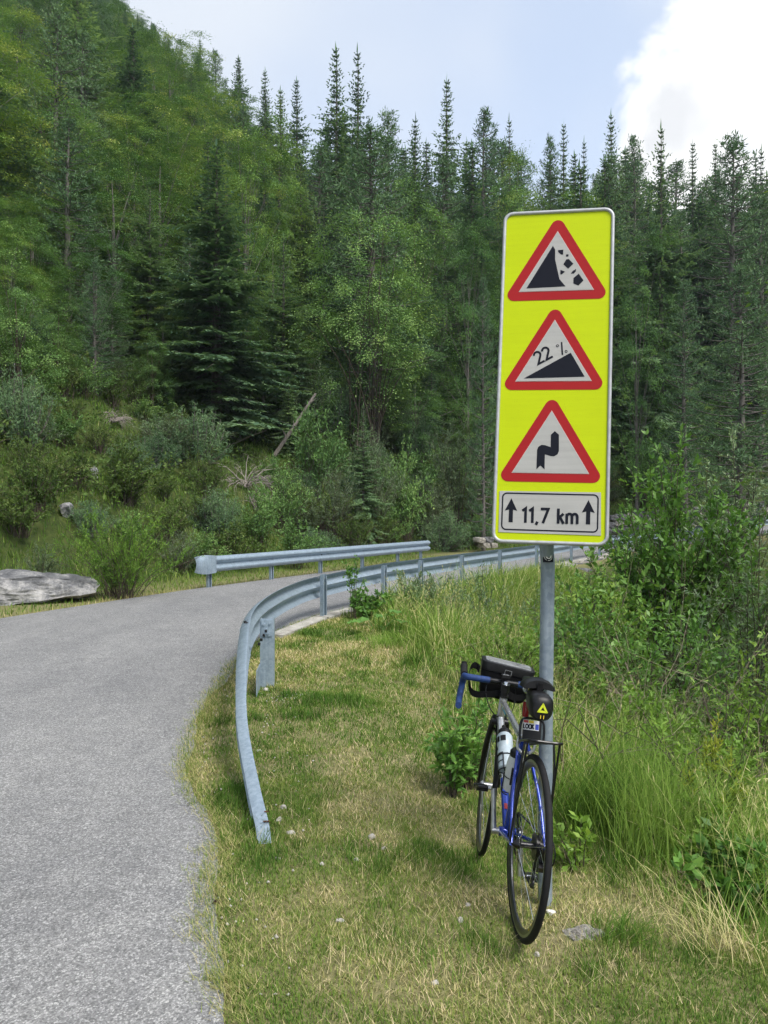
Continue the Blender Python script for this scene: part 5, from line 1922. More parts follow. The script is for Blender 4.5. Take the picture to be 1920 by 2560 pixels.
TC = ('trunk', 'crown'); SF = ('stems', 'foliage')
for i in range(3):
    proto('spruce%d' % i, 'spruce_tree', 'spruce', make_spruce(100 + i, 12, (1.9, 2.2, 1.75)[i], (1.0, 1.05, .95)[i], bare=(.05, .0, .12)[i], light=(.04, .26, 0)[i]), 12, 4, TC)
proto('larch0', 'larch_tree', 'larch', make_spruce(110, 12, 2.3, .85, .12, .5, 'larch_needles', .12, 1.0, .75, .12), 12, 4.6, TC)
proto('fir0', 'young_spruce', 'spruce', make_spruce(112, 12, 3.0, .8, .03, .4, 'larch_needles', .20, 1.0, .5, .10), 12, 6, TC)
for i in range(3):
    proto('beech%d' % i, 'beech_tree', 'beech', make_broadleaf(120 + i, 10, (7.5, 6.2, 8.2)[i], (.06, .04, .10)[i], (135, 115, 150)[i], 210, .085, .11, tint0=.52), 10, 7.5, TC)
proto('ash0', 'broadleaf_tree', 'tree', make_broadleaf(131, 9, 8.2, .10, 215, 150, .09, .24, 'broad_leaves', .66, 'bark_brown', 9, .62), 9, 8.2, TC)
proto('ash1', 'broadleaf_tree', 'tree', make_broadleaf(132, 10, 5.4, .04, 130, 160, .09, .24, 'broad_leaves', .62, 'bark_brown', 1, .40), 10, 5.4, TC)
for i in range(2):
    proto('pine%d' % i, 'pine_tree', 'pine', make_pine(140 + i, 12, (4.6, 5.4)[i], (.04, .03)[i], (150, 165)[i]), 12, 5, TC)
for i in range(2):
    proto('mugo%d' % i, 'dwarf_pine', 'pine', make_pine(150 + i, 2.4, 3.6, 0, 60, 'pine_needles', .13, 11, True, 10), 2.4, 3.6, SF)
proto('willow0', 'willow_bush', 'bush', make_bush(160, 2.6, 2.8, 40, 8, 14, .10, .26, 'willow_leaves', .55), 2.6, 2.8, SF)
proto('willow1', 'willow_bush', 'bush', make_bush(161, 2.6, 2.4, 34, 8, 14, .10, .30, 'willow_leaves', .35, tint0=.30), 2.6, 2.4, SF)
proto('green0', 'leafy_bush', 'bush', make_bush(162, 2.2, 2.6, 38, 8, 13, .10, .50, 'broad_leaves', .3), 2.2, 2.6, SF)
proto('green1', 'leafy_bush', 'bush', make_bush(163, 2.2, 2.9, 36, 8, 13, .115, .45, 'broad_leaves', .2, tint0=.28), 2.2, 2.9, SF)
proto('lime0', 'willow_bush', 'bush', make_bush(164, 2.0, 3.6, 64, 9, 15, .095, .22, 'lime_leaves', .6, low=.15), 2.0, 3.6, SF)
proto('heath0', 'heath_shrub', 'shrub', make_bush(165, .9, 1.9, 40, 7, 12, .065, .34, 'heath_leaves', .4), .9, 1.9, SF)
proto('heath1', 'heath_shrub', 'shrub', make_bush(166, 1.1, 1.7, 34, 7, 12, .08, .40, 'heath_leaves', .3, tint0=.30), 1.1, 1.7, SF)
VAR = {'spruce': 3, 'larch': 1, 'beech': 3, 'ash': 2, 'pine': 2, 'mugo': 2, 'willow': 2, 'green': 2, 'lime': 1, 'heath': 2, 'fir': 1}


def place(key, x, y, h, label, group=None, w=None, rot=None, z=None, name=None):
    P = PROTO[key]
    sz = h / P[1]
    sx = sz if w is None else w / P[2]
    rot = rng.uniform(0, 6.28) if rot is None else rot
    zz = (h1(x, y) if z is None else z) - 0.05
    if not P[3]:
        P[3] = True
        o = P[0]
        o.location = (x, y, zz); o.rotation_euler = (0, 0, rot); o.scale = (sx, sx, sz)
        o['label'] = label
        if group: o['group'] = group
    else:
        o = copy_tree(P[0], (x, y, zz), rot, (sx, sx, sz), label, group)
    if name:
        o.name = name
    return o


def tree(key, xd, topd, y, label, group=None, wd=None, minh=4.0):
    px, py = xd * DS, topd * DS
    x = (px - 960) / FPX * y
    ztop = CAM_Z - (py - 1280) / FPX * y
    h = max(minh, ztop - h1(x, y))
    w = None if wd is None else wd * DS / FPX * y
    return place(key, x, y, h, label, group, w)


TREES = [
    ('spruce0', 725, 100, 50, 'left one of the twin tall spruces on the skyline', 165),
    ('spruce2', 772, 102, 51, 'right one of the twin tall spruces on the skyline', 150),
    ('spruce0', 966, 168, 54, 'lone thin-topped spruce rising above the treeline left of the sign', 150),
    ('pine0', 1048, 222, 52, 'broad pine on the skyline just left of the sign', 175),
    ('spruce2', 1100, 252, 55, 'narrow spruce above the left corner of the sign', 110),
    ('pine1', 838, 228, 55, 'pine on the skyline right of the twin spruces', 160),
    ('spruce1', 897, 250, 52, 'stout spruce on the skyline between the twin spruces and the lone one', 130),
    ('pine0', 1188, 283, 57, 'small pine on the skyline above the middle of the sign', 110),
    ('spruce0', 1218, 264, 56, 'pointed spruce on the skyline above the middle of the sign', 110),
    ('spruce2', 1262, 300, 58, 'short spruce on the skyline above the right corner of the sign', 100),
    ('spruce1', 1320, 242, 55, 'dark pointed spruce on the skyline right of the sign top', 120),
    ('pine0', 1368, 280, 54, 'pine between the dark spruce and the larch on the skyline', 130),
    ('larch0', 1428, 268, 42, 'tall feathery pale larch right of the sign', 250),
    ('spruce0', 1497, 305, 55, 'spruce tip on the skyline right of the larch', 110),
    ('pine1', 1583, 280, 46, 'large dark pine on the skyline at the far right', 240),
    ('spruce0', 1545, 308, 54, 'spruce just left of the large dark pine at the far right', 110),
    ('spruce2', 1645, 318, 50, 'spruce at the right edge of the picture', 130),
    ('pine1', 1600, 560, 31, 'full green pine in front of the forest at the right edge', 300),
    ('pine0', 1480, 600, 36, 'slender pine below the larch right of the sign', 190),
    ('spruce0', 640, 170, 62, 'spruce on the slope skyline left of the twin spruces', 120),
    ('spruce1', 606, 190, 58, 'second spruce left of the twin spruces', 130),
    ('spruce2', 572, 148, 68, 'pointed spruce on the descending skyline', 110),
    ('spruce0', 515, 122, 78, 'spruce on the skyline above the beech crowns', 110),
    ('pine0', 465, 103, 84, 'small pine high on the descending skyline', 90),
    ('spruce1', 432, 84, 92, 'thin spruce high on the descending skyline', 75),
    ('spruce1', 172, 268, 38, 'dark pointed spruce among the beeches on the left', 200),
    ('spruce1', 468, 305, 30.5, 'large spruce with layered boughs in front of the beeches', 240),
    ('fir0', 322, 400, 33, 'pale yellow-green young spruce between two dark ones on the left', 240),
    ('beech0', 345, 238, 42, 'broad bright green beech crown in the middle of the left forest', 320),
    ('beech2', 530, 262, 39, 'wide beech crown right of the large spruce', 260),
    ('beech1', 232, 250, 44, 'beech crown left of the broad bright one', 240),
    ('beech1', 120, 230, 50, 'beech above the dark spruce at the far left', 230),
    ('beech2', 28, 445, 33, 'bright beech at the left picture edge', 150),
    ('pine1', 30, 240, 44, 'dark pine at the left picture edge', 210),
    ('beech0', 590, 400, 36, 'beech bough hanging out right of the large spruce', 150),
    ('ash0', 800, 478, 34.5, 'many-stemmed spreading tree in the centre of the hillside', 385),
    ('ash1', 1100, 395, 44, 'bright green broadleaf crown peeping over the left edge of the sign', 240),
    ('beech1', 1250, 420, 46, 'green beech crown directly behind the sign top', 250),
    ('beech2', 1010, 470, 39, 'beech with dark lower boughs left of the sign', 200),
    ('beech0', 1375, 500, 37, 'beech bough showing right beside the sign edge', 170),
    ('pine0', 1045, 585, 31, 'slim pine with bare lower trunk close to the sign', 120),
    ('pine1', 690, 300, 44, 'grey-green pine under the twin spruces', 200),
    ('ash1', 900, 380, 42, 'dark broadleaf tree behind the many-stemmed one', 230),
    ('pine0', 960, 330, 47, 'bushy pine below the lone spruce', 200),
    ('beech1', 1120, 330, 50, 'rounded beech crown on the right skyline', 190),
    ('spruce0', 1240, 330, 51, 'dark spruce above the beech behind the sign', 150),
    ('spruce1', 650, 330, 43, 'dark spruce right of the wide beech', 150),
    ('fir0', 785, 868, 27, 'small young spruce standing alone above the far guardrail', 120),
    ('spruce2', 570, 330, 47, 'spruce behind the wide beech crown', 130),
    ('pine0', 410, 480, 37, 'pine behind the large spruce on its left', 150),
    ('spruce0', 60, 470, 36, 'dark spruce at the left behind the bright beech', 170),
    ('spruce2', 700, 420, 39, 'spruce left behind the many-stemmed tree', 150),
    ('spruce1', 890, 560, 40, 'dark spruce behind the right side of the many-stemmed tree', 170),
]
used_xy = []
MARK = []
for k, xd, td, y, lb, wd in TREES:
    if k[:4] in ('spru', 'pine') and td < 400:
        wd *= 1.35
    o = tree(k, xd, td, y, lb, None, wd, 3.0 if k == 'fir0' else 5.0)
    used_xy.append((o.location.x, o.location.y)); MARK.append((xd, td + 60, lb))

# skyline of tree tops, in the 1659 view
SKY_X = [-200, 0, 255, 300, 330, 380, 420, 470, 520, 575, 610, 660, 700, 820, 850, 890, 930, 1000, 1050, 1100, 1150, 1210, 1280, 1330, 1380, 1450, 1520, 1600, 1660, 1900]
SKY_Y = [-400, -200, -5, 30, 45, 80, 105, 130, 150, 180, 200, 215, 225, 250, 262, 280, 285, 285, 260, 285, 320, 305, 325, 315, 318, 310, 335, 325, 340, 345]


def limit_top(x, y):
    xd = (960 + FPX * x / y) / DS
    yd = float(np.interp(xd, SKY_X, SKY_Y))
    return CAM_Z - (yd * DS - 1280) / FPX * y


ORD = 'first second third fourth fifth sixth seventh eighth ninth tenth eleventh twelfth'.split()


STOP = set('with among and on in left right at between above below behind under of the to its far young two dark lone ones side a tall many-stemmed far-left'.split())


def name_by(items, marks, what):
    """labels that tell alike things apart by the nearest described neighbour: items (object, xd, yd, kind)"""
    seen = {}
    for o, xd, yd, kind in items:
        m = min(marks, key=lambda q: (q[0] - xd) ** 2 + (q[1] - yd) ** 2)
        dx, dy = xd - m[0], yd - m[1]
        side = ('left of' if dx < 0 else 'right of') if abs(dx) > abs(dy) else ('above' if dy < 0 else 'below')
        seen.setdefault((kind, side, m[2]), []).append((math.hypot(dx, dy), o))
    for (kind, side, m), L in seen.items():
        L.sort(key=lambda q: q[0])
        w = m.split()
        if len(w) > 10:
            w = w[:10]
            while w[-1] in STOP:
                w.pop()
        short = ' '.join(w)
        for i, (_, o) in enumerate(L):
            nth = '' if len(L) == 1 else ORD[min(i, 11)] + ' '
            o['label'] = ' '.join((nth + what[kind] + ' ' + side + ' the ' + short).split()[:16])


# forest filling behind: one object per tree, alike trees share a label within their group
FILL = {'spruce': 'dark spruce packed in the forest behind the road', 'pine': 'grey-green pine packed in the forest behind the road',
        'beech': 'green beech packed in the forest behind the road', 'ash': 'broadleaf tree packed in the forest behind the road', 'larch': 'pale larch packed in the forest behind the road'}
fr_ = np.random.default_rng(77)
cand = np.stack([fr_.uniform(-45, 48, 2600), fr_.uniform(30, 82, 2600)], 1)
cdl = sdist(LEFT, cand[:, 0], cand[:, 1])
cH = H(cand[:, 0], cand[:, 1])
nfill = 0
fill_items = []
for (x, y), dl, hz in zip(cand, cdl, cH):
    if dl < 10.0 + 3 * math.sin(x * .5) or abs(x) > .50 * y + 2:
        continue
    if x > 3 and dl < 6:
        continue
    sp_ = 2.5 if y < 55 else 3.1
    if any((x - a) ** 2 + (y - b) ** 2 < sp_ ** 2 for a, b in used_xy):
        continue
    az = x / y
    q = fr_.random()
    if az < -.12:
        kind = 'beech' if q < .36 else 'spruce' if q < .68 else 'pine' if q < .82 else 'ash' if q < .93 else 'larch'
    else:
        kind = ('spruce' if q < .50 else 'pine' if q < .88 else 'larch') if y > 44 else ('spruce' if q < .38 else 'pine' if q < .62 else 'beech' if q < .78 else 'ash' if q < .92 else 'larch')
    if -.38 < az < -.15 and y > 35 and fr_.random() < .5:
        kind = 'beech'
    lim = limit_top(x, y) - hz - fr_.uniform(.0, 2.2)
    big = 1.0 + (.55 if kind in ('spruce', 'pine', 'larch') else .15) * float(smooth(-.16, -.02, np.array(az)))
    hh = min(fr_.uniform(8.0, 14.5) * big * (1.12 if kind in ('spruce', 'pine') else .92), lim)
    if hh < 3.5:
        continue
    o = place('%s%d' % (kind, fr_.integers(VAR[kind]) if kind != 'ash' else 1), float(x), float(y), float(hh), FILL[kind], kind + ' trees filling the forest', z=float(hz), w=float(hh * fr_.uniform(.42, .56)) if kind in ('spruce', 'pine', 'larch') else None)
    fill_items.append((o, (960 + FPX * x / y) / DS, (1280 - FPX * (hz + hh * .7 - CAM_Z) / y) / DS, kind))
    used_xy.append((x, y)); nfill += 1

cand = np.stack([fr_.uniform(-26, 26, 1600), fr_.uniform(20, 52, 1600)], 1)
cdl = sdist(LEFT, cand[:, 0], cand[:, 1]); cH = H(cand[:, 0], cand[:, 1])
exy = []
for (x, y), dl, hz in zip(cand, cdl, cH):
    lo = 8.0 if x < 0 else 4.5
    if dl < lo + 1.5 * math.sin(x * .7) or dl > lo + 7 or abs(x) > .5 * y + 1:
        continue
    if any((x - a) ** 2 + (y - b) ** 2 < 2.6 for a, b in exy):
        continue
    if abs(x / y + .018) < .09 and y < 36:            # the many-stemmed tree stays in view
        continue
    exy.append((x, y))
    q = fr_.random()
    kind = 'ash' if q < .30 else 'beech' if q < .55 else 'spruce' if q < .80 else 'pine'
    hh = fr_.uniform(2.8, 5.6)
    o = place('%s%d' % (kind, fr_.integers(VAR[kind]) if kind != 'ash' else 1), float(x), float(y), float(hh), FILL[kind], kind + ' trees filling the forest', z=float(hz))
    fill_items.append((o, (960 + FPX * x / y) / DS, (1280 - FPX * (hz + hh * .6 - CAM_Z) / y) / DS, kind))
name_by(fill_items, MARK, {'spruce': 'dark spruce', 'pine': 'grey-green pine', 'beech': 'green beech', 'ash': 'broadleaf tree', 'larch': 'pale larch'})

# far mountainside forest: reads as one mass
far = np.stack([fr_.uniform(-150, 70, 9000), fr_.uniform(74, 235, 9000)], 1)
keep = (np.abs(far[:, 0]) < .52 * far[:, 1] + 6)
far = far[keep]
fz = H(far[:, 0], far[:, 1])
pts, fsc, fro, fid = [], [], [], []
grid = set()
for (x, y), z in zip(far, fz):
    c = (int(x / 3.3), int(y / 3.9))
    if c in grid:
        continue
    lim = limit_top(x, y) - z
    if lim < 3.5:
        continue
    # behind the near right-hand forest nothing of it can be seen
    if x / y > -0.02 and y > 120:
        continue
    grid.add(c)
    q = fr_.random()
    pale = fbm(x * .05, y * .05, 3, 5)
    k = (0 if q < .46 else 1 if q < .62 else 2 if q < .80 else 3) if pale < .5 else (0 if q < .24 else 1 if q < .46 else 2 if q < .64 else 3)
    hh = min(fr_.uniform(4.0, 7.5) * (1.75 if k in (0, 2) else 1), lim)
    pts.append((x, y, z - .2)); fsc.append(hh / (12, 10, 12, 10)[k]); fro.append(fr_.uniform(0, 6.28)); fid.append(k)
# the forest goes on to both sides of the view
side = np.stack([fr_.uniform(-75, 80, 5200), fr_.uniform(6, 95, 5200)], 1)
sdl = sdist(LEFT, side[:, 0], side[:, 1]); sde = -sdist(EDGE, side[:, 0], side[:, 1]); szz = H(side[:, 0], side[:, 1])
for (x, y), dl, de_, z in zip(side, sdl, sde, szz):
    if abs(x) < .5 * y + 3.0 or not (dl > 8 or (de_ > 7 and y < 60)):
        continue
    c = (int(x / 3.2), int(y / 3.2), 1)
    if c in grid:
        continue
    grid.add(c)
    k = int(fr_.integers(4))
    pts.append((x, y, z - .2)); fsc.append(fr_.uniform(5, 11) / (12, 10, 12, 10)[k]); fro.append(fr_.uniform(0, 6.28)); fid.append(k)
pm = bpy.data.meshes.new('far_forest')
pm.from_pydata(pts, [], [])
for nm, data in (('fsc', fsc), ('fro', fro), ('fid', fid)):
    a = pm.attributes.new(nm, 'FLOAT', 'POINT'); a.data.foreach_set('value', np.array(data, np.float32))
pm.materials.append(MATS['spruce_needles'])
fo = add('far_forest', pm, kind='stuff')
ng = bpy.data.node_groups.new('far_forest', 'GeometryNodeTree')
ng.interface.new_socket('Geometry', in_out='INPUT', socket_type='NodeSocketGeometry')
ng.interface.new_socket('Geometry', in_out='OUTPUT', socket_type='NodeSocketGeometry')
gi = ng.nodes.new('NodeGroupInput'); go = ng.nodes.new('NodeGroupOutput')
jn = ng.nodes.new('GeometryNodeJoinGeometry')


def gattr(n):
    a = ng.nodes.new('GeometryNodeInputNamedAttribute'); a.data_type = 'FLOAT'; a.inputs[0].default_value = n
    return a.outputs[0]


m2p = ng.nodes.new('GeometryNodeMeshToPoints'); ng.links.new(gi.outputs[0], m2p.inputs[0])
for k, key in enumerate(('spruce0', 'beech0', 'pine0', 'beech2')):
    cmpn = ng.nodes.new('FunctionNodeCompare'); cmpn.data_type = 'FLOAT'; cmpn.operation = 'EQUAL'
    ng.links.new(gattr('fid'), cmpn.inputs[0]); cmpn.inputs[1].default_value = float(k); cmpn.inputs['Epsilon'].default_value = .1
    oi = ng.nodes.new('GeometryNodeObjectInfo'); oi.inputs['Object'].default_value = [c for c in PROTO[key][0].children if c.name.startswith('crown')][0]
    oi.inputs['As Instance'].default_value = True; oi.transform_space = 'ORIGINAL'
    ip = ng.nodes.new('GeometryNodeInstanceOnPoints')
    ng.links.new(m2p.outputs[0], ip.inputs['Points']); ng.links.new(cmpn.outputs[0], ip.inputs['Selection'])
    ng.links.new(oi.outputs['Geometry'], ip.inputs['Instance'])
    cx_ = ng.nodes.new('ShaderNodeCombineXYZ'); ng.links.new(gattr('fro'), cx_.inputs[2])
    er = ng.nodes.new('FunctionNodeEulerToRotation'); ng.links.new(cx_.outputs[0], er.inputs[0])
    ng.links.new(er.outputs[0], ip.inputs['Rotation']); ng.links.new(gattr('fsc'), ip.inputs['Scale'])
    ng.links.new(ip.outputs[0], jn.inputs[0])
ng.links.new(jn.outputs[0], go.inputs[0])
md = fo.modifiers.new('far_forest', 'NODES'); md.node_group = ng

# ------------------------------------------------------------------ bushes on the open slope
# (key, x, base, top, width) in the 1659 view, label
BUSH = [
    ('lime0', 262, 1292, 1105, 330, 'bright green feathery willow bush behind the long boulder'),
    ('willow1', 90, 1290, 1180, 130, 'low grass-green bush left of the feathery willow'),
    ('mugo0', 50, 790, 630, 190, 'dwarf pine beside the tall rock at the far left'),
    ('mugo1', 190, 770, 615, 190, 'dark dwarf pine below the dark left spruce'),
    ('mugo0', 330, 780, 640, 190, 'dwarf pine below the pale young spruce'),
    ('mugo1', 545, 800, 660, 190, 'dwarf pine under the large layered spruce'),
    ('mugo0', 55, 970, 800, 210, 'thick dwarf pine at the left edge below the rock'),
    ('green1', 180, 860, 780, 130, 'leafy bush right of the left-edge dwarf pine'),
    ('lime0', 210, 855, 805, 90, 'small lime green bush on the upper open slope'),
    ('willow0', 640, 965, 772, 190, 'silvery willow with a leaning trunk left of the many-stemmed tree'),
    ('mugo1', 420, 1010, 870, 230, 'wide grey-green pine bush in the middle of the open slope'),
    ('willow1', 350, 1000, 900, 200, 'sparse willow bush left of the wide pine bush'),
    ('heath1', 270, 1090, 1010, 220, 'brown-green heath above the feathery willow bush'),
    ('heath0', 110, 1060, 985, 200, 'heath patch low on the far left slope'),
    ('mugo0', 470, 1170, 1050, 170, 'dark dwarf pine behind the end shoe of the far guardrail'),
    ('green0', 560, 1190, 1060, 150, 'leafy bush behind the middle of the far guardrail'),
    ('willow0', 720, 1185, 1025, 150, 'grey willow bush behind the far guardrail'),
    ('willow0', 800, 1170, 955, 150, 'tall grey willow bush right of the lone young spruce'),
    ('green0', 875, 1170, 985, 130, 'tall green sapling bush behind the far guardrail end'),
    ('willow1', 985, 1165, 935, 190, 'tall willow bush beside the sign panel edge'),
    ('willow0', 935, 1180, 1060, 130, 'pale willow bush above the far end of the far guardrail'),
    ('green1', 680, 1090, 900, 190, 'dark leafy bush below the silvery willow'),
    ('mugo1', 720, 960, 800, 190, 'dark dwarf pine under the many-stemmed tree'),
    ('green1', 905, 950, 830, 230, 'dark bush in the shade right of the many-stemmed tree'),
    ('mugo0', 900, 1000, 870, 170, 'dark dwarf pine right of the lone young spruce'),
    ('green1', 1040, 1010, 900, 150, 'shaded bush beside the slim pine trunk'),
    ('green0', 610, 1150, 1020, 130, 'pale leafy bush beside the dead pine tips'),
    ('lime0', 460, 880, 815, 110, 'lime bush below the white snag'),
    ('heath0', 350, 1180, 1090, 190, 'yellow-green heath right of the feathery willow'),
    ('heath1', 40, 1160, 1075, 190, 'dark heath clump at the left edge above the boulder'),
    ('green1', 640, 1230, 1130, 160, 'dark green bush touching the far guardrail'),
    ('green0', 440, 1240, 1150, 120, 'leafy bush at the end shoe of the far guardrail'),
    ('green1', 1400, 1110, 960, 200, 'dark forest edge bush right of the sign panel'),
    ('willow1', 1600, 1120, 1010, 160, 'willow bush at the forest edge on the far right'),
]
BMARK = []
scrub_items = []
for k, xd, bd, td, wd, lb in BUSH:
    BMARK.append((xd, (bd + td) / 2, lb))
    x, y = ray_ground(xd, bd)
    h = max(.5, (bd - td) * DS / FPX * y * 1.05)
    place(k, x, y, h, lb, None, wd * DS / FPX * y)
    used_xy.append((x, y))
# low scrub between them
cand = np.stack([fr_.uniform(-17, 12, 2600), fr_.uniform(14, 42, 2600)], 1)
cdl = sdist(LEFT, cand[:, 0], cand[:, 1]); cH = H(cand[:, 0], cand[:, 1])
SCRUB = {'heath': 'low heath clump in the scrub of the open slope', 'green': 'low leafy bush in the scrub of the open slope', 'mugo': 'low dwarf pine in the scrub of the open slope', 'willow': 'low grey willow in the scrub of the open slope'}
sxy = []
clear = [ray_ground(*q) for q in ((515, 880), (535, 1050), (950, 925), (255, 910), (565, 1100), (592, 988), (440, 828), (500, 965), (865, 940))]
for (x, y), dl, hz in zip(cand, cdl, cH):
    if any((x - a) ** 2 + (y - b - .0) ** 2 < 1.6 or (abs(x - a * y / b) < .9 and 0 < b - y < 3.0) for a, b in clear):
        continue
    if dl < 2.3 or dl > 14 or abs(x) > .5 * y + 1:
        continue
    if dl < 4 and x < -4.0 and y < 17.5:
        continue
    if any((x - a) ** 2 + (y - b) ** 2 < .80 for a, b in sxy):
        continue
    sxy.append((x, y))
    q = fr_.random()
    open_ = x < -3 and dl < 10.5
    kind = ('heath' if q < .52 else 'green' if q < .68 else 'mugo' if q < .90 else 'willow') if open_ else ('heath' if q < .22 else 'green' if q < .60 else 'mugo' if q < .80 else 'willow')
    hh = fr_.uniform(.55, 1.25) if open_ else fr_.uniform(.8, 1.7)
    o = place('%s%d' % (kind, fr_.integers(VAR[kind])), float(x), float(y), float(hh), SCRUB[kind], 'scrub on the open slope', w=float(hh * fr_.uniform(1.3, 1.9)), z=float(hz))
    scrub_items.append((o, (960 + FPX * x / y) / DS, (1280 - FPX * (hz + hh * .5 - CAM_Z) / y) / DS, kind))

name_by(scrub_items, BMARK, {'heath': 'low heath clump', 'green': 'low leafy bush', 'mugo': 'low dwarf pine', 'willow': 'low grey willow'})

# ------------------------------------------------------------------ dead wood
def dead(seed, xd, yd, wd, label, nst, arch, mat='dead_wood', name='dead_branches', hf=1.0, rr=.030):
    x, y = ray_ground(xd, yd)
    s = wd * DS / FPX * y
    m = bare_shrub(seed, s * hf, s, nst, 3, rr * .8, arch)
    o = m.build(name, mat, None, (0, 0, 0), label=label, cat='dead wood')
    o.location = (x, y - .4, h1(x, y - .4) + .08)
    return o


dead(1, 515, 880, 150, 'grey tangle of dead branches beside the silvery willow', 15, .8)
dead(2, 535, 1050, 130, 'heap of dead brown branches on the open slope', 15, 1.0)
dead(3, 950, 925, 170, 'long bare fallen branches in the shade left of the sign', 14, .7, hf=.7)
dead(4, 1030, 990, 90, 'broken twigs at the foot of the slim pine', 12, .8)
dead(5, 255, 910, 60, 'small heap of pale dead twigs on the left slope', 12, 1.2)
dead(6, 565, 1100, 46, 'pointed dead pine tip beside the dark dwarf pine', 12, .2, hf=1.2)
dead(7, 1560, 1030, 110, 'bare bent branches below the full green pine', 8, .6)


def log(p0, p1, r0, label, y0=None):
    a, b = p0, p1
    xa, ya = ray_ground(*a)
    A = Vector((xa, ya, h1(xa, ya) + .05))
    yb = ya - .3
    Bv = at(b[0] * DS, b[1] * DS, yb)
    mid = (A + Bv) / 2 + Vector((.04, 0, .05))
    m = MB().tube(catmull([tuple(A), tuple(mid), tuple(Bv)], 5), list(np.linspace(r0, r0 * .5, 11)), 7)
    for k in range(4):
        q = A.lerp(Bv, .3 + .18 * k)
        m.tube([tuple(q), tuple(q + Vector((rng.uniform(-.25, .3), -.1, rng.uniform(.05, .4))))], [r0 * .4, r0 * .12], 4)
    o = m.build('fallen_trunk', 'dead_wood', None, tuple(A), label=label, cat='dead wood')
    o.location = A


log((592, 988), (682, 850), .085, 'leaning dead trunk below the silvery willow')
log((440, 828), (433, 795), .07, 'short white broken snag on the upper open slope')
log((500, 965), (575, 930), .035, 'thin bare pole lying in the scrub of the open slope')
log((865, 940), (985, 885), .05, 'long pale fallen branch left of the sign')
log((368, 850), (366, 832), .04, 'tiny pale stump on the upper open slope')
log((1640, 1010), (1662, 620), .16, 'grey pine trunk at the right picture edge')

# ------------------------------------------------------------------ grass
def blade_mesh(name, mat, x, y, z, L, W, ang, lean_, curve, tint, segs=3, kind='stuff', label=None, cat=None, group=None):
    n = len(x)
    dx, dy = np.cos(ang), np.sin(ang)
    px_, py_ = -dy, dx
    rows = []
    for k in range(segs + 1):
        t = k / segs
        hor = L * (lean_ * t + curve * t * t)
        ver = L * t * np.sqrt(np.clip(1 - (lean_ * .8 + curve * .75 * t) ** 2, .03, 1))
        cx, cy, cz = x + dx * hor, y + dy * hor, z + ver
        if k < segs:
            w = W * (1 - .75 * t ** 1.4) / 2
            rows.append(np.stack([cx - px_ * w, cy - py_ * w, cz], 1)); rows.append(np.stack([cx + px_ * w, cy + py_ * w, cz], 1))
        else:
            rows.append(np.stack([cx, cy, cz], 1))
    m = len(rows)
    V = np.stack(rows, 1).reshape(-1, 3)
    b = np.arange(n)[:, None] * m
    quads = [b + np.array([2 * k, 2 * k + 1, 2 * k + 3, 2 * k + 2]) for k in range(segs - 1)]
    tri = b + np.array([m - 3, m - 2, m - 1])
    return add(name, arr_mesh(name, V, quads + [tri], mat, tint=np.repeat(np.clip(tint, 0, 1), m)), None, label, cat, group, kind)


gr = np.random.default_rng(123)


def scatter(n, x0, x1, y0, y1, power=1.0):
    u = gr.random(n)
    y = y0 + (y1 - y0) * u ** power
    x = gr.uniform(x0, x1, n)
    return x, y


def dryness(x, y):
    d = fbm(x * 1.1 + 3, y * .8, 3, 41) * .75 + fbm(x * 4.5, y * 3.6, 3, 47) * .55
    d = d - .14 * np.exp(-((x + .35) / .38) ** 2) * (1 - smooth(3.2, 4.5, y)) + .16 * np.exp(-((x - .62) ** 2 / .10 + (y - 3.3) ** 2 / .25))
    d = d + .10 * smooth(.55, 1.0, x) * (1 - smooth(3.6, 4.2, y)) + .08 * np.exp(-((x + .25) ** 2 / .3 + (y - 9.8) ** 2 / .8))
    return d


# mown island
x, y = scatter(380000, -1.7, 2.2, 1.7, 13.2, 1.65)
dr = -sdist(RIGHT, x, y); de = -sdist(EDGE, x, y)
dens = .42 + .8 * smooth(.35, .62, fbm(x * 7, y * 6, 3, 61))
k = (dr > -.10 + .20 * fbm(x * 11, y * 11, 3, 71)) & (de < .25) & (gr.random(len(x)) < dens) & (x < .53 * y + .6)
x, y, dr = x[k], y[k], dr[k]
dn = dryness(x, y) + .24 * np.exp(-(dr / .30) ** 2) * smooth(3.6, 5.0, y)
straw = gr.random(len(x)) < smooth(.58, .92, dn) * .62 + .07
tuf = smooth(.54, .68, fbm(x * 3.6, y * 2.4, 3, 91))
L = np.where(straw, gr.uniform(.012, .036, len(x)), gr.uniform(.014, .036, len(x)) + .055 * tuf * gr.random(len(x))) * (1 + .10 * np.maximum(0, y - 4))
tint = np.where(straw, gr.uniform(.60, 1.0, len(x)), np.clip(.20 + .75 * (dn - .50) + gr.normal(0, .10, len(x)) - .16 * tuf, .0, .66))
W = gr.uniform(.0022, .0046, len(x)) * (1 + .22 * np.maximum(0, y - 3))
blade_mesh('mown_grass', 'grass_blades', x, y, H(x, y) - .004, L, W, gr.uniform(0, 6.28, len(x)), np.where(straw, gr.uniform(.3, .95, len(x)), gr.uniform(.0, .5, len(x))), gr.uniform(.0, .45, len(x)), tint, 2)
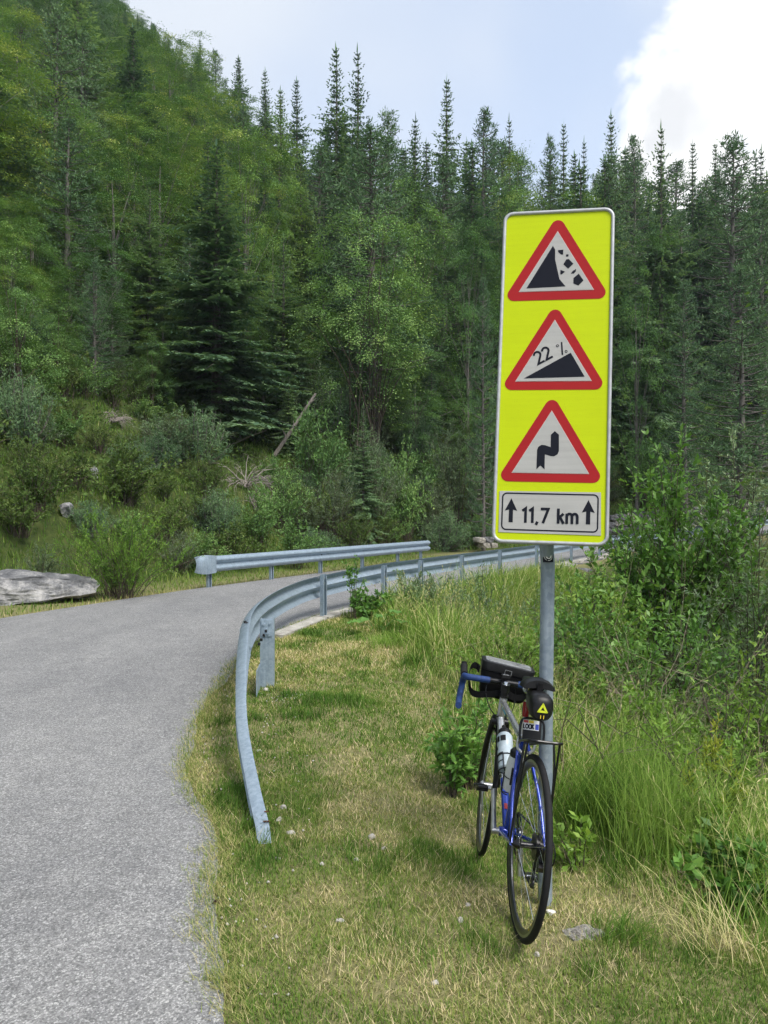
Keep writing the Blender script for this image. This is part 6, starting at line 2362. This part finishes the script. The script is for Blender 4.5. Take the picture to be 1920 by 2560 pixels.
# denser sward close to the camera
x, y = scatter(150000, -.95, 2.0, 1.9, 4.8, 1.0)
dr = -sdist(RIGHT, x, y); de = -sdist(EDGE, x, y); dn = dryness(x, y)
k = (dr > .02) & (de < .25) & (x < .53 * y + .5) & (gr.random(len(x)) < 1.1 - .95 * smooth(.58, .84, dn))
x, y, dn = x[k], y[k], dn[k]; n = len(x)
blade_mesh('mown_grass', 'grass_blades', x, y, H(x, y) - .004, gr.uniform(.012, .034, n), gr.uniform(.002, .004, n), gr.uniform(0, 6.28, n), gr.uniform(.1, .8, n), gr.uniform(0, .4, n), np.clip(.22 + 1.0 * (dn - .46) + gr.normal(0, .13, n), 0, .85), 2)
# loose straw lying on it
x, y = scatter(15000, -1.7, 2.0, 2.25, 9.5, 1.6)
dr = -sdist(RIGHT, x, y); de = -sdist(EDGE, x, y); dn = dryness(x, y)
k = (dr > -.05) & (de < .5) & (gr.random(len(x)) < smooth(.50, .88, dn) + .12) & (x < .53 * y + .2)
x, y = x[k], y[k]
n = len(x)
blade_mesh('loose_straw', 'grass_blades', x, y, H(x, y) + gr.uniform(.002, .022, n), gr.uniform(.03, .10, n), gr.uniform(.0010, .0018, n) * (1 + .2 * np.maximum(0, y - 3)), gr.uniform(0, 6.28, n), gr.uniform(.93, .99, n), gr.uniform(-.06, .10, n), gr.uniform(.74, 1.0, n), 2)
# dead thatch and short grass creeping over the broken asphalt edge
n = 13000
ti = gr.integers(6, NR - 2, n); f = gr.random(n)
RQ = np.array(RIGHT)
bq = RQ[ti] + (RQ[ti + 1] - RQ[ti]) * f[:, None]
off = gr.normal(.01, .045, n) - .07 * smooth(.52, .7, fbm(bq[:, 0] * 8, bq[:, 1] * 8, 3, 151)) * gr.random(n)
x, y = bq[:, 0] + off, bq[:, 1]
dd = gr.random(n) < .7
blade_mesh('edge_thatch', 'grass_blades', x, y, np.maximum(H(x, y), zroad(x, y)) + gr.uniform(.0, .008, n), gr.uniform(.015, .055, n), gr.uniform(.0012, .0024, n) * (1 + .2 * np.maximum(0, y - 3)), np.where(gr.random(n) < .6, gr.normal(3.14, .9, n), gr.uniform(0, 6.28, n)), np.where(dd, gr.uniform(.8, .98, n), gr.uniform(.1, .5, n)), gr.uniform(0, .15, n),
           np.where(dd, gr.uniform(.45, .85, n), gr.uniform(.05, .40, n)), 2)
# verge beyond the road, foot of the slope
x, y = scatter(60000, -13, 2.5, 8.5, 27, 1.0)
dl = sdist(LEFT, x, y)
k = (dl > -.05 + .12 * fbm(x * 3, y * 3, 2, 5)) & (dl < 3.4) & (np.abs(x) < .5 * y + .6)
x, y, dl = x[k], y[k], dl[k]; n = len(x)
blade_mesh('verge_grass', 'grass_blades', x, y, H(x, y) - .01, gr.uniform(.05, .13, n) + .16 * smooth(1.2, 2.6, dl) * gr.random(n), gr.uniform(.008, .016, n), gr.uniform(0, 6.28, n), gr.uniform(0, .5, n), gr.uniform(0, .5, n),
           np.clip(.26 + .35 * (fbm(x * .9, y * .9, 3, 15) - .4) + gr.normal(0, .10, n) + .35 * (dl < .25), 0, 1), 2)
# rough grass over the open slope
x, y = scatter(100000, -18, 14, 14.5, 46, 1.25)
dl = sdist(LEFT, x, y)
k = (dl > 1.8) & (dl < 15) & (np.abs(x) < .5 * y + .8)
x, y, dl = x[k], y[k], dl[k]; n = len(x)
c_ = fbm(x * .5, y * .5, 3, 25)
blade_mesh('slope_grass', 'tall_grass_blades', x, y, H(x, y) - .02, gr.uniform(.10, .32, n) * (.7 + .8 * c_), gr.uniform(.010, .022, n), gr.uniform(0, 6.28, n), gr.uniform(0, .45, n), gr.uniform(.05, .6, n),
           np.clip(.10 + .5 * (c_ - .4) + gr.normal(0, .14, n) + .5 * (gr.random(n) < .07), 0, 1), 2)
# tangled undergrowth that covers the slope between the bushes
x, y = scatter(150000, -19, 15, 14.5, 46, 1.2)
dl = sdist(LEFT, x, y)
lump = fbm(x * .9, y * .9, 3, 131)
k = (dl > 2.1) & (dl < 16) & (np.abs(x) < .5 * y + .8) & (gr.random(len(x)) < .25 + 1.2 * smooth(.42, .62, lump)) & ~((dl < 4) & (x < -3.6) & (y < 17.8))
x, y, dl, lump = x[k], y[k], dl[k], lump[k]; n = len(x)
ug = Leafage()
hgt = (.10 + .85 * smooth(.40, .66, lump) * smooth(2, 4, dl)) * gr.random(n) ** .7
Ls = gr.uniform(.06, .15, n)
ug.put(np.stack([x, y, H(x, y) + hgt], 1), norm(gr.normal(size=(n, 3)) + np.array([0, 0, .35])), norm(np.array([0, 0, 1.0]) + gr.normal(0, .55, (n, 3))), Ls, Ls * gr.uniform(.25, .6, n), .12 + .55 * fbm(x * .35, y * .35, 3, 141) + gr.normal(0, .13, n))
add('undergrowth', ug.mesh('undergrowth', 'heath_leaves'), kind='stuff')
# tall grass down the bank to the right
x, y = scatter(250000, -.2, 11, 2.0, 20, 1.6)
de = -sdist(EDGE, x, y)
cl = fbm(x * 1.4, y * 1.1, 3, 35)
k = (de > -.05 + .25 * (cl - .5)) & (x < .60 * y + .7) & (gr.random(len(x)) < .35 + .9 * smooth(.4, .6, cl))
x, y, de, cl = x[k], y[k], de[k], cl[k]; n = len(x)
dry = gr.random(n) < .16 + .22 * smooth(.5, .7, fbm(x * .8 + 9, y * .7, 3, 55))
L = (gr.uniform(.22, .66, n) * (.30 + .70 * smooth(0, .55, de)) + .25 * smooth(.8, 3, de)) * (.75 + .5 * cl) * (1 + .45 * smooth(6, 9, y) * (1 - smooth(15, 18, y)))
tl = np.where(dry, gr.uniform(.72, 1, n), np.clip(.30 + .7 * (cl - .45) + gr.normal(0, .13, n), 0, .75))
blade_mesh('tall_grass', 'tall_grass_blades', x, y, H(x, y) - .02, L, gr.uniform(.0035, .008, n) * (1 + .10 * np.maximum(0, y - 4)), gr.normal(.4, 1.6, n), gr.uniform(.02, .40, n), gr.uniform(.1, .85, n), tl, 4)
# flowering stalks standing out of the tall grass
x, y = scatter(9000, -.1, 8, 2.2, 15, 1.5)
de = -sdist(EDGE, x, y)
k = (de > .15) & (x < .52 * y + .3) & (fbm(x * .9, y * .9, 3, 81) > .44)
x, y, de = x[k], y[k], de[k]; n = len(x)
SL, SA, SLn, SC2 = gr.uniform(.45, .95, n) * (.5 + .5 * smooth(0, .8, de)), gr.normal(.4, 1.5, n), gr.uniform(.05, .35, n), gr.uniform(.05, .5, n)
blade_mesh('flower_stalks', 'tall_grass_blades', x, y, H(x, y) - .02, SL, gr.uniform(.002, .0032, n) * (1 + .12 * np.maximum(0, y - 4)), SA, SLn, SC2, gr.uniform(.55, .95, n), 4)
hv = Leafage()
for f in (.80, .86, .92, .98):
    hor = SL * (SLn * f + SC2 * f * f); ver = SL * f * np.sqrt(np.clip(1 - (SLn * .8 + SC2 * .75 * f) ** 2, .03, 1))
    P = np.stack([x + np.cos(SA) * hor, y + np.sin(SA) * hor, H(x, y) - .02 + ver], 1)
    for q in range(2):
        D = norm(np.stack([np.cos(SA) * .5, np.sin(SA) * .5, np.full(n, .7)], 1) + gr.normal(0, .35, (n, 3)))
        hv.put(P, D, rnd_dir(gr, n), gr.uniform(.025, .06, n), .0045 * (1 + .12 * np.maximum(0, y - 4)), gr.uniform(.70, 1.0, n))
add('seed_heads', hv.mesh('seed_heads', 'tall_grass_blades', 0), kind='stuff')
# small pale gravel along the rail and the road edge
gp = []
for k in range(300):
    if k < 130:
        t_ = gr.random(); q = RIGHT[7 + int(t_ * 38)]; q2 = RIGHT[8 + int(t_ * 38)]; f = gr.random()
        gxp, gyp = q[0] + (q2[0] - q[0]) * f + gr.normal(.10, .10), q[1] + (q2[1] - q[1]) * f
    elif k < 210:
        f = gr.random(); gxp, gyp = -.6 - .55 * f + gr.normal(.1, .10), 4.0 + 3.4 * f + gr.normal(0, .1)
    else:
        gxp, gyp = gr.normal(-.82, .10), gr.normal(6.9, .10)
    s = gr.uniform(.003, .010)
    a = norm(gr.normal(size=(6, 3))) * s
    gp.append((gxp, gyp, h1(gxp, gyp) + s * .5 + .004, s))
GVs, GFs = [], []
for (a, b, c, s) in gp:
    o = np.array([[1, 0, 0], [-1, 0, 0], [0, 1, 0], [0, -1, 0], [0, 0, .8], [0, 0, -.8]]) * s * gr.uniform(.6, 1.2, (6, 1)) + np.array([a, b, c])
    bi = len(GVs) * 6
    GVs.append(o)
    GFs += [(bi + i, bi + j, bi + q) for i, j, q in ((0, 2, 4), (2, 1, 4), (1, 3, 4), (3, 0, 4), (2, 0, 5), (1, 2, 5), (3, 1, 5), (0, 3, 5))]
add('gravel', arr_mesh('gravel', np.concatenate(GVs), np.array(GFs), 'white_stone'), kind='stuff')


# ------------------------------------------------------------------ near plants
def near_bush(name, label, cat, px, py, y, h, w, **kw):
    """plant whose foot stands on the ground below picture column px at distance y"""
    x = (px * DS - 960) / FPX * y
    z = h1(x, y)
    tm, lm = make_bush(kw.pop('seed'), h, w, **kw)
    e = thing(name, label, cat, (x, y, z - .02), rng.uniform(0, 6.28))
    add('stems', tm, e); add('foliage', lm, e)
    return e


def top_h(px, py, y):
    """height a plant needs so that its top reaches picture row py"""
    x = (px * DS - 960) / FPX * y
    return CAM_Z - (py * DS - 1280) / FPX * y - h1(x, y)


foliage('near_leaves', [(0.0, (0.035, 0.085, 0.018)), (0.5, (0.075, 0.165, 0.030)), (1.0, (0.16, 0.27, 0.055))], 0.32, .45, 0.1, True)
foliage('near_lime', [(0.0, (0.07, 0.14, 0.02)), (0.5, (0.13, 0.23, 0.035)), (1.0, (0.25, 0.35, 0.06))], 0.36, .5, 0.1, True)
foliage('near_willow', [(0.0, (0.06, 0.10, 0.045)), (0.5, (0.12, 0.18, 0.085)), (1.0, (0.24, 0.31, 0.16))], 0.28, .5, 0.1, True)
NB = [
    ('leafy_bush', 'leafy green weed clump left behind the bicycle front wheel', 1015, 1500, 4.9, .50, dict(seed=201, nst=24, ntw=6, nlf=8, leaf=.055, asp=.34, mat='near_leaves', up=.3, low=.2, sr=.004)),
    ('leafy_bush', 'low leafy weed at the bank edge below the blue handlebar', 975, 1570, 4.7, .36, dict(seed=202, nst=14, ntw=5, nlf=8, leaf=.06, asp=.42, mat='near_leaves', up=.3, low=.2, sr=.004)),
    ('hazel_bush', 'tall dense green bush right beside the sign panel', 1462, 1000, 13.0, 3.4, dict(seed=203, nst=64, ntw=16, nlf=16, leaf=.115, asp=.46, mat='near_leaves', up=.4, low=.22, sr=.018, twigr=.75, tint0=.55)),
    ('willow_bush', 'silvery willow behind the tall dense bush at the right', 1590, 962, 15.5, 2.0, dict(seed=204, nst=40, ntw=10, nlf=15, leaf=.11, asp=.30, mat='near_willow', up=.5, low=.3, sr=.016, twigr=.6)),
    ('willow_bush', 'grey-green willow at the right edge below the silvery one', 1640, 1110, 10.5, 2.2, dict(seed=205, nst=40, ntw=9, nlf=14, leaf=.09, asp=.36, mat='near_willow', up=.4, low=.2, sr=.012, tint0=.5)),
    ('leafy_bush', 'bright green bush right of the pole below the stone wall', 1285, 1235, 9.5, 1.7, dict(seed=206, nst=44, ntw=9, nlf=12, leaf=.075, asp=.42, mat='near_lime', up=.35, low=.2, sr=.007)),
    ('leafy_bush', 'dark green bush close behind the pole on its right', 1235, 1300, 8.0, 1.1, dict(seed=207, nst=34, ntw=8, nlf=11, leaf=.065, asp=.48, mat='near_leaves', up=.3, low=.2, sr=.006, tint0=.3)),
    ('leafy_bush', 'green thicket below the tall dense bush', 1420, 1290, 8.3, 2.2, dict(seed=208, nst=46, ntw=9, nlf=12, leaf=.075, asp=.44, mat='near_leaves', up=.3, low=.15, sr=.007)),
    ('leafy_bush', 'olive bush at the right edge above the grass bank', 1600, 1380, 6.6, 1.6, dict(seed=209, nst=44, ntw=9, nlf=12, leaf=.062, asp=.38, mat='near_lime', up=.4, low=.12, sr=.006, tint0=.36)),
    ('leafy_bush', 'soft green bush in the middle of the right-hand bank', 1350, 1480, 6.3, 1.4, dict(seed=210, nst=54, ntw=10, nlf=13, leaf=.055, asp=.34, mat='near_lime', up=.4, low=.15, sr=.005, tint0=.30)),
    ('leafy_bush', 'green bush on the bank right of the grass tussocks', 1560, 1600, 4.9, 1.1, dict(seed=211, nst=46, ntw=9, nlf=12, leaf=.05, asp=.36, mat='near_lime', up=.4, low=.15, sr=.004, tint0=.32)),
    ('yellow_shrub', 'small shrub with bright yellow-green tips at the right', 1545, 1545, 4.2, .34, dict(seed=212, nst=9, ntw=6, nlf=11, leaf=.038, asp=.26, mat='yellow_leaves', up=.8, low=.72, sr=.004, twigr=.5)),
    ('leafy_bush', 'low broad-leaved weeds right of the pole at the lawn edge', 1245, 1815, 3.8, .40, dict(seed=222, nst=10, ntw=4, nlf=6, leaf=.05, asp=.45, mat='near_lime', up=.1, low=.1, sr=.004)),
    ('leafy_bush', 'loose olive growth on the bank above the lime tussock', 1480, 1520, 5.2, .9, dict(seed=223, nst=34, ntw=8, nlf=11, leaf=.048, asp=.34, mat='near_lime', up=.5, low=.15, sr=.004)),
    ('nettle_clump', 'dark nettle clump at the lower right edge', 1610, 1800, 3.55, .75, dict(seed=213, nst=26, ntw=7, nlf=9, leaf=.055, asp=.55, mat='near_leaves', up=.1, low=.2, sr=.004, tint0=.30)),
    ('nettle_clump', 'bright leafy weeds above the nettles at the right edge', 1530, 1740, 3.9, .75, dict(seed=214, nst=24, ntw=7, nlf=9, leaf=.045, asp=.45, mat='near_lime', up=.2, low=.2, sr=.004)),
    ('slender_sapling', 'slender sapling growing up against the near guardrail', 765, 1195, 11.3, .45, dict(seed=215, nst=7, ntw=9, nlf=10, leaf=.05, asp=.5, mat='near_leaves', up=.2, low=.15, sr=.005, twigr=.6)),
    ('leafy_bush', 'dark leafy bush under the near guardrail beside the slender sapling', 805, 1275, 11.6, .9, dict(seed=216, nst=26, ntw=7, nlf=10, leaf=.07, asp=.6, mat='near_leaves', up=.2, low=.15, sr=.006, tint0=.25)),
    ('willow_bush', 'reedy willow shoots between the guardrail posts', 915, 1235, 12.2, 1.6, dict(seed=217, nst=36, ntw=8, nlf=12, leaf=.075, asp=.22, mat='near_willow', up=.8, low=.2, sr=.006)),
    ('willow_bush', 'reedy willow shoots left of the sign pole', 1050, 1245, 10.8, 1.5, dict(seed=218, nst=36, ntw=8, nlf=12, leaf=.07, asp=.22, mat='near_willow', up=.8, low=.15, sr=.006, tint0=.3)),
    ('leafy_bush', 'tangled green growth on the bank behind the handlebar bag', 1090, 1340, 7.4, 1.3, dict(seed=219, nst=40, ntw=8, nlf=12, leaf=.055, asp=.28, mat='near_lime', up=.6, low=.15, sr=.005, tint0=.26)),
    ('willow_bush', 'small willow at the stone wall behind the pole', 1180, 1240, 11.0, 1.1, dict(seed=220, nst=26, ntw=7, nlf=11, leaf=.06, asp=.25, mat='near_willow', up=.7, low=.2, sr=.005)),
]
for nm, lb, xd, td, y, w, kw in NB:
    near_bush(nm, lb, nm.split('_')[-1], xd, td, y, max(.25, top_h(xd, td, y)), w, **kw)


def bare(seed, label, xd, td, y, w, nst, mat, arch, r0, lean=(0, 0), depth=3):
    x = (xd * DS - 960) / FPX * y
    h = max(.4, top_h(xd, td, y))
    m = bare_shrub(seed, h * 1.15, w, nst, depth, r0, arch, lean)
    o = m.build('bare_shrub', mat, None, (0, 0, 0), label=label, cat='shrub')
    o.location = (x, y, h1(x, y) - .02)


bare(301, 'arching leafless pale shrub in front of the tall dense bush', 1445, 1150, 7.2, 2.0, 13, 'twig_pale', .55, .013, (.02, 0))
bare(302, 'leafless pale saplings standing right behind the pole', 1245, 1300, 5.2, .8, 6, 'twig_pale', .05, .008)
bare(303, 'dark bare twisted sapling in the middle of the right bank', 1440, 1385, 4.7, .7, 4, 'twig_dark', .1, .011)
bare(304, 'dark bare stems leaning at the right edge of the bank', 1600, 1330, 4.9, 1.0, 5, 'twig_dark', .1, .012, (-.04, 0))
bare(305, 'fan of thin pale dry stems on the far right bank', 1570, 1240, 6.0, 1.7, 10, 'twig_pale', .5, .010)
bare(306, 'single bleached dry stalk beside the near guardrail', 985, 1245, 10.6, .35, 2, 'twig_pale', .0, .008, (.03, 0), 2)


def tussock(label, xd, yd, y, n, L0, L1, tint, w, lean_a, spread, seed, curve=(.3, .95)):
    r = np.random.default_rng(seed)
    cx = (xd * DS - 960) / FPX * y
    x = cx + r.normal(0, spread, n); yy = y + r.normal(0, spread, n)
    ang = np.where(r.random(n) < .75, r.normal(lean_a, .75, n), r.uniform(0, 6.28, n))
    blade_mesh('grass_tussock', 'tall_grass_blades', x, yy, H(x, yy) - .02, r.uniform(L0, L1, n), r.uniform(.0022, .0046, n) * w, ang, r.uniform(.05, .35, n), r.uniform(*curve, n), np.clip(tint + r.normal(0, .08, n), 0, 1), 5, None, label, 'grass')


tussock('dark green drooping grass tussock just right of the pole', 1262, 1700, 4.35, 620, .32, .72, .12, 1.0, -.3, .10, 401)
tussock('lime green grass tussock on the bank right of the dark one', 1415, 1760, 3.95, 560, .32, .76, .42, 1.0, .5, .17, 402, (.15, .8))
tussock('low green tuft in the middle of the mown lawn', 805, 1520, 6.65, 150, .06, .13, .15, 1.2, 0, .07, 403)
tussock('grass mound tuft near the kerb and guardrail post', 835, 1395, 9.3, 260, .12, .24, .38, 1.6, 1.5, .13, 404)
tussock('bright weed tuft overlapping the buried guardrail tip', 548, 1770, 4.08, 220, .05, .13, .12, 1.6, 0, .045, 405)
tussock('stiff green tuft right of the concrete lump', 1345, 1985, 2.98, 160, .06, .16, .12, 1.1, 0, .045, 406)
tussock('sparse dry tuft of pale stems at the lower right edge', 1560, 2010, 2.95, 75, .14, .34, .93, .9, 2.6, .10, 407)

# broad dock leaves at the bank edge by the kerb
dk = thing('dock_plant', 'broad-leaved dock plant at the bank edge beside the near guardrail', 'plant', (0, 0, 0))
dxp, dyp = (815 * DS - 960) / FPX * 10.3, 10.3
dk.location = (dxp, dyp, h1(dxp, dyp))
for k in range(9):
    a = k * .75 + .3; Ls = .13 + .05 * (k % 3)
    st_ = Vector((math.cos(a) * .05, math.sin(a) * .05, 0)); en = Vector((math.cos(a) * .22, math.sin(a) * .22, .14 + .05 * (k % 4)))
    m = MB()
    dirv = Vector((math.cos(a), math.sin(a), -.15)).normalized(); sdv = Vector((-math.sin(a), math.cos(a), 0))
    n = 10
    V = [en] + [en + dirv * Ls * (.5 - .5 * math.cos(2 * math.pi * j / n)) + sdv * (Ls * .42 * math.sin(2 * math.pi * j / n)) + Vector((0, 0, .02 * math.sin(3 * j))) for j in range(n)]
    V = V[1:]
    c = sum(V, Vector()) / n
    V2 = [c - Vector((0, 0, .012))] + V
    m.raw(V2, [(0, 1 + j, 1 + (j + 1) % n) for j in range(n)])
    m.tube([tuple(st_), tuple(en)], .004, 4)
    me = m.mesh('leaf', 'near_leaves')
    at_ = me.attributes.new('tint', 'FLOAT', 'POINT'); at_.data.foreach_set('value', np.full(len(me.vertices), .45 + .05 * (k % 3), np.float32))
    add('leaf', me, dk)
# prototypes that found no place are dropped
for k, P in PROTO.items():
    if not P[3]:
        for c in list(P[0].children):
            bpy.data.objects.remove(c)
        bpy.data.objects.remove(P[0])
print('fill trees', nfill, 'far', len(pts), 'scrub', len(sxy))

# ------------------------------------------------------------------ the air between here and the mountain
t = NT('air')
pv = t.node('ShaderNodeVolumePrincipled')
pv.inputs['Color'].default_value = (0.80, 0.90, 1.0, 1)
pv.inputs['Density'].default_value = 0.0004
pv.inputs['Anisotropy'].default_value = 0.2
t.l.new(pv.outputs[0], t.out.inputs['Volume'])
MB().box((0, 115, float(GV[:, 2].max() + GV[:, 2].min()) / 2 + 12), (480, 370, float(GV[:, 2].max() - GV[:, 2].min()) + 32)).build('haze', 'air', None, kind='stuff')
